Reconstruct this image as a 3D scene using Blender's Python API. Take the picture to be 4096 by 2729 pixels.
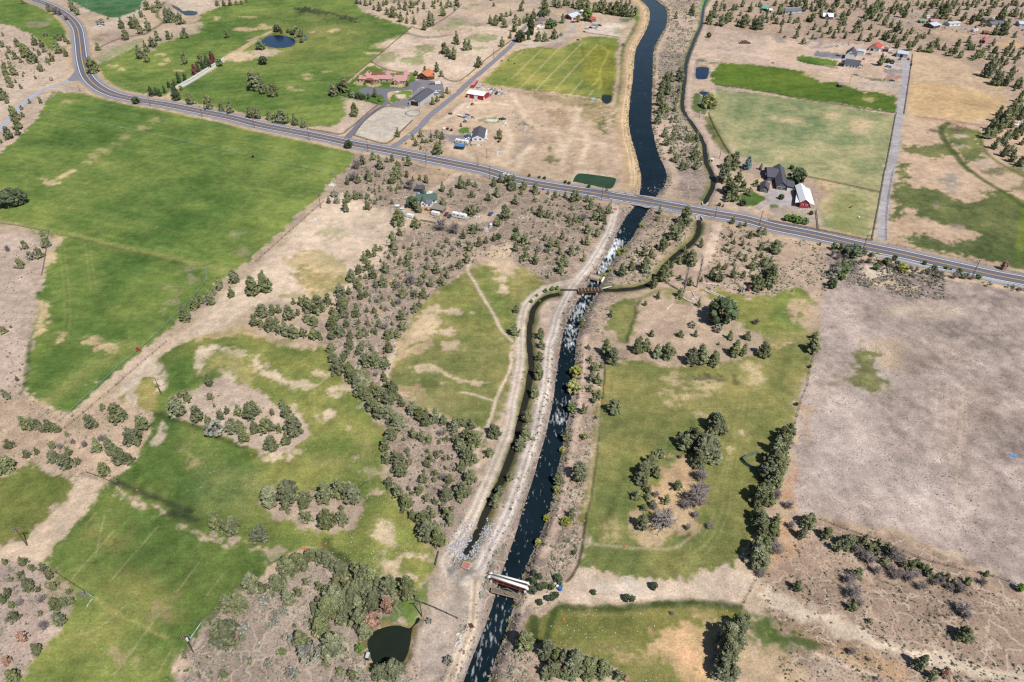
import bpy, math, random
import numpy as np
from mathutils import Vector, Matrix
R = math.radians
rnd = random.Random(7)
rng = np.random.default_rng(7)
for o in list(bpy.data.objects):
 bpy.data.objects.remove(o)
scene = bpy.context.scene
COL = scene.collection

# ------------------------------------------------------------------ camera, sky, sun, exposure
CAM_H = 200.0            # metres above the ground
PITCH = R(38.0)          # below the horizon
IW, IH, FPX = 4096.0, 2729.0, 2731.0
cd = bpy.data.cameras.new('camera')
cd.sensor_width = 36.0
cd.lens = FPX / IW * 36.0
cd.clip_start = 1.0
cd.clip_end = 20000.0
cam = bpy.data.objects.new('camera', cd)
COL.objects.link(cam)
cam.location = (0, 0, CAM_H)
cam.rotation_euler = (R(90) - PITCH, 0, 0)
scene.camera = cam

SUN_DIR = Vector((0.431, -0.531, 0.945)).normalized()     # towards the sun
SUN_EL = math.asin(SUN_DIR.z)
SUN_AZ = math.atan2(SUN_DIR.x, SUN_DIR.y)
w = bpy.data.worlds.new('World')
scene.world = w
w.use_nodes = True
nt = w.node_tree
bg = nt.nodes['Background']
sky = nt.nodes.new('ShaderNodeTexSky')
sky.sky_type = 'NISHITA'
sky.sun_disc = False
sky.sun_elevation = SUN_EL
sky.sun_rotation = SUN_AZ
sky.altitude = 900
nt.links.new(sky.outputs[0], bg.inputs[0])
bg.inputs[1].default_value = 0.068
sl = bpy.data.lights.new('sun', 'SUN')
sl.energy = 4.6
sl.angle = R(0.55)
sl.color = (1.0, 0.955, 0.88)
sun = bpy.data.objects.new('sun', sl)
COL.objects.link(sun)
sun.location = (0, 0, 400)
sun.rotation_euler = SUN_DIR.to_track_quat('Z', 'Y').to_euler()
scene.view_settings.view_transform = 'Standard'
scene.view_settings.look = 'None'
scene.view_settings.gamma = 1
scene.view_settings.use_curve_mapping = False
scene.view_settings.exposure = 0.70
scene.cycles.use_denoising = False
scene.cycles.filter_width = 1.3
scene.cycles.max_bounces = 5
scene.cycles.diffuse_bounces = 3
scene.cycles.glossy_bounces = 2
scene.cycles.transmission_bounces = 2
scene.cycles.transparent_max_bounces = 6

# ------------------------------------------------------------------ survey: photo positions -> places on the ground
CP, SP = math.cos(PITCH), math.sin(PITCH)
OX = {'1': 0.0, '2': 1024.0, '3': 2048.0, '4': 3072.0}
OY = {'A': 0.0, 'B': 683.0, 'C': 1366.0, 'D': 2046.0}
def P(tile, s):
 a = np.array(s.split() if isinstance(s, str) else s, float).reshape(-1, 2)
 if tile == 'Z':
  return a * 1.7408
 return a * 0.43556 + np.array([OX[tile[1]], OY[tile[0]]])
def ground(px, z=0.0):
 px = np.atleast_2d(px)
 u = (px[:, 0] - IW / 2) / FPX
 v = (px[:, 1] - IH / 2) / FPX
 dy = CP - v * SP
 dz = -SP - v * CP
 t = (CAM_H - z) / -dz
 return np.stack([u * t, dy * t], 1)
def G(tile, s, z=0.0):
 return ground(P(tile, s), z)
def depth_of(x, y, z=0.0):
 return y * CP + (CAM_H - z) * SP
def to_px(x, y, z=0.0):
 d = depth_of(x, y, z)
 v = ((CAM_H - z) * CP - y * SP) / d
 return IW / 2 + FPX * x / d, IH / 2 + FPX * v

# ------------------------------------------------------------------ numeric helpers
def lin(r, g, b, gain=1.72):
 c = np.array([r, g, b], float) / 255.0
 c = np.where(c <= 0.04045, c / 12.92, ((c + 0.055) / 1.055) ** 2.4)
 return c / gain
_tab = np.random.default_rng(3).random((256, 256)).astype(np.float32)
def vnoise(x, y, seed=0):
 x = x + seed * 37.17; y = y + seed * 91.73
 xi = np.floor(x); yi = np.floor(y)
 fx = x - xi; fy = y - yi
 fx = fx * fx * (3 - 2 * fx); fy = fy * fy * (3 - 2 * fy)
 i0 = xi.astype(np.int64) & 255; j0 = yi.astype(np.int64) & 255
 i1 = (i0 + 1) & 255; j1 = (j0 + 1) & 255
 return (_tab[i0, j0] * (1 - fx) + _tab[i1, j0] * fx) * (1 - fy) + (_tab[i0, j1] * (1 - fx) + _tab[i1, j1] * fx) * fy
def fbm(x, y, s, octaves=4, seed=0):
 r = 0; a = 0.5; t = 0
 for k in range(octaves):
  r = r + a * vnoise(x / s, y / s, seed + k * 5 + 1); t += a
  a *= 0.55; s *= 0.47
 return r / t
def sdf(poly, X, Y):
 n = len(poly)
 d2 = np.full(X.shape, 1e18)
 ins = np.zeros(X.shape, bool)
 for i in range(n):
  ax, ay = poly[i]; bx, by = poly[(i + 1) % n]
  ex, ey = bx - ax, by - ay
  wx, wy = X - ax, Y - ay
  t = np.clip((wx * ex + wy * ey) / (ex * ex + ey * ey + 1e-9), 0, 1)
  d2 = np.minimum(d2, (wx - ex * t) ** 2 + (wy - ey * t) ** 2)
  c = ((ay > Y) != (by > Y))
  if ay != by:
   ins ^= c & (X < (bx - ax) * (Y - ay) / (by - ay) + ax)
 d = np.sqrt(d2)
 return np.where(ins, -d, d)
def sdline(pts, X, Y):
 d2 = np.full(X.shape, 1e18)
 for i in range(len(pts) - 1):
  ax, ay = pts[i]; bx, by = pts[i + 1]
  ex, ey = bx - ax, by - ay
  wx, wy = X - ax, Y - ay
  t = np.clip((wx * ex + wy * ey) / (ex * ex + ey * ey + 1e-9), 0, 1)
  d2 = np.minimum(d2, (wx - ex * t) ** 2 + (wy - ey * t) ** 2)
 return np.sqrt(d2)
def sstep(a, b, x):
 t = np.clip((x - a) / (b - a), 0, 1)
 return t * t * (3 - 2 * t)
def smooth(pts, n=5, closed=False):
 """Catmull-Rom through the surveyed points."""
 pts = np.asarray(pts, float)
 m = len(pts)
 out = []
 for i in range(m if closed else m - 1):
  if closed:
   p0, p1, p2, p3 = pts[(i - 1) % m], pts[i], pts[(i + 1) % m], pts[(i + 2) % m]
  else:
   p1, p2 = pts[i], pts[i + 1]
   p0 = pts[i - 1] if i else 2 * p1 - p2
   p3 = pts[i + 2] if i + 2 < m else 2 * p2 - p1
  for k in range(n):
   t = k / n
   out.append(0.5 * (2 * p1 + (p2 - p0) * t + (2 * p0 - 5 * p1 + 4 * p2 - p3) * t * t + (3 * p1 - p0 - 3 * p2 + p3) * t ** 3))
 if not closed:
  out.append(pts[-1])
 return np.array(out)
def resample(pts, step=None, n=None):
 pts = np.asarray(pts, float)
 s = np.concatenate([[0], np.cumsum(np.linalg.norm(np.diff(pts, axis=0), axis=1))])
 if n is None:
  n = max(2, int(round(s[-1] / step)) + 1)
 q = np.linspace(0, s[-1], n)
 return np.stack([np.interp(q, s, pts[:, k]) for k in range(pts.shape[1])], 1)

# ------------------------------------------------------------------ materials
MATS = {}
def nodes_of(name):
 m = bpy.data.materials.new(name)
 m.use_nodes = True
 t = m.node_tree
 return m, t, t.nodes['Principled BSDF']
def N(t, kind, **kw):
 n = t.nodes.new('ShaderNode' + kind)
 for k, v in kw.items():
  if k in n.inputs.keys():
   n.inputs[k].default_value = v
  else:
   setattr(n, k, v)
 return n
def mathn(t, op, a, b=None, clamp=False):
 n = t.nodes.new('ShaderNodeMath'); n.operation = op; n.use_clamp = clamp
 for i, q in enumerate((a, b)):
  if q is None: continue
  if isinstance(q, (int, float)): n.inputs[i].default_value = q
  else: t.links.new(q, n.inputs[i])
 return n.outputs[0]
def vmul(t, colour, fac):
 n = t.nodes.new('ShaderNodeVectorMath'); n.operation = 'SCALE'
 t.links.new(colour, n.inputs[0])
 if isinstance(fac, (int, float)): n.inputs['Scale'].default_value = fac
 else: t.links.new(fac, n.inputs['Scale'])
 return n.outputs[0]
def mixc(t, fac, a, b):
 n = t.nodes.new('ShaderNodeMix'); n.data_type = 'RGBA'
 for i, q in ((0, fac), (6, a), (7, b)):
  if isinstance(q, (int, float)): n.inputs[i].default_value = q
  elif isinstance(q, (tuple, list, np.ndarray)): n.inputs[i].default_value = (*[float(z) for z in q[:3]], 1)
  else: t.links.new(q, n.inputs[i])
 return n.outputs[2]
def noise(t, scale, detail=4, rough=0.6, vec=None):
 n = N(t, 'TexNoise', Scale=scale, Detail=detail, Roughness=rough)
 if vec is not None: t.links.new(vec, n.inputs['Vector'])
 return n.outputs[0]
def wpos(t):
 return t.nodes.new('ShaderNodeNewGeometry').outputs['Position']
def rng_map(t, x, lo, hi, a, b):
 n = t.nodes.new('ShaderNodeMapRange')
 t.links.new(x, n.inputs[0])
 for i, q in enumerate((lo, hi, a, b)): n.inputs[i + 1].default_value = q
 return n.outputs[0]
def mat(name, rgb, rough=0.85, var=0.12, scale=0.8, spec=0.25, metal=0.0, rnd_obj=0.0, bump=0.0):
 """plain painted, wooden, metal or stone surface with fine uneven wear; rgb as seen in sunlight (0-255)"""
 if name in MATS: return MATS[name]
 m, t, b = nodes_of(name)
 c = lin(*rgb)
 p = wpos(t)
 n1 = noise(t, scale, 5, 0.65, p)
 f = rng_map(t, n1, 0.25, 0.75, 1 - var, 1 + var)
 n2 = noise(t, scale * 9, 3, 0.6, p)
 f = mathn(t, 'MULTIPLY', f, rng_map(t, n2, 0.25, 0.75, 1 - var * 0.6, 1 + var * 0.6))
 if rnd_obj:
  oi = t.nodes.new('ShaderNodeObjectInfo').outputs['Random']
  f = mathn(t, 'MULTIPLY', f, rng_map(t, oi, 0, 1, 1 - rnd_obj, 1 + rnd_obj))
 rgbn = t.nodes.new('ShaderNodeRGB'); rgbn.outputs[0].default_value = (*c, 1)
 t.links.new(vmul(t, rgbn.outputs[0], f), b.inputs['Base Color'])
 b.inputs['Roughness'].default_value = rough
 b.inputs['Specular IOR Level'].default_value = spec
 b.inputs['Metallic'].default_value = metal
 if bump:
  bn = t.nodes.new('ShaderNodeBump'); bn.inputs['Strength'].default_value = bump; bn.inputs['Distance'].default_value = 0.1
  t.links.new(n2, bn.inputs['Height']); t.links.new(bn.outputs[0], b.inputs['Normal'])
 MATS[name] = m
 return m
def attr_mat(name, rough=0.9, spec=0.15, gain=1.0, noise_scale=2.0, var=0.15):
 """colour from the mesh's own 'col' attribute, with fine grain"""
 if name in MATS: return MATS[name]
 m, t, b = nodes_of(name)
 a = N(t, 'Attribute', attribute_name='col')
 f = rng_map(t, noise(t, noise_scale, 3, 0.6, wpos(t)), 0.25, 0.75, (1 - var) * gain, (1 + var) * gain)
 t.links.new(vmul(t, a.outputs['Color'], f), b.inputs['Base Color'])
 b.inputs['Roughness'].default_value = rough
 b.inputs['Specular IOR Level'].default_value = spec
 MATS[name] = m
 return m

# ------------------------------------------------------------------ mesh helpers
class MB:
 def __init__(s):
  s.v = []; s.f = []
 def quad(s, *p):
  n = len(s.v); s.v += [tuple(q) for q in p]; s.f.append(tuple(range(n, n + len(p)))); return s
 def box(s, x0, x1, y0, y1, z0, z1):
  n = len(s.v)
  s.v += [(x0, y0, z0), (x1, y0, z0), (x1, y1, z0), (x0, y1, z0), (x0, y0, z1), (x1, y0, z1), (x1, y1, z1), (x0, y1, z1)]
  s.f += [tuple(n + i for i in q) for q in ((0, 3, 2, 1), (4, 5, 6, 7), (0, 1, 5, 4), (1, 2, 6, 5), (2, 3, 7, 6), (3, 0, 4, 7))]
  return s
 def prism(s, prof, x0, x1):
  """profile in (y, z) pulled along x"""
  n = len(s.v); k = len(prof)
  s.v += [(x0, y, z) for y, z in prof] + [(x1, y, z) for y, z in prof]
  s.f += [tuple(range(n + k - 1, n - 1, -1)), tuple(range(n + k, n + 2 * k))]
  s.f += [(n + i, n + (i + 1) % k, n + k + (i + 1) % k, n + k + i) for i in range(k)]
  return s
 def tube(s, a, b, ra, rb=None, k=6, caps=True):
  rb = ra if rb is None else rb
  a = Vector(a); b = Vector(b); d = (b - a)
  if d.length < 1e-6: return s
  d.normalize()
  u = d.orthogonal().normalized(); v = d.cross(u)
  n = len(s.v)
  for c, r in ((a, ra), (b, rb)):
   for i in range(k):
    q = 2 * math.pi * i / k
    s.v.append(tuple(c + (u * math.cos(q) + v * math.sin(q)) * r))
  s.f += [(n + i, n + (i + 1) % k, n + k + (i + 1) % k, n + k + i) for i in range(k)]
  if caps:
   s.f += [tuple(range(n + k - 1, n - 1, -1)), tuple(range(n + k, n + 2 * k))]
  return s
 def loft(s, secs, closed=True, caps=True):
  n = len(s.v); k = len(secs[0])
  for q in secs: s.v += [tuple(p) for p in q]
  for i in range(len(secs) - 1):
   for j in range(k if closed else k - 1):
    a = n + i * k + j; b = n + i * k + (j + 1) % k
    s.f.append((a, b, b + k, a + k))
  if caps and closed:
   s.f += [tuple(range(n + k - 1, n - 1, -1)), tuple(range(n + (len(secs) - 1) * k, n + len(secs) * k))]
  return s
 def mesh(s, name, smooth=False):
  me = bpy.data.meshes.new(name)
  me.from_pydata(s.v, [], s.f)
  if smooth: me.polygons.foreach_set('use_smooth', [True] * len(me.polygons))
  me.update()
  return me
 def build(s, name, m, parent=None, smooth=False):
  return link(name, s.mesh(name, smooth), m, parent)
def link(name, me, m=None, parent=None):
 if m is not None and not me.materials: me.materials.append(m)
 o = bpy.data.objects.new(name, me)
 COL.objects.link(o)
 if parent is not None: o.parent = parent
 return o
def tag(o, label, cat, group=None):
 o['label'] = label; o['category'] = cat
 if group: o['group'] = group
 return o
def struct(o, label=None):
 o['kind'] = 'structure'
 if label: o['label'] = label
 return o
def thing(name, label, cat, x, y, z=0.0, rz=0.0, group=None):
 o = bpy.data.objects.new(name, None)
 o.empty_display_size = 0.5
 COL.objects.link(o)
 o.location = (x, y, z); o.rotation_euler = (0, 0, rz)
 return tag(o, label, cat, group)
def np_mesh(name, V, F, col=None, smooth=False):
 """fast mesh from arrays; F is (n,3) or (n,4)"""
 V = np.asarray(V, np.float32); F = np.asarray(F, np.int32)
 me = bpy.data.meshes.new(name)
 k = F.shape[1]
 me.vertices.add(len(V)); me.vertices.foreach_set('co', V.ravel())
 me.loops.add(F.size); me.loops.foreach_set('vertex_index', F.ravel())
 me.polygons.add(len(F))
 me.polygons.foreach_set('loop_start', np.arange(0, F.size, k, dtype=np.int32))
 me.polygons.foreach_set('use_smooth', np.full(len(F), smooth))
 me.update(calc_edges=True)
 if col is not None:
  a = me.attributes.new('col', 'FLOAT_COLOR', 'POINT')
  c = np.ones((len(V), 4), np.float32); c[:, :3] = col
  a.data.foreach_set('color', c.ravel())
 return me
def strip(left, right, zl, zr=None):
 """quad strip between two matched polylines"""
 n = len(left)
 zl = np.broadcast_to(np.asarray(zl, float), (n,)); zr = zl if zr is None else np.broadcast_to(np.asarray(zr, float), (n,))
 V = np.concatenate([np.c_[left, zl], np.c_[right, zr]])
 i = np.arange(n - 1)
 F = np.stack([i, i + n, i + n + 1, i + 1], 1)
 return V, F
def offset_line(pts, d):
 pts = np.asarray(pts, float)
 t = np.gradient(pts, axis=0); t /= np.linalg.norm(t, axis=1)[:, None] + 1e-9
 return pts + np.stack([-t[:, 1], t[:, 0]], 1) * (d[:, None] if isinstance(d, np.ndarray) else d)
# ------------------------------------------------------------------ surveyed water courses
def cat(*parts):
 return np.concatenate([P(t, s) for t, s in parts])
CANAL_L = cat(('A3', '1060 -140 1130 -60 1180 0 1240 50 1270 110 1260 220 1210 330 1150 440 1130 550 1120 700 1095 900 1080 1100 1100 1250 1150 1420 1178 1540'), ('B3', '1196 60 1190 150 1180 225 1150 290 1125 345'))
CANAL_R = cat(('A3', '1180 -150 1250 -60 1310 0 1390 60 1415 120 1410 230 1370 310 1300 440 1285 600 1280 800 1275 1000 1275 1150 1310 1320 1350 1450 1392 1540'), ('B3', '1412 60 1390 140 1335 210 1290 270 1252 345'))
RIVER_L = cat(('B3', '1122 345 1060 420 1000 530 960 600 930 680 895 740 850 800 815 880 775 950 730 1020 700 1060 675 1120 620 1180 570 1280 520 1380 490 1450 465 1568'), ('C3', '440 150 410 350 390 530 350 720 310 900 260 1060 210 1250 160 1400 105 1568'), ('D2', '2400 200 2340 370 2285 520 2230 680 2190 850 2120 1050 2040 1250 1980 1400 1920 1568 1830 1800'))
RIVER_R = cat(('B3', '1252 345 1220 400 1150 510 1110 590 1060 660 1020 710 980 760 920 830 890 890 850 950 815 1020 795 1065 760 1130 715 1220 660 1300 620 1400 600 1500 580 1568'), ('C3', '570 200 555 350 530 550 510 700 465 870 450 1000 410 1160 385 1300 360 1450 325 1568'), ('D3', '255 200 170 380 100 560 50 740 0 860'), ('D2', '2310 1030 2262 1150 2205 1300 2150 1450 2110 1568 2030 1800'))
def wl_at(y):      # water level falls down the rapids towards the camera
 return np.interp(y, [0, 200, 300, 345, 380, 2000], [-2.6, -2.4, -2.0, -1.2, -0.9, -0.8])
def bank(px):
 g = ground(px, -1.0)
 for _ in range(3):
  z = wl_at(g[:, 1])
  g = np.array([ground(p, zz)[0] for p, zz in zip(px, z)])
 return smooth(g, 4)
river_l = np.concatenate([bank(CANAL_L), bank(RIVER_L)[1:]])
river_r = np.concatenate([bank(CANAL_R), bank(RIVER_R)[1:]])
river_l = resample(river_l, n=260); river_r = resample(river_r, n=260)
DITCHES = {   # name: (centre line, width m, water level, label)
 'west': (G('B3', '440 1125 330 1145 240 1200 185 1300 165 1450 160 1568').tolist() + G('C3', '180 200 150 400 110 600 60 800 10 960').tolist() + G('C2', '2270 1230 2180 1390 2110 1568').tolist() + G('D2', '2060 130 2005 240 1945 335 1922 385').tolist(), 2.1, -0.7),
 'east': (G('A3', '1850 -120 1775 20 1752 120 1742 220 1690 330 1640 450 1603 570 1590 700 1575 830 1565 960 1590 1040 1640 1110 1700 1200 1760 1300 1772 1400 1790 1500 1825 1568').tolist() + G('B3', '1850 80 1830 180 1782 275 1768 308').tolist(), 2.6, -0.7),
 'lower': (G('B3', '1715 445 1720 520 1690 600 1620 680 1530 750 1450 820 1380 900 1320 980 1240 1040 1120 1070 980 1085 850 1087').tolist(), 2.4, -0.7),
}
PONDS = {     # name: (outline, water level, label)
 'ranch': (G('A2', '48 385 60 365 100 335 150 322 230 322 300 335 345 355 358 378 345 405 310 425 230 435 150 430 90 415 60 400'), -0.5, 'dark oval pond with a low bank in the green hay field'),
 'roadside': (G('B3', '565 85 585 45 620 20 700 25 850 45 945 62 948 90 925 140 880 155 760 130 620 100 575 92'), -0.6, 'rectangular lined pond with dark green water beside the road'),
 'field': (G('A3', '1695 620 1740 612 1800 618 1808 640 1800 690 1785 715 1740 722 1695 712 1690 660'), -0.5, 'small square pond at the corner of the bright green field'),
 'willow': (G('A3', '1722 842 1760 838 1800 845 1808 865 1790 900 1775 940 1765 990 1745 985 1735 960 1750 900 1755 870 1735 860'), -0.5, 'narrow hooked pond beside the willow'),
 'stock': (G('A3', '828 875 860 866 905 870 916 885 912 915 890 940 850 940 828 915'), -0.6, 'small brown stock pond at the field corner'),
 'juniper': (G('D2', '1025 1200 1050 1140 1090 1090 1160 1060 1240 1040 1310 1038 1370 1055 1410 1060 1450 1020 1470 975 1492 965 1500 985 1485 1010 1440 1050 1425 1100 1415 1180 1390 1290 1340 1380 1290 1420 1230 1400 1150 1420 1095 1390 1050 1310'), -0.8, 'round dark pond with a narrow inlet below the junipers'),
 'slough': (G('A1', '1580 45 1640 70 1680 100 1740 95 1810 110 1790 135 1710 140 1660 110 1590 65'), -0.25, 'shallow dark slough beyond the hay field'),
}

# ------------------------------------------------------------------ surveyed roads
ROAD_PX = cat(('A1', '30 -130 180 -55 330 5 430 40 540 95 620 150 680 210 715 275 728 350 738 430 748 520 765 600 795 690 840 750 900 800 980 845 1080 880 1200 905 1290 925 1500 955 1700 995 1900 1035 2150 1085'), ('A2', '0 1140 300 1200 500 1238 700 1280 900 1325 1100 1360 1300 1400 1500 1440 1700 1480 1900 1520 2100 1560'), ('B3', '40 85 200 115 400 150 700 195 1000 245 1300 295 1600 350 1900 405 2200 455'), ('B4', '0 508 300 565 600 630 900 700 1200 760 1500 830 1800 895 2100 965 2351 1010 2900 1120'))
road_c = resample(smooth(ground(ROAD_PX), 6), 4.0)
for _ in range(4):      # iron out survey jitter
 road_c[1:-1] = (road_c[:-2] + 2 * road_c[1:-1] + road_c[2:]) / 4

# ------------------------------------------------------------------ ground sheet: fan of rows, finer near the camera
NR, NC = 700, 840
ypx = np.linspace(2960, -150, NR)
row_y = ground(np.c_[np.full(NR, IW / 2), ypx])[:, 1]
hw = 0.75 * 1.16 * depth_of(0, row_y)
sx = np.linspace(-1, 1, NC)
GX = (hw[:, None] * sx[None, :]).ravel()
GY = np.repeat(row_y, NC)
NV = GX.size
WX = (fbm(GX, GY, 14, 3, 11) - 0.5) * 2 + (fbm(GX, GY, 3.2, 2, 12) - 0.5) * 1.6
WY = (fbm(GX, GY, 14, 3, 21) - 0.5) * 2 + (fbm(GX, GY, 3.2, 2, 22) - 0.5) * 1.6
BIG = fbm(GX, GY, 60, 4, 31)
MED = fbm(GX, GY, 13, 4, 41)
FIN = fbm(GX, GY, 3.0, 3, 51)
CL = np.zeros((NV, 3)); GRASS = np.zeros(NV); TUFT = np.full(NV, 0.35)
RID = np.zeros(NV, np.int32); REGIONS = ['ground']
K = {k: lin(*v) for k, v in dict(
 dirt=(190, 169, 152), pale=(213, 194, 176), grey=(160, 143, 131), sage=(150, 134, 124), straw=(208, 184, 146), gravel=(172, 164, 160),
 orange=(190, 146, 108), brown=(150, 118, 90), lush=(88, 113, 56), green=(103, 124, 61), mid=(118, 127, 68), olive=(131, 131, 80), yell=(150, 150, 90),
 wet=(64, 80, 44), dark=(56, 66, 48), blue=(76, 112, 74), mauve=(170, 154, 146), mauvel=(186, 172, 164), sand=(188, 178, 166), lawn=(86, 116, 48), pgreen=(143, 147, 106),
 track=(204, 186, 168), rock=(146, 134, 126), asph=(120, 118, 126), cinder=(150, 112, 104)).items()}
def sel(x0, x1, y0, y1):
 r0 = np.searchsorted(row_y, y0); r1 = np.searchsorted(row_y, y1)
 s = slice(max(0, r0 - 1) * NC, min(NR, r1 + 1) * NC)
 idx = np.nonzero((GX[s] > x0) & (GX[s] < x1))[0] + s.start
 return idx
def lay(idx, a, c, var, grass, tuft, region, streak, pts):
 c = np.asarray(K[c] if isinstance(c, str) else c)
 x, y = GX[idx], GY[idx]
 f = 1 + var * ((MED[idx] - 0.5) * 1.5 + (FIN[idx] - 0.5) * 1.3 + (BIG[idx] - 0.5) * 1.1)
 if streak:
  ang, amp, sp = streak
  u = x * math.cos(ang) + y * math.sin(ang); v = -x * math.sin(ang) + y * math.cos(ang)
  f = f + amp * (vnoise(u / (sp * 22), v / sp, 61) - 0.5) * 2
 cc = c[None, :] * f[:, None]
 if grass:     # patches of riper and of fresher grass
  m = np.clip((MED[idx] - 0.5) * 2.2 + (BIG[idx] - 0.5) * 2.5, -1, 1)[:, None]
  cc = cc * (1 + m * np.array([0.27, 0.09, 0.16]))
 CL[idx] += (cc - CL[idx]) * a[:, None]
 if grass is not None: GRASS[idx] += (grass - GRASS[idx]) * a
 if tuft is not None: TUFT[idx] += (tuft - TUFT[idx]) * a
 if region:
  if region not in REGIONS: REGIONS.append(region)
  RID[idx[a > 0.5]] = REGIONS.index(region)
def paint(tile, s, c, feather=1.5, warp=2.0, alpha=1.0, var=0.35, grass=None, tuft=None, region=None, streak=None, world=None):
 poly = G(tile, s) if world is None else np.asarray(world)
 m = feather + warp * 2
 idx = sel(poly[:, 0].min() - m, poly[:, 0].max() + m, poly[:, 1].min() - m, poly[:, 1].max() + m)
 if not len(idx): return
 d = sdf(poly, GX[idx] + WX[idx] * warp, GY[idx] + WY[idx] * warp)
 d = d + (FIN[idx] - 0.5) * (1.5 + min(feather, 4) * 2.4)
 fe = feather * 0.62
 a = alpha * sstep(fe, -fe, d)
 k = a > 0.002
 lay(idx[k], a[k], c, var, grass, tuft, region, streak, poly)
def spots(tile, s, c, feather=1.6, alpha=0.85, warp=2.2, **kw):
 """x y rx ry patches"""
 for q in np.array(s.split(), float).reshape(-1, 4):
  th = np.linspace(0, 2 * np.pi, 13)[:-1]
  pts = np.stack([q[0] + q[2] * np.cos(th), q[1] + q[3] * np.sin(th)], 1).ravel()
  paint(tile, pts, c, feather, warp, alpha, **kw)
def stroke(tile, s, c, width, feather=0.6, warp=0.4, alpha=1.0, var=0.3, grass=None, tuft=None, region=None, sm=4, world=None):
 pts = smooth(G(tile, s) if world is None else world, sm)
 m = width + feather + 2 * warp
 idx = sel(pts[:, 0].min() - m, pts[:, 0].max() + m, pts[:, 1].min() - m, pts[:, 1].max() + m)
 d = sdline(pts, GX[idx] + WX[idx] * warp, GY[idx] + WY[idx] * warp) - width / 2
 a = alpha * sstep(feather, -feather, d)
 k = a > 0.002
 lay(idx[k], a[k], c, var, grass, tuft, region, None, pts)
def two_track(tile, s, gauge=1.9, c='track', w=0.75, alpha=0.85, bed=None, bedw=4.6, region='dirt_track', world=None):
 pts = smooth(G(tile, s) if world is None else world, 4)
 if bed is not None: stroke(None, None, bed, bedw, 0.9, 0.5, 0.85, world=pts, sm=1, tuft=0.04, grass=0, region=region)
 for k in (-1, 1):
  stroke(None, None, c, w, 0.5, 0.2, alpha, world=offset_line(pts, k * gauge / 2), sm=1, tuft=0.05)

# base: dry volcanic soil with thin bleached grass
t1 = sstep(0.35, 0.65, BIG)[:, None]; t2 = sstep(0.3, 0.7, fbm(GX, GY, 28, 4, 71))[:, None]
CL[:] = (K['dirt'] * (1 - t1) + K['grey'] * t1) * (1 - 0.35 * t2) + K['straw'] * 0.35 * t2
CL *= (1 + 0.3 * (MED - 0.5) + 0.3 * (FIN - 0.5))[:, None]

Z = 'Z'
# ---- broad soils
paint(Z, '1560 -60 2420 -60 2420 640 2250 300 2100 130 1850 100 1620 95 1600 20', (lin(172, 150, 133)), 6, 6, 0.9, tuft=0.5)
paint(Z, '1500 120 1600 120 1640 480 1560 480 1530 380 1505 250', (lin(146, 131, 123)), 4, 3, 0.9, tuft=1)
paint(Z, '-60 40 170 60 195 190 110 260 60 330 -60 400', 'dirt', 5, 3, 0.8)
paint(Z, '850 60 960 70 1060 60 1180 60 1240 40 1250 100 1130 170 1010 220 960 190 880 150 900 100', (lin(205, 184, 164)), 6, 4, 0.9, tuft=0.15)
paint(Z, '940 330 1180 170 1420 230 1450 440 1340 430 1130 390', (lin(188, 164, 141)), 5, 3, 0.95, tuft=0.12)
paint(Z, '780 350 960 370 1200 420 1400 470 1400 540 1340 620 1260 660 1130 590 1070 620 960 700 880 900 760 850 745 740 840 600 900 540 1000 500 860 480 760 470', (lin(154, 136, 123)), 6, 4, 0.9, tuft=0.85)
paint(Z, '640 600 740 480 860 480 960 500 900 560 850 640 790 700 620 700 600 680', (lin(203, 183, 163)), 6, 4, 0.9, tuft=0.1)
paint(Z, '745 800 770 700 830 640 920 650 1000 640 960 720 890 800 900 900 1000 960 1100 1000 1090 1080 1020 1250 960 1200 880 1050 890 980 830 920', (lin(160, 142, 131)), 5, 4, 0.9, tuft=0.8)
paint(Z, '400 1568 440 1480 500 1410 600 1330 680 1270 760 1270 840 1320 960 1360 930 1430 960 1500 960 1600 400 1620', (lin(160, 144, 133)), 5, 3, 0.95, tuft=0.8)
paint(Z, '-60 1300 60 1275 120 1300 170 1370 150 1440 80 1510 40 1600 -80 1600', (lin(172, 153, 143)), 4, 3, 0.9, tuft=0.6)
paint(Z, '-60 540 40 535 120 560 105 640 80 720 70 800 55 900 60 930 -60 960', (lin(186, 166, 152)), 4, 3, 0.9, tuft=0.4)
paint(Z, '1440 480 1650 510 1900 560 1905 640 1880 760 1700 720 1600 830 1430 830 1390 800 1400 700 1430 600', (lin(178, 156, 137)), 5, 3, 0.9, tuft=0.6)
paint(Z, '1740 1300 1830 1190 1930 1200 2060 1220 2200 1290 2420 1370 2420 1620 1850 1620 1760 1500', (lin(160, 138, 121)), 5, 3, 0.95, tuft=0.85)
paint(Z, '1760 1200 1800 1190 1830 1230 1760 1330 1730 1320 1740 1250', 'orange', 4, 3, 0.5, tuft=0.5)
paint(Z, '1440 380 1650 100 1640 60 1750 80 2050 110 2090 190 2060 215 1930 175 1800 155 1660 140 1640 200 1620 350', (lin(192, 170, 154)), 6, 4, 0.8, tuft=0.3)
paint(Z, '2095 110 2230 150 2320 210 2330 280 2170 290 2080 275', (lin(190, 166, 138)), 4, 3, 0.95, tuft=0.15)
paint(Z, '2090 190 2180 195 2300 225 2310 260 2230 280 2090 268', (lin(198, 164, 112)), 5, 4, 0.55, tuft=0.15)
paint(Z, '2080 275 2330 290 2420 340 2420 640 2300 620 2040 570 2045 480', (lin(190, 164, 140)), 4, 3, 0.95, tuft=0.1)
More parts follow.
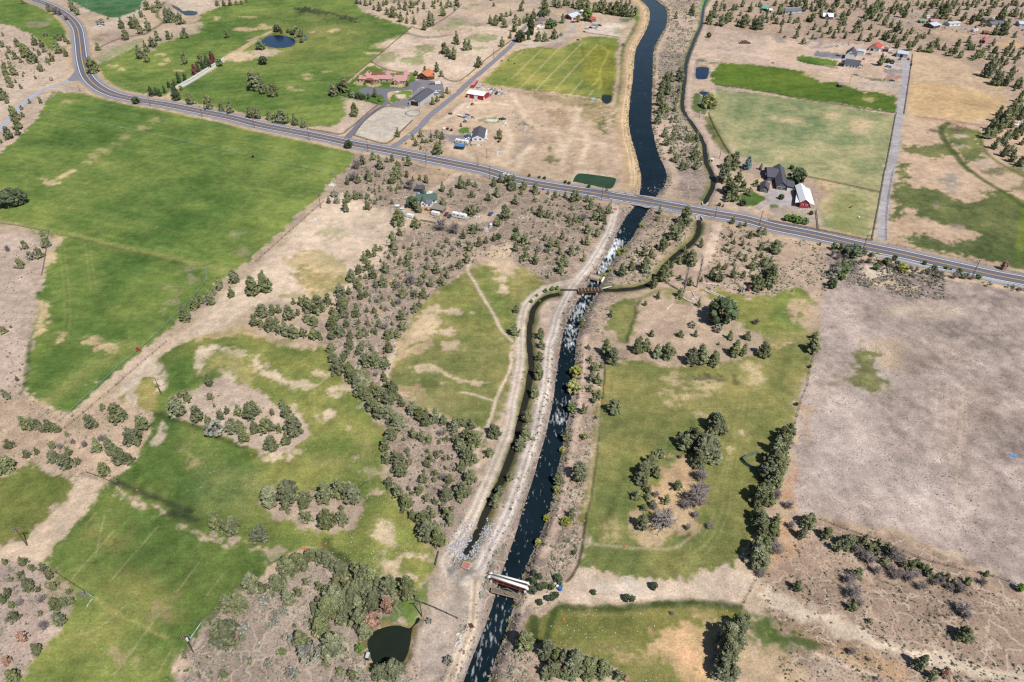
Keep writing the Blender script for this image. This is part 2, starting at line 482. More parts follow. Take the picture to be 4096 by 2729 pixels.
# ---- river margins
rv = np.concatenate([river_l, river_r[::-1]])
def margin(width, c, a, feather=1.5, warp=1.2, **kw):
 poly = rv
 m = width + 6
 idx = sel(poly[:, 0].min() - m, poly[:, 0].max() + m, 60, 420)
 RD = SDR[idx]
 al = a * sstep(width + feather, width - feather, RD + WX[idx] * warp)
 k = al > 0.003
 lay(idx[k], al[k], c, 0.5, kw.get('grass'), kw.get('tuft'), kw.get('region'), None, None)
SDR = np.full(NV, 1e3)
_i = sel(rv[:, 0].min() - 22, rv[:, 0].max() + 22, rv[:, 1].min() - 22, rv[:, 1].max() + 22)
SDR[_i] = sdf(rv, GX[_i], GY[_i])
margin(15, (lin(168, 147, 131)), 0.85, 3, 2, tuft=0.9)
margin(6.5, (lin(136, 122, 114)), 0.85, 2, 1.5, tuft=0.8)
# ---- green fields
GF = dict(grass=1, tuft=0.0)
paint('A1', '-300 -90 160 -90 220 0 420 75 520 140 630 200 655 340 560 350 480 470 410 400 300 330 180 265 100 230 -300 215', 'green', 2, 2, region='upper_left_pasture', streak=(0.3, 0.12, 3), **GF)
spots('A1', '310 225 90 28 410 228 30 18 450 180 40 10', 'grey', 3, 0.6)
spots('A1', '300 235 60 20', 'mid', 3, 0.6)
spots('A1', '540 450 80 30 460 430 70 40', 'mid', 3, 0.6)
paint('A1', '480 -60 690 30 760 65 860 110 1000 160 1100 160 1200 120 1300 70 1330 -80', 'blue', 2, 1.5, region='far_pasture', streak=(0.3, 0.12, 4), **GF)
paint(Z, '222 150 290 118 330 98 400 80 425 65 455 45 470 28 520 12 640 -20 800 -30 830 25 870 40 945 65 870 125 828 175 822 190 775 197 790 232 838 238 825 275 765 294 690 292 640 280 560 262 500 250 420 230 345 219 270 208 240 195 228 178', 'green', 2.5, 3, region='hay_meadow', streak=(0.25, 0.16, 4), **GF)
paint(Z, '560 40 700 10 850 40 900 70 760 130 640 150 560 110', 'mid', 12, 6, 0.5, grass=1)
paint('A1', '1330 270 1500 270 1700 230 1850 200 1820 300 1650 350 1480 400 1400 470 1330 480 1290 400', 'dirt', 5, 5, 0.75, grass=0)
paint('A1', '820 540 900 520 1100 420 1300 350 1330 380 1150 480 950 570 860 580', 'pgreen', 4, 2, 0.8)
paint('A2', '330 75 480 65 600 90 700 110 830 140 900 180 960 215 880 200 760 150 640 130 500 120 360 100', 'dark', 5, 8, 0.85, var=0.8)
paint('A2', '400 80 700 130 950 220 800 230 550 190 420 140', 'dark', 10, 9, 0.3)
paint('A2', '430 260 560 250 760 270 760 300 620 300 560 350 480 340', 'olive', 4, 3, 0.8)
spots('A2', '720 275 50 14 520 295 30 8 700 290 40 12 450 690 50 8 460 725 35 10 380 830 50 10 640 660 60 8 1060 490 80 12 80 255 90 18 60 230 40 10 300 805 30 10', 'straw', 3, 0.6)
paint('A2', '-40 470 60 440 180 450 240 470 150 510 60 530 -40 540', 'dirt', 4, 3, 0.8, grass=0)
paint('A2', '1080 410 1300 330 1360 330 1180 450 1060 440', 'straw', 4, 3, 0.7)
spots('A2', '850 350 200 40 900 650 120 60 350 950 90 70', 'mid', 8, 0.45)
spots('A2', '1100 260 250 40 400 200 180 25 250 560 150 30 700 900 150 40', 'lush', 10, 0.4)
spots('A1', '1535 550 30 20 1130 640 25 14 1040 605 50 8 1480 590 40 10 1500 500 60 10 2270 160 90 8 1995 170 30 16 2250 270 120 18 1650 650 40 10', 'straw', 3, 0.7)
paint('A2', '820 930 960 930 1120 960 1080 1010 940 1130 870 1200 780 1240 620 1200 480 1185 560 1165 700 1170 820 1090', 'dirt', 3, 2, 0.9, grass=0, tuft=0.2)
paint(Z, '120 208 190 214 300 240 420 262 520 284 620 306 700 325 760 337 812 352 814 366 790 395 745 425 735 450 700 480 640 540 560 605 500 650 490 668 420 730 330 803 250 873 180 938 150 950 90 930 60 905 58 885 72 800 88 700 103 640 113 592 135 552 112 540 80 535 30 515 -60 505 -60 470 0 475 55 455 0 440 -70 430 -70 375 0 352 60 300 85 270 105 232', 'green', 1.6, 2.2, region='large_green_field', streak=(-0.35, 0.14, 3), **GF)
paint(Z, '0 420 200 330 420 330 640 380 700 430 560 560 380 560 150 510', 'lush', 25, 10, 0.35, grass=1)
paint(Z, '160 560 420 620 470 660 330 780 140 800 100 700', 'lush', 18, 8, 0.4, grass=1)
stroke('B1', '-60 470 200 505 470 560 700 590 1000 680 1300 740 1600 800 1850 870 2050 930', 'yell', 5, 3, 1, 0.6)
stroke('B1', '600 600 900 670 1300 770 1700 860', 'wet', 2.5, 2, 1, 0.5)
spots('A1', '1430 1095 40 22 1320 1165 45 20 1155 1262 45 20 1060 1320 35 12 945 1390 50 25 800 1490 30 12 630 937 45 15 860 1440 40 25', 'straw', 4, 0.45)
stroke('A1', '1000 1568 880 1430 1000 1360', 'yell', 4, 4, 1, 0.4)
spots('B1', '480 112 70 22 600 45 30 18 390 75 30 12', 'straw', 2, 0.7)
stroke('B1', '540 70 660 0', 'straw', 5, 2, 1, 0.7)
spots('B1', '1600 1110 130 85', 'mid', 3, 0.5)
spots('B1', '1560 1060 50 22 1580 1125 30 15 1730 905 60 25 1600 1210 70 28 2180 575 60 25 2220 745 65 22 1490 1288 18 12 1750 1000 30 40', (lin(176, 164, 134)), 4, 0.4)
paint('B1', '430 760 470 740 530 780 500 850 420 870', 'straw', 2, 1.5, 0.8)
paint('B1', '510 590 600 610 560 640 500 670 480 640', 'straw', 2, 1, 0.8)
paint('B1', '360 1200 440 1210 440 1400 400 1500 330 1520 340 1350', 'straw', 2, 1.5, 0.8)
spots('B1', '570 1530 40 40 820 1550 40 30', 'straw', 3, 0.7)
spots('C1', '1010 55 90 50 810 20 60 30 900 70 40 30 860 375 45 30', 'straw', 2.5, 0.75)
stroke('C1', '470 540 620 420 900 210 1150 60', 'yell', 9, 5, 2, 0.5)
paint('C1', '170 540 330 500 450 520 470 600 580 640 520 700 350 680 220 650', 'straw', 3, 2.5, 0.85)
paint('C1', '150 580 260 560 420 640 560 680 520 740 300 690 180 640', 'dirt', 3, 2, 0.6)
stroke('C1', '270 0 250 300 240 380 190 480', 'wet', 2, 1, 0.6, 0.7)
# dusty strip below the big field and the dry ground beside it
paint(Z, '745 455 790 440 860 480 780 580 700 640 620 690 520 740 440 790 370 850 300 920 260 918 330 850 420 765 500 690 570 630 650 560', (lin(205, 185, 164)), 3, 2.5, 0.9, grass=0, tuft=0.1)
paint('B2', '250 860 420 720 560 700 700 770 800 850 860 960 720 1100 600 1170 300 1180 200 1150 400 1100 330 960', (lin(168, 158, 112)), 5, 4, 0.8, grass=0.6)
paint('B2', '300 900 440 900 620 980 820 1000 700 1110 560 1120 420 1040', 'olive', 5, 4, 0.7, grass=1)
spots('B2', '690 570 150 50', (lin(176, 168, 132)), 4, 0.6, tuft=0.7)
paint(Z, '430 790 470 765 560 755 640 775 740 800 745 850 690 880 620 860 540 810 470 800', (lin(160, 148, 104)), 5, 4, 0.8, grass=0.7)
# ---- lower-left meadows
paint(Z, '262 918 350 828 400 795 470 780 560 770 660 800 745 802 770 850 835 930 885 1000 880 1090 910 1130 960 1200 990 1250 1002 1280 985 1320 965 1350 940 1440 900 1350 830 1312 760 1265 700 1268 640 1292 600 1260 470 1235 380 1185 270 1130 250 1110 300 1060 340 990 345 950', 'mid', 2, 2, region='lower_meadow', streak=(1.3, 0.12, 3), **GF)
paint('C1', '1030 520 1130 400 1400 300 1450 500 1440 640 1240 640 1100 600', (lin(156, 146, 92)), 4, 3, 0.9, grass=0.8)
paint('C1', '1000 540 1180 340 1380 140 1440 150 1480 240 1540 400 1500 470 1430 460 1420 300 1330 330 1240 420 1230 520 1250 640 1150 610 1150 480 1060 540', (lin(212, 193, 173)), 2, 1.5, 0.9, grass=0)
paint('C1', '1500 280 1640 150 1760 110 1830 200 1800 330 1700 430 1600 470 1500 640 1450 600 1480 480 1540 400', 'green', 3, 2, 0.8, grass=1)
paint('C1', '1790 170 1850 60 1960 30 2100 80 2351 150 2351 200 2150 150 2000 90 1900 150 1850 280 1800 300', (lin(214, 195, 170)), 2.5, 2, 0.9, grass=0)
paint('C1', '2000 320 2080 250 2180 320 2200 430 2120 520 2040 480', (lin(208, 190, 165)), 3, 2.5, 0.9, grass=0)
paint('C1', '1900 140 2100 100 2351 220 2351 520 2200 560 2190 360 2050 230 1960 260 1860 300', (lin(160, 152, 98)), 4, 3, 0.8, grass=0.8)
paint('C1', '1390 690 1510 690 1650 730 1800 790 1950 850 2150 930 2260 960 2351 1030 2351 1300 2200 1450 1900 1500 1500 1420 1250 1320 1050 1230 1180 1140 1260 1040 1330 940', 'lush', 4, 3, 0.7, grass=1)
paint('C1', '1440 780 1480 730 1510 750 1500 860 1450 950 1410 930', (lin(208, 190, 168)), 1.5, 1, 0.9, grass=0)
paint('C1', '1660 860 1780 880 1840 1000 1850 1130 1760 1120 1700 1000', 'olive', 4, 4, 0.7)
spots('C1', '1770 1060 50 70', (lin(176, 160, 118)), 4, 0.6)
paint('C1', '1850 1150 2200 1150 2351 1250 2351 1568 1850 1568 1750 1350', (lin(134, 140, 86)), 6, 4, 0.7, grass=1)
paint('C2', '0 170 150 260 300 330 480 360 560 385 540 430 400 440 250 385 60 275 0 260', (lin(212, 192, 166)), 2.5, 2.5, 0.9, grass=0)
spots('C2', '600 285 90 22 760 420 90 28 650 665 60 26 730 480 40 12 850 805 50 25 560 700 25 30 1090 1205 90 18 1110 1370 60 14 900 1105 20 25 350 590 60 40 200 1060 130 50 400 1000 40 15 380 30 60 10 1000 600 60 20', (lin(210, 190, 164)), 2.5, 0.8)
spots('C2', '300 520 250 60 700 200 220 70 200 480 150 80', 'mid', 8, 0.5)
spots('C2', '950 950 60 60 1010 900 90 150 600 1100 200 50', (lin(150, 146, 92)), 6, 0.5)
spots('C2', '700 950 220 90 1050 1150 100 120 950 620 120 70', 'lush', 9, 0.5)
paint('C2', '930 200 980 240 1110 420 1060 430 960 300', 'lush', 1.5, 1, 0.8, grass=1)
spots('D2', '1150 180 80 90 1210 270 70 60 1140 390 40 30 1210 500 80 50 1500 410 100 35 1350 430 40 20 1400 600 90 30', (lin(206, 186, 160)), 2.5, 0.8)
spots('D2', '300 250 250 80 1000 420 200 60 1350 230 160 100', 'green', 7, 0.5)
stroke('D2', '650 260 700 360 800 430 900 520', 'wet', 3, 1.2, 0.8, 0.8)
paint('D2', '1260 800 1450 740 1560 660 1620 640 1590 740 1540 900 1500 1000 1400 1010 1250 1000 1160 1020 1180 930', 'lush', 2.5, 2, 0.85, grass=1)
# lower-left corner fields
paint(Z, '-60 1110 0 1095 60 1064 100 1085 190 1100 175 1130 130 1180 60 1240 -60 1265', (lin(118, 122, 66)), 2, 2, region='corner_pasture', **GF)
spots('C1', '230 1170 60 60 120 1290 80 60 250 1400 100 50 400 1350 150 60', 'green', 6, 0.5)
spots('D1', '450 60 100 60 200 230 80 20', (lin(150, 140, 84)), 5, 0.5)
paint(Z, '100 1287 130 1250 240 1118 270 1132 380 1187 430 1212 470 1237 600 1262 655 1272 600 1320 520 1380 470 1425 440 1470 405 1530 395 1640 -20 1640 30 1568 80 1500 150 1430 172 1370 120 1310', (lin(112, 126, 66)), 2, 1.6, region='lower_left_field', streak=(0.9, 0.1, 2.5), **GF)
spots('D1', '1350 850 300 160 1450 880 120 60 900 1100 250 120 500 700 120 60 1200 650 300 120 1000 200 250 80', (lin(142, 138, 80)), 9, 0.55)
spots('D1', '1540 850 90 60 1450 940 80 40 1050 1330 60 30 1150 1450 50 30', (lin(176, 158, 124)), 4, 0.55)
spots('D1', '1100 260 120 90', 'yell', 5, 0.6, var=0.7)
spots('D1', '1950 450 300 150 600 420 150 90 700 1000 200 90 1750 900 200 120 1900 150 300 120', 'green', 10, 0.5)
stroke('D1', '880 800 1030 920 1200 1010 1350 1080 1530 1165', 'yell', 1.2, 0.8, 0.6, 0.8)
for q in ('960 40 880 380', '1040 180 640 640', '1460 130 1000 650', '1150 870 880 1090 700 1130', '1820 470 1700 640 1620 740', '1450 950 1350 1090 1180 1330 1050 1500', '1900 770 2050 570', '1580 1270 1450 1490', '880 20 780 130'):
 stroke('D1', q, (lin(186, 178, 140)), 0.45, 0.4, 0.2, 0.4, sm=2)
stroke('D1', '1850 1020 2000 900 2200 720 2351 560', 'wet', 3, 2, 1, 0.7)
stroke('C1', '1390 650 1500 690 1650 735 1850 810 2050 900 2250 970', 'wet', 2.4, 1.2, 0.6, 0.7)
stroke('C1', '780 1200 1000 1260 1250 1370 1500 1470 1750 1560', 'dark', 2.6, 1.3, 0.6, 0.8)
stroke('D1', '1570 0 1700 45 1800 80', 'dark', 2.6, 1.3, 0.6, 0.8)
paint(Z, '235 1112 190 1100 60 1240 -60 1270 -60 1310 60 1280 100 1287 140 1245', (lin(208, 186, 162)), 2, 2, 0.95, grass=0, tuft=0.1)
# juniper islands of bare soil
isl = dict(grass=0, tuft=0.6)
paint(Z, '385 940 400 910 440 895 470 880 500 865 560 880 600 900 640 935 690 945 712 985 700 1010 660 1035 612 1045 560 1020 480 985 420 965', (lin(190, 170, 154)), 1.5, 1.5, 0.95, **isl)
paint(Z, '-60 930 60 912 150 957 262 918 350 950 347 980 325 1020 300 1062 265 1097 250 1108 190 1085 60 1060 -60 1095', (lin(192, 168, 146)), 1.5, 1.5, 0.95, **isl)
paint(Z, '596 1150 620 1118 680 1128 730 1128 780 1105 832 1150 826 1190 792 1228 750 1228 680 1202 620 1187', (lin(178, 158, 142)), 1.5, 1.5, 0.95, **isl)
paint(Z, '600 1262 640 1255 655 1270 615 1290', (lin(190, 172, 150)), 1.5, 1, 0.8, grass=0)
spots('D1', '1985 200 50 30 2130 235 60 20', 'dirt', 1.5, 0.8)
# oval meadow in the middle
paint(Z, '1075 622 1130 592 1200 615 1245 640 1258 655 1212 690 1190 740 1180 790 1182 850 1152 920 1112 985 1080 982 1020 960 960 932 898 880 905 800 935 740 965 700 1010 662', 'olive', 2, 2, region='oval_meadow', streak=(0.4, 0.1, 3), **GF)
paint('B2', '2000 880 2100 900 2351 1000 2351 1568 2300 1568 2150 1250 2050 1050', 'green', 5, 3, 0.6, grass=1)
paint('B2', '1700 1080 1900 1000 2100 1200 2200 1400 2150 1500 1900 1500 1650 1200', 'mid', 6, 4, 0.7, grass=1)
paint('B2', '2000 750 2200 700 2351 660 2351 1000 2250 960 2150 900 2050 850', (lin(202, 178, 152)), 4, 4, 0.85, grass=0)
paint('B2', '1400 1400 1550 1290 1700 1380 1640 1500 1500 1568 1320 1568', (lin(204, 180, 150)), 4, 4, 0.85, grass=0)
spots('B2', '1660 1280 60 30 1810 1290 50 30 1740 1480 90 25 2240 1005 70 15 2260 1100 50 25 1990 1295 25 12 2200 860 60 20', (lin(208, 186, 160)), 3, 0.8)
paint('C2', '1280 0 1450 20 1620 30 1560 100 1400 150 1330 120 1260 200', (lin(206, 178, 144)), 4, 3, 0.8, grass=0)
paint('C2', '1420 250 1600 205 1700 260 1850 320 2050 370 2110 400 2060 415 1900 375 1740 320 1620 270 1500 285', (lin(208, 186, 156)), 2, 2, 0.9, grass=0)
spots('C2', '1790 25 90 35 1900 60 40 12 1765 392 30 8', (lin(206, 184, 156)), 2.5, 0.75)
paint('C2', '1230 380 1350 410 1560 480 1650 500 1500 530 1600 600 1800 700 1700 700 1450 570 1290 470', (lin(200, 176, 138)), 4, 3, 0.7)
spots('C2', '1600 560 250 60', (lin(148, 142, 98)), 7, 0.6)
paint('C2', '2080 560 2200 560 2240 480 2351 250 2351 450 2200 760 2080 980 2020 1020', (lin(126, 128, 74)), 2, 1.5, 0.7, grass=0.8)
stroke('B2', '2000 770 1940 900 2000 1010 2100 1180 2190 1340 2260 1470 2351 1568', 'track', 1.5, 0.7, 0.4, 0.9)
stroke('C2', '2340 100 2330 260 2250 430 2190 580 2130 780 2060 930 2030 1060 2040 1150', 'pale', 1.3, 0.7, 0.5, 0.9)
stroke('C2', '1890 465 2030 500 2190 545', 'pale', 1.0, 0.6, 0.4, 0.8)
stroke('C2', '2010 800 2095 830', 'pale', 1.0, 0.6, 0.4, 0.8)
stroke('C2', '1270 20 1260 120 1220 240 1210 330', 'pale', 2.2, 1.2, 0.6, 0.7)
# gravel bar between the ditch and the track
paint('B3', '280 1190 430 1200 400 1300 360 1400 320 1430 250 1380', (lin(208, 186, 170)), 1.5, 1.5, 0.9, tuft=0.1)
# ---- right side
paint(Z, '1402 700 1450 685 1465 700 1455 770 1430 785 1398 755', 'olive', 2, 2, grass=1, tuft=0)
paint('B3', '930 1250 1010 1200 1120 1180 1130 1250 1120 1350 1080 1450 1040 1568 980 1568 900 1450', 'olive', 2, 1.5, grass=1, tuft=0)
stroke('B3', '1170 1190 1140 1250 1130 1340 1090 1440 1050 1560', 'wet', 1.8, 0.9, 0.6, 0.8, grass=1)
stroke('B3', '940 1240 1050 1190 1180 1170 1300 1110 1430 1090 1500 1140 1600 1190', (lin(120, 124, 66)), 2.4, 1.2, 0.6, 0.8, grass=1)
spots('B3', '1440 1120 70 40 1570 1200 60 30', 'olive', 3, 0.7)
paint(Z, '1610 672 1660 665 1720 690 1780 680 1832 660 1868 690 1850 760 1800 785 1760 780 1730 760 1690 740 1660 705', 'mid', 3, 3, region='upper_right_meadow', grass=1, tuft=0)
paint(Z, '1780 672 1832 660 1870 690 1850 730 1848 760 1790 768', 'green', 4, 3, 0.7, grass=1)
paint(Z, '1760 770 1870 755 1905 700 1900 800 1860 900 1820 960 1780 900 1770 830', 'olive', 4, 3, 0.9, grass=1, tuft=0)
spots('C4', '240 180 40 25 210 280 45 30 290 115 15 20 350 205 12 14 190 30 60 25 100 70 60 35', (lin(196, 176, 146)), 2, 0.85)
spots('B4', '330 1350 60 110 300 1250 80 60', (lin(196, 170, 142)), 4, 0.75)
paint(Z, '1385 850 1400 835 1460 828 1560 842 1640 838 1720 822 1770 800 1830 790 1862 800 1852 870 1832 960 1795 1050 1768 1120 1745 1170 1725 1230 1708 1290 1690 1312 1640 1332 1580 1342 1480 1336 1400 1322 1330 1312 1342 1200 1356 1100 1366 1000 1376 900', (lin(124, 126, 75)), 2, 2, region='right_meadow', streak=(1.2, 0.12, 2.5), **GF)
spots('C3', '1700 380 260 35 1500 320 120 20 1800 420 200 20 1450 460 70 12 1700 490 140 14 1600 525 80 12 1760 655 60 30 1500 500 90 10 2250 330 90 90 1490 550 50 8 2200 250 90 50', (lin(196, 178, 140)), 3, 0.65)
spots('C3', '2050 385 18 40 1750 330 150 12 1850 350 120 10', 'dark', 3, 0.6)
spots('C3', '2150 620 60 200 1200 700 250 150', (lin(140, 138, 84)), 10, 0.25)
spots('C3', '1000 1200 150 200 2100 1200 150 200', 'mid', 10, 0.4)
spots('C3', '1995 1000 45 40 2110 860 30 30', (lin(206, 182, 150)), 2, 0.85)
spots('C4', '100 700 90 130 100 450 120 60', 'mid', 7, 0.5)
paint('C3', '1500 1040 1650 1050 1700 1120 1690 1250 1720 1330 1700 1480 1640 1568 1260 1568 1280 1420 1350 1340 1380 1150', (lin(196, 166, 132)), 2.5, 2, 0.95, grass=0, tuft=0.5)
paint('D3', '1100 0 1700 0 1720 80 1690 160 1560 220 1480 240 1400 270 1200 300 1110 240', (lin(196, 170, 138)), 2.5, 2, 0.9, grass=0, tuft=0.4)
spots('D3', '960 170 30 70 870 230 50 30 940 240 40 30', (lin(176, 162, 118)), 3, 0.7)
stroke('C3', '850 200 850 330 830 520 800 750 785 950 765 1150 740 1350 700 1560', 'dark', 0.9, 0.4, 0.3, 0.9, grass=1)
stroke('D3', '695 0 660 200 630 380 600 500 540 600 470 680', 'dark', 1.0, 0.45, 0.3, 0.9, grass=1)
stroke('C3', '820 320 805 600 780 800 750 1100 720 1350 680 1560', (lin(178, 164, 122)), 1.6, 0.8, 0.5, 0.6)
stroke('D3', '660 292 900 315 1100 332 1350 340 1500 335 1600 270 1700 170', (lin(170, 162, 130)), 1.0, 0.7, 0.4, 0.7)
paint('D3', '460 690 600 540 800 580 900 610 1000 660 1200 640 1300 640 1400 660 1550 640 1650 600 1780 580 1850 550 1990 510 2100 500 2200 560 2230 620 2200 720 2120 860 1900 840 1700 820 1500 800 1250 830 900 850 700 860 400 860 200 850 30 900 60 720', (lin(206, 186, 166)), 2, 2.2, 0.95, grass=0, tuft=0.2)
spots('D3', '1100 720 350 40 1250 760 300 16 1000 700 180 30', (lin(216, 202, 186)), 3, 0.7)
stroke('D3', '620 770 900 800 1200 785 1500 755', 'pale', 1.0, 0.5, 0.4, 0.8)
paint('D4', '-60 700 0 735 200 820 450 920 700 1020 1000 1130 1300 1230 1700 1330 2000 1430 2450 1560 2450 1640 2000 1560 1500 1420 1100 1290 800 1180 500 1090 250 990 100 920 -60 880', (lin(214, 196, 175)), 2.5, 2.2, 0.95, grass=0, tuft=0.25)
paint('D4', '100 1050 300 1120 700 1250 1000 1330 1250 1440 1300 1568 1000 1568 700 1450 300 1280', (lin(188, 154, 116)), 4, 3, 0.6, grass=0)
paint('D4', '350 1330 700 1400 1000 1568 200 1568 300 1420', (lin(182, 166, 150)), 5, 3, 0.6, grass=0)
stroke('D4', '200 1210 500 1330 760 1440 1000 1520', 'pale', 1.2, 0.6, 0.5, 0.8)
paint('D3', '190 960 260 950 400 890 460 870 650 880 780 880 1000 880 1300 850 1550 840 1800 850 2000 870 2110 880 2090 980 2000 1000 1900 1050 1860 1160 1800 1300 1760 1500 1700 1700 1080 1700 1060 1600 900 1480 800 1400 700 1320 550 1280 430 1270 300 1250 200 1260 150 1100', (lin(118, 120, 66)), 2, 1.8, region='bottom_meadow', grass=1, tuft=0)
paint('D3', '1420 1100 1600 1040 1800 980 1900 1020 1850 1180 1780 1350 1740 1568 1500 1568 1400 1400 1100 1330 900 1330 1050 1250 1250 1250', (lin(202, 172, 132)), 4, 3.5, 0.85, grass=0.2)
spots('D3', '1250 1480 180 90 800 1280 200 60', (lin(150, 144, 92)), 8, 0.6)
stroke('D3', '480 970 650 960 770 955 1000 945 1300 950 1500 935 1750 930 2000 925', (lin(140, 134, 80)), 1.4, 0.8, 0.4, 0.7)
stroke('D3', '780 885 1000 885 1300 855 1550 840 1900 850 2100 880', 'wet', 2.4, 1, 0.5, 0.85)
stroke('D3', '470 880 660 885', 'wet', 2.2, 0.8, 0.4, 0.85)
stroke('D3', '410 900 370 1000 330 1130 305 1240', 'wet', 2.2, 0.8, 0.4, 0.85)
paint('D3', '195 960 235 965 245 1060 240 1200 220 1270 180 1200 185 1080', 'wet', 2, 1, 0.8, grass=1)
paint('D3', '2110 890 2200 880 2351 960 2450 1080 2500 1200 2420 1300 2250 1250 2160 1180 2200 1050 2120 980', (lin(92, 108, 56)), 3, 2.5, 0.9, grass=1, tuft=0)
paint('D4', '-60 980 60 1040 170 1120 300 1160 380 1230 350 1260 230 1290 120 1330 -60 1300', (lin(92, 108, 56)), 3, 2.5, 0.9, grass=1, tuft=0)
paint('D3', '2100 1250 2351 1250 2500 1300 2700 1600 2000 1700 2060 1450', (lin(192, 168, 136)), 4, 3, 0.8, grass=0)
for t_, q in (('C3', '2180 450 2140 700 2050 1050 1990 1300 1960 1568'), ('C3', '2130 460 2090 760 2010 1050 1950 1300'), ('D3', '1960 0 1850 250 1700 400 1500 470'), ('D3', '1900 0 1800 230 1650 370'), ('B1', '560 620 620 1200 600 1568'), ('B1', '800 660 860 1100'), ('B1', '400 300 1000 420 1700 600'), ('A1', '900 640 1050 760 1250 830'), ('A1', '960 600 1100 720 1350 800'), ('A2', '2240 600 2230 700'), ('A2', '560 870 620 930 560 960'), ('C2', '560 400 570 700'), ('C2', '1000 900 1060 1200 1100 1400'), ('C2', '980 900 1030 1200')):
 two_track(t_, q, 2.4, (lin(156, 152, 98)), 0.6, 0.32, region=None)
# the dry mauve field
paint(Z, '1902 610 1960 615 2100 630 2250 655 2353 672 2460 690 2460 1400 2353 1350 2200 1275 2060 1212 1930 1192 1835 1182 1815 1085 1832 960 1855 870 1880 760 1895 680', 'mauve', 1.6, 1.5, region='dry_field', grass=0, tuft=0.62, var=0.55, streak=(1.45, 0.07, 2.2))
spots('B4', '1050 930 180 40 1100 1050 250 40 1450 1280 400 80', (lin(200, 182, 164)), 5, 0.7)
spots('C4', '700 600 350 90 800 1100 400 250 1000 350 250 120 450 1000 150 300 1300 1300 300 200', 'mauvel', 14, 0.6)
spots('C4', '1500 100 250 80 1250 230 150 60 1900 600 250 200 1700 900 150 300 480 470 80 50', (lin(168, 148, 134)), 14, 0.5)
spots('C4', '1050 30 200 70 1150 200 90 60 1100 130 100 80', (lin(200, 176, 146)), 7, 0.6)
paint('C4', '820 80 900 30 1000 60 1000 150 1040 250 1060 350 1000 430 850 440 720 410 560 410 450 400 560 380 700 380 740 290 800 240', (lin(92, 104, 52)), 3, 5, 0.9, var=0.7, grass=1)
paint('C4', '480 320 700 270 760 240 840 120 900 60 1020 90 1060 300 1150 440 1100 500 900 460 600 420 450 400', (lin(140, 136, 92)), 4, 5, 0.4, var=0.6)
stroke('C4', '440 375 560 375 720 380', (lin(160, 144, 134)), 3, 1, 0.6, 0.9)
paint('C4', '330 950 390 780 370 700 280 640 300 560 400 600 360 850', (lin(176, 146, 112)), 3, 3, 0.6)
paint('C4', '150 1550 180 1200 220 1050 250 1080 230 1300 260 1560', (lin(188, 144, 112)), 3, 2, 0.6)
for q in ('1650 380 1640 780', '1795 400 1770 850 1740 1250 1720 1568', '1560 400 1535 780', '1240 1350 1235 1560', '1730 560 1725 760', '1820 520 1815 760'):
 stroke('C4', q, (lin(196, 178, 158)), 0.7, 0.6, 0.3, 0.55, sm=2)
# brushy rim of the dry field
paint('B4', '560 700 700 800 900 830 1200 920 1500 960 1640 1000 1620 1150 1550 1200 1300 1170 1100 1120 850 1060 720 1040 600 1050 560 900', (lin(142, 128, 124)), 4, 4, 0.75, tuft=1)
paint('B4', '900 870 1100 900 1220 980 1200 1040 1050 1010 900 950', (lin(206, 190, 172)), 3, 3, 0.9, tuft=0.1)
paint('B4', '840 970 1000 1000 1150 1040 1390 1070 1350 1105 1150 1080 950 1040', (lin(206, 186, 158)), 3, 3, 0.9, tuft=0.1)
# ---- right-hand fields beyond the road
paint(Z, '1650 145 1770 152 1850 165 1880 190 1930 188 2000 208 2060 222 2066 262 2000 250 1850 228 1700 203 1640 195 1634 170', (lin(84, 108, 40)), 2, 3, region='bright_green_field', streak=(0.3, 0.16, 4), **GF)
paint('A3', '1850 590 2351 650 2351 840 1900 770', (lin(80, 108, 36)), 12, 5, 0.5)
spots('A4', '370 685 60 16 930 915 50 25 510 700 40 14 400 690 40 10', (lin(180, 160, 120)), 3, 0.75)
paint('A4', '560 740 620 690 800 760 900 850 780 810 640 760', 'dirt', 4, 3, 0.7)
paint(Z, '1645 203 1760 218 1900 238 2062 266 2052 300 2022 440 2003 550 1930 540 1887 530 1882 470 1905 440 1870 415 1820 395 1790 388 1720 370 1692 350 1660 320 1640 280 1628 250', 'pgreen', 2, 2, region='pale_green_pasture', streak=(0.35, 0.08, 4), **GF)
spots('A4', '600 1070 80 28 850 1150 110 60 870 1220 80 20 200 1110 100 22 120 1460 40 20 40 1090 40 20', (lin(192, 172, 138)), 4, 0.8)
spots('B4', '520 130 100 45 540 300 60 110 700 560 150 20', (lin(186, 164, 128)), 5, 0.8)
spots('B4', '470 150 50 40', 'brown', 4, 0.8)
stroke('B4', '960 250 930 450', (lin(170, 150, 120)), 2, 1, 0.5, 0.6)
paint('B4', '460 420 600 200 1010 230 950 630 700 590 470 540', 'pgreen', 3, 3, 0.4, grass=1)
paint('B4', '580 230 700 190 900 230 880 450 850 600 640 560 560 420', 'mid', 9, 4, 0.5)
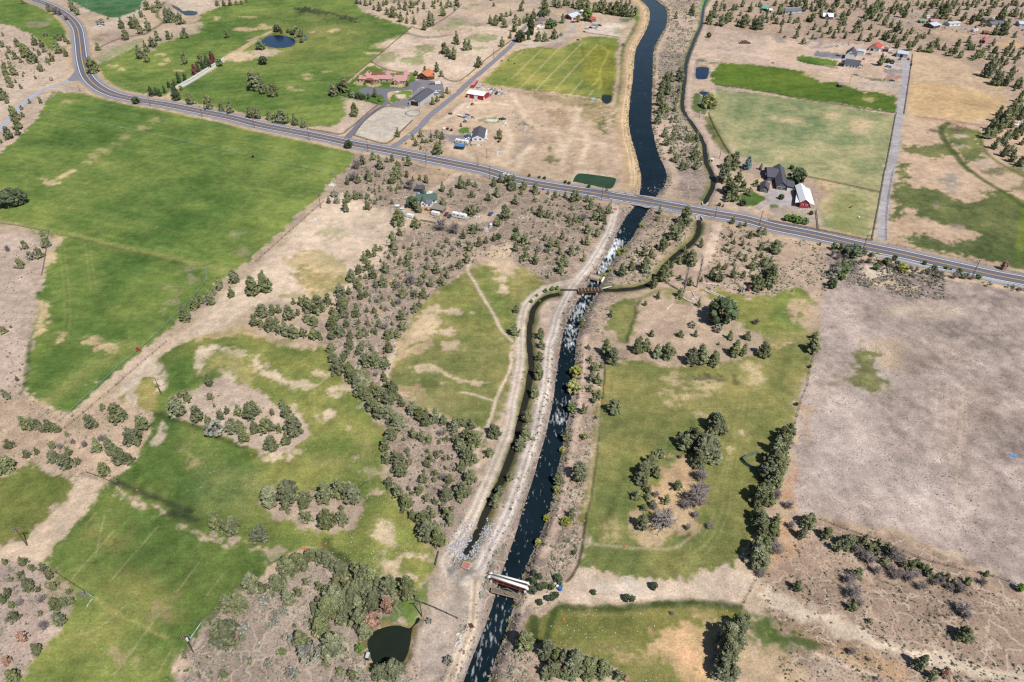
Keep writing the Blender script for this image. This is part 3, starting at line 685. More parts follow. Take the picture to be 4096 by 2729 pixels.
# marshy field at the right edge
paint('B4', '1190 -60 1290 -60 1240 120 1350 180 1450 160 1600 180 1720 250 1820 295 1950 260 2050 200 2100 150 2200 200 2450 300 2450 960 2200 880 1900 810 1600 760 1350 700 1250 620 1420 560 1650 660 1850 650 1950 600 1800 540 1600 500 1450 430 1390 420 1340 340 1230 370 1270 440 1120 480', (lin(92, 104, 58)), 3, 4, 0.95, region='marsh_pasture', grass=1, tuft=0, var=0.5)
paint('A4', '1220 1310 1300 1330 1420 1350 1560 1310 1640 1330 1740 1410 1640 1440 1480 1460 1400 1420 1300 1400 1230 1380', (lin(92, 104, 58)), 3, 4, 0.9, grass=1, var=0.5)
paint('A4', '1580 1170 1660 1150 1700 1180 1920 1190 1960 1300 2020 1400 1920 1470 1800 1500 1760 1400 1720 1330 1640 1270', (lin(92, 108, 54)), 3, 4, 0.9, grass=1, var=0.5)
spots('A4', '1500 1205 80 14 1720 1170 80 22', (lin(104, 84, 72)), 4, 0.8)
spots('A4', '1760 1250 70 14 1790 1350 60 14 1930 1490 90 30 2040 1540 80 20', (lin(190, 172, 156)), 3, 0.8)
spots('B4', '1650 80 90 60 1700 150 60 40', (lin(156, 148, 140)), 4, 0.7)
spots('B4', '1750 520 60 30 1530 325 16 12', (lin(160, 146, 130)), 3, 0.7)
spots('B4', '1250 500 140 50', (lin(150, 120, 90)), 8, 0.3)
paint('B4', '1950 0 2351 -60 2450 200 2200 180 2100 60', (lin(104, 112, 66)), 4, 3, 0.7, grass=1)
spots('B4', '2200 90 130 80', (lin(196, 172, 146)), 4, 0.85)
stroke('A4', '1655 1130 1590 1190 1600 1250 1680 1370 1780 1500 1850 1568', (lin(64, 82, 36)), 5, 1.5, 0.8, 0.9, grass=1)
stroke('B4', '1860 0 2000 100 2150 190 2351 330', (lin(70, 88, 34)), 4, 1.2, 0.6, 0.9, grass=1)
stroke('B4', '2351 350 2320 560 2300 830', (lin(104, 120, 44)), 3, 1, 0.6, 0.7, grass=1)
stroke('A4', '1930 1210 2000 1390 2100 1480 2351 1620', (lin(96, 104, 48)), 3, 1, 0.6, 0.8)
stroke('A4', '1380 1075 1600 1100 1900 1145 2351 1210', 'cinder', 5, 1.5, 0.6, 0.7)
# ---- field left of the canal
paint(Z, '1130 165 1180 117 1240 107 1290 112 1320 95 1360 82 1422 88 1420 170 1408 232 1362 226 1250 210 1150 198 1103 190', (lin(128, 136, 70)), 2, 2, region='striped_field', streak=(0.6, 0.14, 4), **GF)
paint('A3', '620 480 750 400 950 420 970 700 940 850 820 820 700 780 640 650', (lin(134, 132, 48)), 10, 4, 0.6, var=0.5)
for q in ('100 470 0 550', '280 450 0 720', '490 385 75 810', '645 390 215 835', '780 420 580 620 360 865', '655 735 520 885', '745 830 680 915'):
 stroke('A3', q, (lin(190, 176, 132)), 1.5, 0.9, 0.3, 0.6, sm=2)
stroke('A3', '780 410 880 470 860 540 810 650 800 720 740 790', (lin(168, 164, 84)), 2, 1, 0.4, 0.7)
stroke('A3', '810 720 820 760 800 820', (lin(168, 164, 84)), 2, 1, 0.4, 0.7)
stroke('A3', '640 430 660 520 710 590 700 640', (lin(104, 100, 50)), 2, 1, 0.4, 0.6)
paint('A3', '100 840 400 880 700 920 890 960 900 1050 850 1220 780 1250 740 1100 620 1100 650 1000 400 950 200 890', (lin(128, 116, 72)), 6, 6, 0.55, var=0.6)
paint('A3', '300 990 520 1010 560 1100 480 1200 380 1120', (lin(140, 118, 84)), 6, 5, 0.5)
spots('A3', '750 970 90 20 830 1150 30 80 960 1100 20 60 130 1140 40 12 230 1170 50 10 350 1360 20 30 640 1280 20 10 760 1320 20 8 390 1450 90 40 600 1410 40 14', (lin(92, 104, 54)), 4, 0.7, var=0.7)
paint('A3', '0 1000 60 1080 170 1200 180 1330 60 1450 0 1500 -40 1400 60 1330 120 1250 20 1100', (lin(160, 146, 134)), 4, 3, 0.6)
for q in ('0 860 60 960 160 1120 360 1200 540 1260 740 1300 950 1360', '540 1250 480 1400 460 1568', '650 1200 700 1300 640 1500', '620 1000 560 1200', '440 1270 420 1450', '180 1340 90 1440 60 1568'):
 stroke('A3', q, (lin(212, 192, 166)), 5, 2, 1.5, 0.8)
paint('A3', '940 480 1000 450 1000 700 960 960 910 950 940 800 970 650', (lin(190, 166, 146)), 2, 1.5, 0.8, grass=0)
# dry paddock right of the ranch
spots('A2', '1850 200 80 30 1800 250 60 16 2020 230 50 14 1910 270 70 8 2080 350 140 40 2050 445 60 16 1980 45 40 10 1930 78 20 8 1440 560 120 40 1560 440 90 40 1200 530 100 50 1500 500 60 30 1720 270 100 14', (lin(126, 136, 84)), 6, 0.7, var=0.6)
stroke('A2', '1390 305 1480 330 1600 345 1790 320', 'dark', 5, 2.5, 1.5, 0.7)
spots('A2', '1300 400 150 40 1380 380 80 30 1650 380 70 30', 'pale', 6, 0.7)
spots('A2', '1880 290 200 40 1740 460 90 60', (lin(184, 160, 140)), 8, 0.5)
# ranch garden
paint('A2', '1040 575 1110 590 1180 640 1260 660 1460 670 1470 750 1400 820 1440 830 1430 950 1220 960 1190 960 1130 970 1000 930 850 905 750 880 740 840 830 760 900 690', 'lawn', 1.2, 0.6, region='ranch_lawn', **GF)
paint('A2', '1040 575 1110 590 1180 640 1260 660 1230 665 1150 630 1090 605 1030 610 960 660 900 720 860 760 830 765 900 690', (lin(196, 170, 142)), 1, 0.5, 0.95, grass=0)
spots('A2', '1070 775 90 25 960 770 60 22 1300 785 70 20 1080 840 85 22 1250 870 50 30 1250 660 80 8', (lin(196, 168, 140)), 1, 0.95, grass=0)
paint('A2', '1200 860 1240 840 1330 830 1430 822 1445 850 1430 890 1330 925 1240 945 1215 920', (lin(196, 172, 142)), 1, 0.4, 0.95, grass=0)
paint('A2', '1235 900 1260 870 1340 840 1430 830 1435 855 1410 890 1340 905 1320 925 1250 940 1230 920', (lin(96, 126, 48)), 1, 0.4, 0.95, grass=1)
spots('A2', '1330 888 45 22', (lin(214, 196, 178)), 1, 0.95, grass=0)
spots('A2', '1305 888 14 6 1300 843 14 6', (lin(230, 226, 218)), 0.8, 0.9)
paint('A2', '895 1250 930 1180 980 1110 1060 1060 1140 1010 1200 975 1260 980 1370 1000 1510 1010 1510 1040 1440 1100 1340 1200 1210 1320 1130 1300 1020 1280 920 1270', 'sand', 0.8, 0.4, 1, 0.15, grass=0, tuft=0, region='riding_arena')
stroke('A2', '950 1210 1040 1250 1160 1290 1230 1270 1330 1190 1420 1090 1370 1020 1240 1000 1080 1080 980 1150', (lin(204, 192, 178)), 5, 3, 0.6, 0.5)
# farm yards
paint('A2', '1330 1340 1560 1180 1700 1120 1900 960 1930 820 2150 800 2330 830 2380 1000 2330 1200 2380 1400 2250 1540 2050 1540 1700 1460', (lin(196, 172, 148)), 3, 2, 0.8, tuft=0.15, grass=0)
paint('A2', '1310 1345 1400 1250 1500 1180 1760 1230 1700 1430 1560 1410', (lin(164, 144, 130)), 3, 2, 0.85, tuft=0.9)
paint('A2', '1480 1240 1600 1215 1800 1235 1970 1240 1980 1290 1940 1340 1830 1330 1750 1290 1700 1270 1600 1250', (lin(138, 134, 138)), 1.2, 0.8, 0.9, grass=0, tuft=0, region='gravel_drive')
paint('A2', '1865 1180 1890 1170 1960 1170 1965 1230 1870 1232', 'lawn', 0.8, 0.3, 0.95, grass=1)
spots('A2', '2150 1110 110 28', (lin(120, 124, 70)), 2, 0.7, var=0.7)
spots('A2', '1740 985 90 40 1980 1260 20 16', (lin(158, 132, 112)), 3, 0.6)
for q in ('1900 960 2100 940 2300 960 2351 1000', '1560 1180 1750 1080 1900 970', '2290 1150 2340 1300 2260 1430 2100 1500', '1780 1340 1950 1430 2050 1530', '2351 1480 2200 1550'):
 stroke('A2', q, (lin(214, 194, 170)), 5, 2, 1, 0.8)
paint('A3', '680 300 740 230 830 200 1010 220 1045 240 1000 290 985 345 850 335 720 315', (lin(206, 190, 176)), 2, 1, 0.95, tuft=0.05, region='yard')
paint('A3', '340 100 480 90 530 200 640 250 560 270 500 330 440 380 420 320 520 250 500 190', (lin(194, 170, 144)), 3, 2, 0.8, tuft=0.1)
spots('A3', '960 290 60 30', (lin(140, 150, 110)), 4, 0.6)
# farmhouse yard top right
paint('A4', '0 330 300 340 700 440 900 470 1180 480 1320 480 1320 600 1290 760 1230 850 1190 840 900 850 780 800 600 700 300 600 0 560', (lin(196, 172, 152)), 3, 2, 0.85, tuft=0.1, grass=0)
paint('A4', '265 520 310 508 450 530 640 560 640 610 500 605 330 580 275 560', 'lawn', 1.2, 0.5, 1, grass=1, tuft=0, region='farmhouse_lawn')
paint('A4', '430 480 460 470 700 500 690 545 560 535 425 515', (lin(124, 122, 132)), 1, 0.4, 1, grass=0, tuft=0, region='gravel_yard')
paint('A4', '800 490 950 500 1080 530 1180 545 1300 520 1310 600 1290 680 1240 680 1200 620 1150 570 1000 530 820 510', (lin(158, 152, 150)), 1.5, 1, 0.9, tuft=0, region='gravel_yard')
paint('A4', '1050 650 1150 630 1240 650 1240 690 1120 690', (lin(136, 132, 138)), 2, 1, 0.8)
spots('A4', '1190 710 110 22', 'cinder', 2.5, 0.7)
stroke('A4', '350 410 370 385 430 375 490 395 460 425 390 435 500 445 560 430 620 425', (lin(140, 134, 140)), 5, 1.5, 0.5, 0.8)
spots('A4', '100 360 70 35', (lin(140, 134, 128)), 3, 0.7)
paint('A4', '830 740 1000 750 1180 770 1210 820 1000 810 840 790', (lin(192, 178, 164)), 3, 3, 0.8, tuft=1)
paint('A4', '870 710 1000 720 1110 735 1090 750 960 745', (lin(84, 98, 58)), 2, 1.5, 0.85, var=0.7)
spots('A4', '1600 580 250 60 1800 350 150 40 1500 230 120 25 1650 310 200 30', (lin(186, 160, 136)), 6, 0.6)
spots('A4', '370 145 60 14 2200 410 140 30 2260 420 90 25', (lin(206, 172, 128)), 5, 0.6)
for q in ('360 90 500 100 620 140 660 160', '860 155 1150 150 1300 140 1500 110 1800 95 2100 85 2351 80', '1560 240 1620 220 1780 270 1900 270'):
 stroke('A4', q, (lin(156, 150, 150)), 8, 2.5, 0.8, 0.8, region='gravel_lane')
stroke('A4', '480 50 700 85 900 95', 'cinder', 7, 3, 0.8, 0.6)
# grey-roof house garden
paint('B3', '2050 280 2100 210 2200 190 2300 230 2330 270 2240 320 2150 335', 'lawn', 1.2, 0.6, 0.95, grass=1, tuft=0, region='house_lawn')
paint('B3', '2030 340 2200 345 2280 310 2340 260 2330 210 2270 190 2300 170 2420 180 2560 200 2600 320 2420 330 2351 320 2260 355 2150 365', (lin(182, 174, 174)), 1.2, 0.5, 0.95, grass=0, tuft=0, region='paved_drive')
paint('B4', '0 190 60 170 230 190 240 330 150 335 60 320 0 335', (lin(182, 174, 174)), 1.2, 0.5, 0.95, grass=0, tuft=0, region='paved_drive')
paint('B4', '160 20 210 40 280 130 280 185 235 190 225 140', 'lawn', 1, 0.4, 0.9, grass=1)
paint('B4', '0 340 140 320 430 350 450 380 460 540 380 520 200 480 0 440', (lin(176, 162, 148)), 2, 1, 0.9, tuft=0.5, grass=0)
spots('B4', '50 325 60 14', 'lawn', 1, 0.8)
paint('B4', '280 170 330 80 410 60 420 200 400 330 440 350 490 200 470 100', (lin(170, 150, 132)), 2, 1.5, 0.8, grass=0)
spots('A3', '1710 950 70 90 1760 1030 40 30', (lin(84, 104, 46)), 2, 0.9, grass=1, region='pond_margin')
spots('A3', '1740 800 80 40', (lin(196, 172, 148)), 3, 0.7)
stroke('A3', '1800 1080 1850 1180 1900 1290 1980 1400', (lin(96, 110, 40)), 7, 2, 1, 0.8, grass=1)
spots('A3', '1810 1180 30 50 1840 1260 30 20 1720 560 70 12 1830 580 60 12', (lin(78, 96, 50)), 3, 0.8, var=0.6)
spots('A3', '1560 1130 30 30', 'sage', 3, 0.6)
# green-roof homestead
paint('B2', '1220 420 1380 300 1500 250 1650 330 1750 330 1900 400 2100 380 2230 330 2320 320 2250 440 2100 480 1900 500 1700 490 1500 450 1300 460', (lin(192, 166, 140)), 2.5, 1.5, 0.85, tuft=0.1)
paint('B2', '1380 20 1800 -20 1860 20 1740 110 1560 120 1420 60', (lin(186, 160, 132)), 3, 2, 0.7, tuft=0.2)
spots('B2', '1300 1010 90 30 1080 1290 30 14', (lin(206, 164, 108)), 3, 0.7)
# ---- verges of the ditches and ponds
for nm, (c, wd, z) in DITCHES.items():
 stroke(None, None, (lin(104, 112, 56)), wd + 5, 1.6, 0.9, 0.8, world=np.array(c), grass=0.7, tuft=0.1)
 stroke(None, None, (lin(92, 84, 50)), wd + 1.2, 0.7, 0.5, 0.8, world=np.array(c))
stroke('A3', '1830 -60 1790 20 1760 90', (lin(110, 142, 84)), 14, 2, 1, 0.9, grass=1, var=0.6)
stroke('A3', '1160 60 1150 200 1110 300 1060 390 1020 470 1015 600 1010 720 990 850 970 980', (lin(84, 108, 46)), 5, 1.8, 1.2, 0.85, grass=1, var=0.6)
spots('A3', '1050 185 50 18 1130 160 40 20', (lin(80, 112, 48)), 3, 0.8)
spots('A3', '1020 415 26 14', (lin(40, 56, 60)), 2, 0.9)
for nm, (p, z, lb) in PONDS.items():
 m = 2.5 if nm not in ('slough', 'roadside') else 1.2
 c = p.mean(0)
 q = c + (p - c) * (1 + m / np.linalg.norm(p - c, axis=1).mean())
 paint(None, None, (lin(120, 112, 66)) if nm != 'roadside' else (lin(188, 182, 174)), 1, 0.6, 0.85, world=q, grass=0.4)
# ---- tracks
WESTBANK = cat(('A3', '1060 -120 1130 0 1200 60 1225 150 1190 270 1110 420 1080 550 1075 700 1060 850 1030 1050 1040 1250 1080 1400 1108 1568'), ('B3', '1115 80 1108 130'))
stroke(None, None, (lin(184, 156, 122)), 13, 3, 1.2, 0.85, world=ground(WESTBANK), tuft=0.3)
two_track(None, None, 2.6, (lin(214, 190, 152)), 1.3, 0.9, world=ground(WESTBANK))
EASTBANK = cat(('A3', '1340 -40 1390 0 1450 80 1440 200 1400 330 1340 440 1320 550 1340 650 1330 800 1320 1000 1340 1200 1400 1400 1470 1568'), ('B3', '1500 60 1490 120 1450 200'))
stroke(None, None, (lin(190, 168, 148)), 6, 2, 1, 0.8, world=ground(EASTBANK), tuft=0.2, region='dirt_track')
EASTROAD = cat(('A3', '1900 -120 1850 0 1790 100 1770 250 1720 400 1670 520 1640 650 1620 850 1610 980 1660 1080 1740 1180 1810 1300 1850 1430 1890 1568'), ('B3', '1920 90 1860 210 1830 290'))
two_track(None, None, 2.4, (lin(200, 178, 160)), 1.4, 0.7, bed=(lin(190, 168, 152)), bedw=6.5, world=ground(EASTROAD))
two_track('A3', '1670 530 1800 510 1950 480 2150 490 2351 530', 2.6, bed=(lin(200, 180, 164)), bedw=7)
RIVERROAD = cat(('B3', '950 300 945 380 890 560 800 720 700 880 600 1000 540 1090 480 1200 420 1330 380 1500'), ('C3', '350 0 330 150 310 400 270 600 220 820 140 1050 80 1250 10 1440'), ('D2', '2320 0 2250 150 2150 330 2080 480 2020 600 2005 720 1998 900 1985 1030 1950 1130 1880 1300 1800 1500 1770 1568 1680 1800'))
LOOPROAD = cat(('B3', '580 1005 400 1050 250 1115 145 1210 92 1350 80 1540'), ('C3', '78 100 70 230 40 400 5 560'), ('C2', '2325 760 2260 950 2180 1150 2080 1380 2000 1568'), ('D2', '1900 180 1800 350 1740 450 1765 540 1830 620 1930 640 2015 590'))
two_track(None, None, 2.2, (lin(216, 204, 192)), 1.0, 0.85, bed=(lin(182, 171, 164)), bedw=5.4, world=ground(RIVERROAD))
two_track(None, None, 2.2, (lin(214, 200, 184)), 1.0, 0.85, bed=(lin(188, 173, 160)), bedw=4.8, world=ground(LOOPROAD))
paint('D2', '1700 450 1760 560 1900 660 2030 620 2080 700 2060 900 1990 1050 1900 1250 1800 1450 1700 1640 1380 1640 1440 1400 1440 1200 1560 1000 1600 800 1640 620', (lin(180, 164, 150)), 2.5, 2, 0.75, tuft=0.35, grass=0)
paint('D2', '1750 700 1950 700 1980 860 1900 1000 1750 950 1700 820', (lin(160, 150, 140)), 5, 3, 0.6, tuft=0.1)
paint('D2', '1640 1090 1700 1060 1780 1080 1760 1250 1640 1500 1500 1640 1420 1640 1540 1350', (lin(164, 152, 144)), 4, 3, 0.6)
spots('D2', '1900 560 80 70 1810 480 40 60', (lin(136, 132, 130)), 3, 0.7)
two_track(None, None, 1.9, (lin(222, 202, 176)), 0.8, 0.9, bed=(lin(182, 164, 148)), bedw=3.6, world=G('D2', '2012 640 2000 800 1995 920 1980 1040 1950 1130 1880 1300 1800 1500 1770 1568 1680 1800'))
EASTPATH = cat(('C3', '660 -40 650 150 620 400 590 650 570 850 530 1050 480 1250 440 1450 400 1568'), ('D3', '430 60 350 230 280 380'))
two_track(None, None, 1.8, (lin(204, 180, 160)), 0.6, 0.7, bed=(lin(192, 168, 150)), bedw=5, world=ground(EASTPATH))
two_track('B3', '1890 470 1850 650 1790 800 1700 900', 2.4, bed=(lin(202, 180, 160)), bedw=6)
two_track('B2', '1890 0 1750 110 1600 190 1540 230 1480 270 1390 320 1380 360 1450 410 1550 450 1700 480 1900 480 2100 450 2200 380 2290 300', 2.2, bed=(lin(186, 166, 150)), bedw=5.5)
for s in ('770 270 900 250 1000 215 1100 190 1180 165 1300 110', ):
 stroke('A1', s, (lin(190, 182, 180)), 9, 2, 0.6, 0.9, region='gravel_lane')
stroke('A1', '-150 1130 0 1000 150 850 350 680 600 560 690 515', (lin(196, 176, 158)), 15, 5, 2, 0.8, region='dirt_track', tuft=0.05)
stroke('A1', '620 720 480 770 350 820', (lin(214, 184, 134)), 4, 2, 1, 0.8)
spots('A1', '950 320 60 14 900 360 60 16 980 370 30 10 1090 360 40 20', (lin(140, 116, 94)), 5, 0.6)
paint('A1', '380 960 560 830 640 800 760 800 900 860 820 850 640 830 480 850 420 940', 'grey', 3, 2, 0.6, tuft=0.7)
stroke('A1', '1510 20 1450 100 1450 160 1500 200 1420 260 1320 320', (lin(74, 92, 44)), 4, 1.5, 0.6, 0.8, grass=1)
paint('A1', '1540 0 1600 40 1680 110 1830 120 1960 60 1960 -60 1560 -60', (lin(200, 184, 166)), 4, 3, 0.8)
stroke('A1', '1490 940 1560 880 1620 820 1800 710 1950 620 2080 530 2200 460 2351 370', (lin(190, 168, 134)), 8, 1.5, 0.6, 0.95, grass=0, region='dirt_track')
spots('A1', '2200 520 130 50', (lin(202, 178, 150)), 4, 0.85, grass=0)
stroke('A2', '-60 370 60 330 140 290', (lin(196, 176, 144)), 6, 2.5, 1, 0.8)
# lane and driveways of gravel or old asphalt
LANE_N = G('B4', '1035 660 1045 600 1060 400 1090 150 1120 0').tolist() + G('A4', '1160 1400 1190 1150 1215 1000 1240 850 1260 720 1270 640 1262 570').tolist()
stroke(None, None, (lin(168, 164, 168)), 6.2, 0.8, 0.3, 0.95, world=np.array(LANE_N), grass=0, tuft=0, region='gravel_lane')
paint('B4', '960 680 1010 640 1060 640 1110 700 1130 725 1040 705', (lin(176, 168, 168)), 1.2, 0.5, 0.9, region='gravel_lane')
LANE_D = G('A2', '1235 1365 1290 1330 1480 1190 1600 1060 1800 900 2000 720 2200 550 2351 410').tolist() + G('A3', '40 340 110 260 150 225 165 205').tolist()
stroke(None, None, (lin(196, 168, 136)), 20, 4, 1, 0.7, world=np.array(LANE_D), grass=0)
stroke('A3', '0 415 200 412 400 380 500 320 560 260 520 210 480 185', (lin(178, 168, 164)), 6, 1.5, 0.5, 0.9, region='gravel_drive')
# road verges
idx = sel(-3000, 3000, 0, 1600)
rdist = np.full(NV, 1e3)
rdist[idx] = sdline(road_c, GX[idx], GY[idx])
for wd, c, a in ((13, (lin(190, 164, 132)), 0.75), (9.2, (lin(160, 150, 146)), 0.95)):
 d = rdist + WX * 1.0
 al = a * sstep(wd + 1.4, wd - 1.4, d)
 k = np.nonzero(al > 0.003)[0]
 lay(k, al[k], c, 0.3, 0.0, 0.15, 'road_verge' if wd < 10 else None, None, None)

# ------------------------------------------------------------------ relief: channels and ponds are cut into the sheet
GZ = np.zeros(NV)
GZ += 0.10 * (FIN - 0.5) + 0.25 * (MED - 0.5) * (TUFT > 0.3)
GZ *= sstep(7.0, 14.0, rdist)
wlv = wl_at(GY)
inn = SDR <= 0
GZ = np.where(inn, wlv - 0.7, np.minimum(GZ, np.where(SDR < 4.5, wlv - 0.1 + (0.0 - wlv + 0.1) * sstep(0, 4.2, SDR), 1e3)))
for nm, (c, wd, z) in DITCHES.items():
 c = np.array(c); ii = sel(c[:, 0].min() - 9, c[:, 0].max() + 9, c[:, 1].min() - 9, c[:, 1].max() + 9)
 d = sdline(smooth(c, 4), GX[ii], GY[ii]) - wd / 2
 GZ[ii] = np.where(d <= 0, np.minimum(GZ[ii], z - 0.5), np.where(d < 2.2, np.minimum(GZ[ii], z - 0.1 + (0.1 - z) * sstep(0, 2.2, d)), GZ[ii]))
for nm, (p, z, lb) in PONDS.items():
 p = smooth(p, 3, True)
 ii = sel(p[:, 0].min() - 9, p[:, 0].max() + 9, p[:, 1].min() - 9, p[:, 1].max() + 9)
 d = sdf(p, GX[ii], GY[ii])
 GZ[ii] = np.where(d <= 0, np.minimum(GZ[ii], z - 0.4), np.where(d < 2.5, np.minimum(GZ[ii], z - 0.1 + (0.1 - z) * sstep(0, 2.4, d)), GZ[ii]))
def height(x, y):
 """ground level at a place"""
 r = np.clip(np.interp(y, row_y, np.arange(NR)), 0, NR - 1.001)
 i = int(r); f = r - i
 def at(i):
  c = np.clip((x / hw[i] + 1) / 2 * (NC - 1), 0, NC - 1.001); j = int(c); g = c - j
  return GZ[i * NC + j] * (1 - g) + GZ[i * NC + j + 1] * g
 return at(i) * (1 - f) + at(i + 1) * f
def at_grid(A, x, y):
 i = np.clip(np.round(np.interp(y, row_y, np.arange(NR))), 0, NR - 1).astype(int)
 j = np.clip(np.round((x / hw[i] + 1) / 2 * (NC - 1)), 0, NC - 1).astype(int)
 return A[i * NC + j]

def ground_material():
 m, t, b = nodes_of('dry_soil_and_grass')
 p = wpos(t)
 col = N(t, 'Attribute', attribute_name='col').outputs['Color']
 gr = N(t, 'Attribute', attribute_name='grass').outputs['Fac']
 tu = N(t, 'Attribute', attribute_name='tuft').outputs['Fac']
 n1 = noise(t, 0.22, 8, 0.72, p)
 n2 = noise(t, 1.3, 5, 0.7, p)
 n3 = noise(t, 4.5, 2, 0.6, p)
 f = mathn(t, 'MULTIPLY', rng_map(t, n1, 0.3, 0.7, 0.76, 1.24), rng_map(t, n2, 0.3, 0.7, 0.72, 1.28))
 f = mathn(t, 'MULTIPLY', f, rng_map(t, n3, 0.3, 0.7, 0.78, 1.22))
 c = vmul(t, col, f)
 # bleached or greener blades within the turf
 hue = mathn(t, 'MULTIPLY', gr, rng_map(t, noise(t, 0.5, 7, 0.8, p), 0.48, 0.66, 0, 0.8), clamp=True)
 c2 = t.nodes.new('ShaderNodeVectorMath'); c2.operation = 'MULTIPLY'
 t.links.new(c, c2.inputs[0]); c2.inputs[1].default_value = (1.45, 1.16, 1.35)
 c = mixc(t, hue, c, c2.outputs[0])
 dk = mathn(t, 'MULTIPLY', gr, rng_map(t, noise(t, 0.75, 6, 0.78, p), 0.53, 0.66, 0, 0.75), clamp=True)
 c3 = t.nodes.new('ShaderNodeVectorMath'); c3.operation = 'MULTIPLY'
 t.links.new(c, c3.inputs[0]); c3.inputs[1].default_value = (0.62, 0.76, 0.62)
 c = mixc(t, dk, c, c3.outputs[0])
 mp = N(t, 'Mapping'); mp.inputs['Rotation'].default_value = (0, 0, 0.6); mp.inputs['Scale'].default_value = (0.06, 0.75, 1); t.links.new(p, mp.inputs[0])
 c = vmul(t, c, mathn(t, 'ADD', 1.0, mathn(t, 'MULTIPLY', gr, rng_map(t, noise(t, 1.0, 4, 0.6, mp.outputs[0]), 0.3, 0.7, -0.09, 0.09))))
 # trodden animal trails in the scrub
 vt = N(t, 'TexVoronoi', Scale=0.13, feature='DISTANCE_TO_EDGE'); wv = t.nodes.new('ShaderNodeVectorMath'); wv.operation = 'MULTIPLY_ADD'
 nv_ = N(t, 'TexNoise', Scale=0.2, Detail=4.0); t.links.new(p, nv_.inputs['Vector']); t.links.new(nv_.outputs['Color'], wv.inputs[0]); wv.inputs[1].default_value = (7, 7, 0); t.links.new(p, wv.inputs[2]); t.links.new(wv.outputs[0], vt.inputs['Vector'])
 tr = mathn(t, 'MULTIPLY', rng_map(t, vt.outputs['Distance'], 0.0, 0.035, 1, 0), rng_map(t, tu, 0.6, 0.8, 0, 0.75))
 c = mixc(t, tr, c, tuple(lin(206, 188, 168)))
 # dead tufts and twigs over the bare soil
 v = N(t, 'TexVoronoi', Scale=0.95); t.links.new(p, v.inputs['Vector'])
 dens = noise(t, 0.09, 4, 0.6, p)
 thr = mathn(t, 'MULTIPLY', rng_map(t, dens, 0.35, 0.65, 0.22, 0.56), tu)
 sp = mathn(t, 'SUBTRACT', thr, v.outputs['Distance'])
 sp = rng_map(t, sp, 0.0, 0.10, 0, 0.72)
 c = mixc(t, sp, c, tuple(lin(112, 102, 90)))
 v2 = N(t, 'TexVoronoi', Scale=2.1); t.links.new(p, v2.inputs['Vector'])
 st = mathn(t, 'MULTIPLY', rng_map(t, mathn(t, 'SUBTRACT', 0.13, v2.outputs['Distance']), 0, 0.05, 0, 0.5), mathn(t, 'SUBTRACT', 1.0, gr))
 c = mixc(t, st, c, tuple(lin(216, 206, 194)))
 t.links.new(c, b.inputs['Base Color'])
 b.inputs['Roughness'].default_value = 0.95
 b.inputs['Specular IOR Level'].default_value = 0.1
 bn = t.nodes.new('ShaderNodeBump'); bn.inputs['Strength'].default_value = 0.55; bn.inputs['Distance'].default_value = 0.35
 t.links.new(mathn(t, 'ADD', n2, mathn(t, 'MULTIPLY', n3, 0.4)), bn.inputs['Height']); t.links.new(bn.outputs[0], b.inputs['Normal'])
 return m
GM = ground_material()
CL = np.clip(CL, 0.004, 0.9)
i = np.arange(NR - 1)[:, None] * NC + np.arange(NC - 1)[None, :]
QF = np.stack([i, i + 1, i + NC + 1, i + NC], -1).reshape(-1, 4)
fid = RID[QF[:, 0]]
GV = np.c_[GX, GY, GZ]
REG_LABEL = dict(large_green_field='large irrigated green field left of the road', hay_meadow='green hay meadow around the oval pond', oval_meadow='oval olive meadow in the middle', dry_field='bare mauve-brown dry field on the right',
     right_meadow='olive meadow right of the river', lower_left_field='green field in the lower left corner', riding_arena='pale sand riding arena beside the ranch')
for k, nm in enumerate(REGIONS):
 F = QF[fid == k]
 if not len(F): continue
 u, inv = np.unique(F, return_inverse=True)
 me = np_mesh(nm, GV[u], inv.reshape(-1, 4), CL[u], True)
 for an, A in (('grass', GRASS), ('tuft', TUFT)):
  a = me.attributes.new(an, 'FLOAT', 'POINT'); a.data.foreach_set('value', A[u].astype(np.float32))
 struct(link(nm, me, GM), REG_LABEL.get(nm))
# the land beyond the survey, out to the horizon
far = MB(); n = len(row_y)
B = 9000
xl0, xr0, xl1, xr1 = -hw[0], hw[0], -hw[-1], hw[-1]; y0, y1 = row_y[0], row_y[-1]
for q in (((-B, -B), (B, -B), (xr0, y0), (xl0, y0)), ((xr0, y0), (B, -B), (B, B), (xr1, y1)), ((xl1, y1), (xr1, y1), (B, B), (-B, B)), ((-B, -B), (xl0, y0), (xl1, y1), (-B, B))):
 far.quad(*[(x, y, -0.02) for x, y in q])
struct(far.build('terrain', mat('far_dry_land', (176, 156, 140), 0.95, 0.3, 0.01, 0.1)))

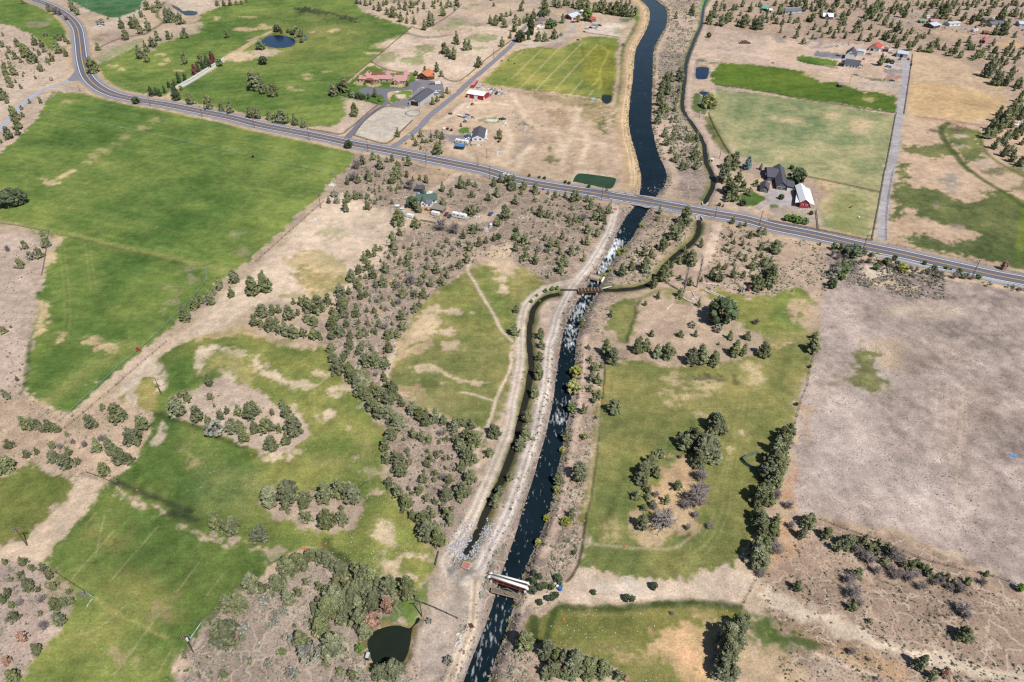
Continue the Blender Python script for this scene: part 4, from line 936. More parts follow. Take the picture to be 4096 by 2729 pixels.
# ------------------------------------------------------------------ water
def water_material(name, rgb, ripple, foam=False, rough=0.08):
 m, t, b = nodes_of(name)
 p = wpos(t)
 base = tuple(lin(*rgb, 1.0))
 b.inputs['Roughness'].default_value = rough
 b.inputs['IOR'].default_value = 1.33
 b.inputs['Specular IOR Level'].default_value = 0.13
 n1 = noise(t, ripple, 4, 0.6, p)
 bn = t.nodes.new('ShaderNodeBump'); bn.inputs['Strength'].default_value = 0.35; bn.inputs['Distance'].default_value = 0.25
 t.links.new(n1, bn.inputs['Height']); t.links.new(bn.outputs[0], b.inputs['Normal'])
 c = mixc(t, rng_map(t, noise(t, 0.06, 4, 0.6, p), 0.35, 0.7, 0, 1), base, tuple(q * 1.5 for q in base))
 if foam:
  a = N(t, 'Attribute', attribute_name='col').outputs['Color']
  sepc = t.nodes.new('ShaderNodeSeparateColor'); t.links.new(a, sepc.inputs[0])
  mp = N(t, 'Mapping'); mp.inputs['Rotation'].default_value = (0, 0, R(-20)); mp.inputs['Scale'].default_value = (1.0, 0.32, 1)
  t.links.new(p, mp.inputs[0])
  nz = noise(t, 0.9, 4, 0.55, mp.outputs[0])
  q = mathn(t, 'ADD', mathn(t, 'MULTIPLY', sepc.outputs[0], 0.50), mathn(t, 'SUBTRACT', nz, 0.70))
  fo = rng_map(t, q, 0.0, 0.34, 0, 1)
  c = mixc(t, fo, c, tuple(lin(238, 243, 246)))
  t.links.new(rng_map(t, fo, 0, 1, rough, 0.7), b.inputs['Roughness'])
 t.links.new(c, b.inputs['Base Color'])
 return m
WM_R = water_material('river_water', (13, 23, 29), 0.9, True, 0.12)
WM_D = water_material('ditch_water', (30, 30, 26), 1.2)
WM_P = water_material('pond_water', (22, 28, 22), 0.8, rough=0.05)
WM_B = water_material('blue_pond_water', (16, 32, 52), 0.7, rough=0.05)
WM_G = water_material('green_pond_water', (34, 52, 34), 0.7, rough=0.06)
na = 11
fr = np.linspace(0, 1, na)
V = []; Cc = []
FOAM = [('B3', 960, 665, 9, 1.0), ('B3', 930, 735, 8, 1.1), ('B3', 890, 790, 7, 0.95), ('B3', 1000, 570, 8, 0.5), ('B3', 850, 870, 8, 0.75), ('B3', 830, 930, 7, 0.6), ('B3', 745, 1040, 6, 0.55), ('B3', 700, 1140, 7, 0.62), ('B3', 600, 1310, 8, 0.7), ('B3', 545, 1440, 8, 0.75), ('B3', 540, 1540, 7, 0.5), ('C3', 525, 30, 5, 0.6), ('C3', 500, 540, 7, 0.45), ('C3', 420, 700, 7, 0.5), ('C3', 470, 700, 5, 0.4), ('B3', 1300, 180, 12, 0.42), ('B3', 650, 1230, 8, 0.6), ('D2', 2190, 960, 8, 0.25), ('D2', 2120, 1180, 8, 0.2), ('D2', 2050, 1420, 9, 0.22)]
fp = [(*G(t, [x, y], -1.8)[0], r, s) for t, x, y, r, s in FOAM]
for k in range(260):
 a, bb = river_l[k], river_r[k]
 mid = (a + bb) / 2
 ex = (bb - a) / (np.linalg.norm(bb - a) + 1e-9) * 1.2
 for f in fr:
  q = (a - ex) * (1 - f) + (bb + ex) * f
  z = wl_at(q[1])
  V.append((q[0], q[1], z))
  s = 0.02
  for x, y, r, st in fp:
   d = math.hypot(q[0] - x, q[1] - y)
   s += 0.8 * st * math.exp(-(d / r * 1.9) ** 2)
  lively = 0.14 if q[1] < 355 else 0.03
  Cc.append((min(s + lively, 1.6),) * 3)
ii = np.arange(259)[:, None] * na + np.arange(na - 1)[None, :]
F = np.stack([ii, ii + 1, ii + na + 1, ii + na], -1).reshape(-1, 4)
struct(link('river', np_mesh('river', V, F, Cc, True), WM_R), 'dark fast river with white rapids running through the valley')
for nm, (c, wd, z) in DITCHES.items():
 c = resample(smooth(np.array(c), 4), 2.0)
 jit = (vnoise(c[:, 0] / 4, c[:, 1] / 4, 5) - 0.5) * 1.2
 Vd, Fd = strip(offset_line(c, wd / 2 + 0.3 + jit), offset_line(c, -wd / 2 - 0.3 + jit), z)
 struct(link('irrigation_ditch', np_mesh('irrigation_ditch', Vd, Fd), WM_D))
for nm, (p, z, lb) in PONDS.items():
 p = smooth(p, 4, True); c = p.mean(0)
 p = c + (p - c) * 1.02
 b = MB(); b.quad(*[(x, y, z) for x, y in p])
 struct(b.build('pond', WM_B if nm in ('ranch', 'field', 'willow') else WM_G if nm == 'roadside' else WM_P), lb)

# ------------------------------------------------------------------ paved roads
ASPH = mat('worn_asphalt', (112, 112, 124), 0.9, 0.16, 0.25, 0.2)
ASPH2 = mat('old_asphalt', (132, 131, 142), 0.9, 0.16, 0.3, 0.2)
GRAV = mat('shoulder_gravel', (150, 143, 146), 0.95, 0.2, 0.5, 0.1)
YEL = mat('yellow_road_paint', (226, 178, 92), 0.7, 0.12, 0.7)
WHT = mat('white_road_paint', (236, 236, 236), 0.7, 0.10, 0.7)
def ribbon(name, pts, w0, w1, z, m, parent=None, jitter=0.0):
 l = offset_line(pts, w0 + (vnoise(pts[:, 0] / 5, pts[:, 1] / 5, 3) - 0.5) * jitter); r = offset_line(pts, w1 + (vnoise(pts[:, 0] / 5, pts[:, 1] / 5, 8) - 0.5) * jitter)
 Vr, Fr = strip(r, l, z)
 return link(name, np_mesh(name, Vr, Fr), m, parent)
sh = struct(ribbon('road_shoulder', road_c, 8.0, -8.0, 0.05, GRAV, jitter=2.2))
road = struct(ribbon('road', road_c, 5.7, -5.7, 0.09, ASPH, jitter=0.3), 'two-lane paved road crossing the valley and the river')
for nm, a, b, m in (('yellow_line', 0.36, 0.08, YEL), ('yellow_line', -0.08, -0.36, YEL), ('white_line', 4.9, 4.4, WHT), ('white_line', -4.4, -4.9, WHT)):
 ribbon(nm, road_c, a, b, 0.125, m, road)
wheel = mat('tyre_polished_asphalt', (98, 98, 110), 0.85, 0.16, 0.2, 0.25)
for a, b in ((3.9, 3.0), (1.6, 0.8), (-0.8, -1.6), (-3.0, -3.9)):
 ribbon('wheel_path', road_c, a, b, 0.108, wheel, road, jitter=0.5)
lane = resample(smooth(np.array(LANE_D), 4), 3)
struct(ribbon('lane', lane, 2.9, -2.9, 0.07, ASPH2, jitter=0.8), 'narrow paved lane running up between the fields')
def sheet(name, tile, s, m, z=0.07, n=3, label=None):
 p = smooth(G(tile, s), n, True)
 b = MB(); b.quad(*[(x, y, z) for x, y in p])
 o = struct(b.build(name, m), label)
 me = o.data
 if me.polygons[0].normal.z < 0: me.flip_normals()
 return o
sl2 = resample(smooth(G('A1', '700 690 620 742 500 787 400 822 280 900 200 965 130 1045 30 1155 -120 1300'), 4), 3)
struct(ribbon('side_road', sl2, 3.0, -3.0, 0.072, mat('pale_asphalt', (170, 170, 182), 0.9, 0.12, 0.3)), 'pale paved side road curving off to the left edge')
sheet('road_apron', 'A1', '712 520 725 600 745 690 775 745 720 740 660 745 620 735 660 690 690 640', ASPH2, 0.075)
DRV = mat('driveway_asphalt', (116, 114, 126), 0.9, 0.14, 0.3)
sheet('driveway', 'A2', '800 1270 870 1200 930 1130 1020 1050 1110 995 1165 960 1185 930 1170 890 1150 870 1100 870 1000 868 950 845 945 825 980 808 1060 803 1160 815 1240 815 1330 815 1400 800 1410 760 1460 745 1520 770 1480 830 1440 860 1432 825 1330 830 1240 840 1205 855 1200 890 1215 930 1230 945 1195 968 1130 1010 1050 1065 990 1110 930 1190 875 1270', DRV, 0.08, 1, 'dark asphalt driveway looping past the ranch house')
sheet('parking_yard', 'A2', '1470 742 1500 735 1640 745 1700 745 1720 780 1730 850 1650 880 1600 880 1470 960 1400 985 1230 970 1232 950 1330 928 1430 895 1445 860 1500 820', mat('gravel_yard_surface', (128, 124, 132), 0.95, 0.2, 0.4), 0.072, 1)
# ------------------------------------------------------------------ vegetation
ICO_V = None
def _ico():
 g = (1 + 5 ** 0.5) / 2
 v = np.array([(-1, g, 0), (1, g, 0), (-1, -g, 0), (1, -g, 0), (0, -1, g), (0, 1, g), (0, -1, -g), (0, 1, -g), (g, 0, -1), (g, 0, 1), (-g, 0, -1), (-g, 0, 1)], float)
 v /= np.linalg.norm(v[0])
 f = np.array([(0, 11, 5), (0, 5, 1), (0, 1, 7), (0, 7, 10), (0, 10, 11), (1, 5, 9), (5, 11, 4), (11, 10, 2), (10, 7, 6), (7, 1, 8), (3, 9, 4), (3, 4, 2), (3, 2, 6), (3, 6, 8), (3, 8, 9), (4, 9, 5), (2, 4, 11), (6, 2, 10), (8, 6, 7), (9, 8, 1)])
 return v, f
ICO_V, ICO_F = _ico()
OCT_V = np.array([(1, 0, 0), (-1, 0, 0), (0, 1, 0), (0, -1, 0), (0, 0, 1), (0, 0, -1)], float)
OCT_F = np.array([(0, 2, 4), (2, 1, 4), (1, 3, 4), (3, 0, 4), (2, 0, 5), (1, 2, 5), (3, 1, 5), (0, 3, 5)])
def crown(seed, shape, clumps, leaves, blob=0.11, spread=0.33, base=0.05, leaf=0.055, coarse=False, lobes=0):
 """unit-height crown: uneven leafy clumps spread through a profile"""
 g = np.random.default_rng(seed)
 Vs, Fs, Cs, n = [], [], [], 0
 bv, bf = (OCT_V, OCT_F) if coarse else (ICO_V, ICO_F)
 lob = [(g.uniform(-0.14, 0.14), g.uniform(-0.14, 0.14), g.uniform(0.72, 1.0)) for _ in range(max(1, lobes))]
 lean = g.uniform(-0.06, 0.06, 2)
 if shape != 'round':     # dense inner growth
  cz = ((0.03, .45), (.18, .62), (.5, .46), (.75, .22), (.9, .03)) if shape != 'column' else ((.02, .6), (.3, .8), (.8, .6), (.97, .1))
  q = np.array([(math.cos(a) * spread * r * g.uniform(.8, 1.1) + lean[0] * z, math.sin(a) * spread * r * g.uniform(.8, 1.1) + lean[1] * z, z) for z, r in cz for a in np.arange(7) * 0.8976])
  f = [(i * 7 + j, i * 7 + (j + 1) % 7, i * 7 + 7 + (j + 1) % 7) for i in range(len(cz) - 1) for j in range(7)] + [(i * 7 + j, i * 7 + 7 + (j + 1) % 7, i * 7 + 7 + j) for i in range(len(cz) - 1) for j in range(7)]
  Vs.append(q); Fs.append(np.array(f)); n = len(q); Cs.append(np.ones((n, 3)) * .8)
 for k in range(clumps):
  t = g.random() ** (0.85 if shape != 'round' else 1.0)
  if shape == 'cone': r = spread * (1 - t) ** 0.75 * min(1, t / 0.10 * 0.5 + 0.55)
  elif shape == 'juniper': r = spread * (1 - t ** 1.9) ** 0.75 * min(1, t / 0.14 * 0.45 + 0.6)
  elif shape == 'column': r = spread * (1 - t ** 3) * min(1, t / 0.1 + 0.5)
  elif shape == 'willow': r = spread * math.sqrt(max(0.02, 1 - t ** 2.2))
  else: r = spread * math.sqrt(max(0.0, 1 - (2 * t - 1) ** 2)) * 1.05 + 0.02
  lx, ly, lh = lob[k % len(lob)] if lobes else (0, 0, 1)
  ph = g.uniform(0, 2 * math.pi); rr = r * (g.uniform(0.55, 1.05) if g.random() < 0.85 else g.uniform(0.1, 0.6))
  z = base + (1 - base) * t * lh * 0.95
  c = np.array([math.cos(ph) * rr + (lx + lean[0]) * t, math.sin(ph) * rr + (ly + lean[1]) * t, z])
  b = blob * g.uniform(0.65, 1.25) * (1 - 0.45 * t if shape in ('cone', 'juniper', 'column') else 1)
  jit = g.uniform(0.62, 1.32, (len(bv), 1))
  sc = np.array([1, 1, g.uniform(0.75, 1.25)])
  ang = g.uniform(0, 6.28); ca, sa = math.cos(ang), math.sin(ang)
  q = bv * jit * b * sc
  q = np.stack([q[:, 0] * ca - q[:, 1] * sa, q[:, 0] * sa + q[:, 1] * ca, q[:, 2]], 1) + c
  q[:, 2] = np.maximum(q[:, 2], 0.005)
  Vs.append(q); Fs.append(bf + n); n += len(q)
  tone = g.uniform(0.62, 1.36); warm = g.uniform(-0.06, 0.06)
  cc = np.array([tone + warm, tone, tone - warm])
  Cs.append(np.tile(cc, (len(q), 1)))
  for _ in range(leaves):
   d = g.normal(size=3); d /= np.linalg.norm(d); d[2] = abs(d[2]) * 0.9 if g.random() < 0.75 else d[2]
   o = c + d * b * g.uniform(0.85, 1.35)
   u = g.normal(size=3); u /= np.linalg.norm(u); v = np.cross(u, d); v /= np.linalg.norm(v) + 1e-9
   s = leaf * g.uniform(0.6, 1.4)
   tri = np.array([o + d * s * 0.9, o + u * s * 0.7 - d * s * 0.3, o + v * s * 0.7 - d * s * 0.3, o - (u + v) * s * 0.5 - d * s * 0.3])
   tri[:, 2] = np.maximum(tri[:, 2], 0.005)
   Vs.append(tri); Fs.append(np.array([(0, 1, 2), (0, 2, 3), (0, 3, 1)]) + n); n += 4
   tn = cc * g.uniform(0.8, 1.3)
   Cs.append(np.tile(tn, (4, 1)))
 return np.concatenate(Vs), np.concatenate(Fs), np.concatenate(Cs)
def bare(seed, n=46, spread=0.36, twigs=4, r0=0.03):
 """unit-height leafless tree: limbs and twigs"""
 g = np.random.default_rng(seed); b = MB()
 for k in range(n):
  t = g.uniform(0.08, 0.85); ph = g.uniform(0, 6.28)
  L = spread * g.uniform(0.6, 1.1) * (1.15 - 0.6 * t)
  a = Vector((g.uniform(-.03, .03), g.uniform(-.03, .03), t * 0.75))
  e = a + Vector((math.cos(ph) * L, math.sin(ph) * L, L * g.uniform(0.15, 1.0)))
  e.z = min(e.z, 1.0)
  b.tube(a, e, r0 * 0.6, r0 * 0.22, 3, False)
  for _ in range(twigs):
   f = g.uniform(0.35, 1); s = a.lerp(e, f)
   d = Vector(g.normal(size=3)) * 0.085; d.z = abs(d.z)
   b.tube(s, s + d, r0 * 0.32, r0 * 0.13, 3, False)
 V = np.array(b.v); F = b.f
 return V, np.array([(f[0], f[1], f[2], f[3]) for f in F])
def leaf_mat(name, rgb, rough=0.75, rnd_obj=0.22, gain=1.72):
 m, t, b = nodes_of(name)
 a = N(t, 'Attribute', attribute_name='col').outputs['Color']
 oi = t.nodes.new('ShaderNodeObjectInfo').outputs['Random']
 f = rng_map(t, oi, 0, 1, 1 - rnd_obj, 1 + rnd_obj)
 f = mathn(t, 'MULTIPLY', f, rng_map(t, noise(t, 1.6, 4, 0.7, wpos(t)), 0.3, 0.7, 0.7, 1.3))
 n = t.nodes.new('ShaderNodeVectorMath'); n.operation = 'MULTIPLY'
 t.links.new(a, n.inputs[0]); n.inputs[1].default_value = tuple(lin(*rgb, gain))
 hs = t.nodes.new('ShaderNodeHueSaturation')
 t.links.new(vmul(t, n.outputs[0], f), hs.inputs['Color'])
 t.links.new(rng_map(t, mathn(t, 'FRACT', mathn(t, 'MULTIPLY', oi, 17.3)), 0, 1, 0.75, 1.12), hs.inputs['Saturation'])
 t.links.new(hs.outputs[0], b.inputs['Base Color'])
 b.inputs['Roughness'].default_value = rough; b.inputs['Specular IOR Level'].default_value = 0.15
 return m
L_JUN = leaf_mat('juniper_foliage', (126, 131, 94))
L_DEC = leaf_mat('broad_leaves', (104, 122, 80))
L_DRK = leaf_mat('dark_leaves', (78, 92, 62))
L_BRT = leaf_mat('bright_green_leaves', (114, 138, 74))
L_RED = leaf_mat('dark_red_leaves', (122, 78, 78))
L_BLU = leaf_mat('blue_spruce_needles', (112, 136, 140))
L_YEL = leaf_mat('yellow_green_leaves', (150, 152, 78))
L_SAG = leaf_mat('grey_sage_leaves', (150, 150, 136), rnd_obj=0.15)
L_BRN = leaf_mat('dead_brown_needles', (176, 142, 124))
BARK = mat('juniper_bark', (128, 108, 94), 0.95, 0.3, 3)
DEADW = mat('weathered_dead_wood', (156, 146, 142), 0.95, 0.2, 2, rnd_obj=0.18)
def variants(name, m, n, fn):
 out = []
 for k in range(n):
  V, F, C = fn(k)
  me = np_mesh(name, V, F, C); me.materials.append(m); out.append(me)
 return out
TRUNKS = []
for k in range(3):
 b = MB(); g = random.Random(k)
 top = Vector((g.uniform(-.03, .03), g.uniform(-.03, .03), 0.62))
 b.tube((0, 0, -0.03), (top.x * .4, top.y * .4, 0.3), 0.036, 0.026, 6, False); b.tube((top.x * .4, top.y * .4, 0.3), top, 0.026, 0.008, 6, False)
 for _ in range(5):
  a = g.uniform(0, 6.28); z = g.uniform(0.1, 0.45)
  b.tube((0, 0, z), (math.cos(a) * .2, math.sin(a) * .2, z + 0.16), 0.014, 0.005, 4, False)
 me = b.mesh('trunk'); me.materials.append(BARK); TRUNKS.append(me)
SHAPES = {
 'j': variants('crown', L_JUN, 7, lambda k: crown(100 + k, 'juniper' if k % 3 else 'cone', 112, 8, 0.074, (0.30, 0.34, 0.38, 0.33, 0.36, 0.31, 0.40)[k], 0.04, 0.034, lobes=(0, 2, 0, 3, 2, 0, 3)[k])),
 'c': variants('crown', L_DRK, 2, lambda k: crown(200 + k, 'column', 46, 5, 0.10, 0.22, 0.03, 0.05)),
 'g': variants('crown', L_DEC, 3, lambda k: crown(300 + k, 'round', 80, 6, 0.12, 0.44, 0.06, 0.055, lobes=(0, 2, 3)[k])),
 'k': variants('crown', L_DRK, 2, lambda k: crown(320 + k, 'round', 84, 6, 0.12, 0.46, 0.04, 0.055)),
 'n': variants('crown', L_BRT, 2, lambda k: crown(340 + k, 'round', 60, 6, 0.11, 0.33, 0.04, 0.05)),
 'r': variants('crown', L_RED, 1, lambda k: crown(360 + k, 'column', 46, 5, 0.10, 0.24, 0.03, 0.05)),
 'u': variants('crown', L_BLU, 1, lambda k: crown(380 + k, 'cone', 60, 5, 0.085, 0.30, 0.03, 0.045)),
 'y': variants('crown', L_YEL, 1, lambda k: crown(390 + k, 'round', 44, 6, 0.14, 0.46, 0.04, 0.06)),
 'b': variants('crown', L_JUN, 3, lambda k: crown(400 + k, 'round', 34, 5, 0.15, 0.52, 0.02, 0.07)),
 's': variants('crown', L_SAG, 2, lambda k: crown(420 + k, 'round', 34, 6, 0.14, 0.55, 0.02, 0.08)),
 'w': variants('crown', leaf_mat('willow_leaves', (146, 150, 78)), 1, lambda k: crown(440, 'willow', 150, 7, 0.085, 0.52, 0.02, 0.05)),
 'o': variants('crown', L_BRN, 2, lambda k: crown(460 + k, 'juniper', 60, 6, 0.085, 0.34, 0.04, 0.05)),
 'd': [],
}
for k in range(4):
 V, F = bare(500 + k, 85, (0.34, 0.42, 0.36, 0.46)[k], 5)
 me = np_mesh('limbs', V, F); me.materials.append(DEADW); SHAPES['d'].append(me)
LIGHT = [crown(700 + k, 'juniper' if k % 3 else 'cone', 18, 2, 0.135, (0.32, 0.36, 0.39, 0.35, 0.38)[k], 0.03, 0.07, True) for k in range(5)]

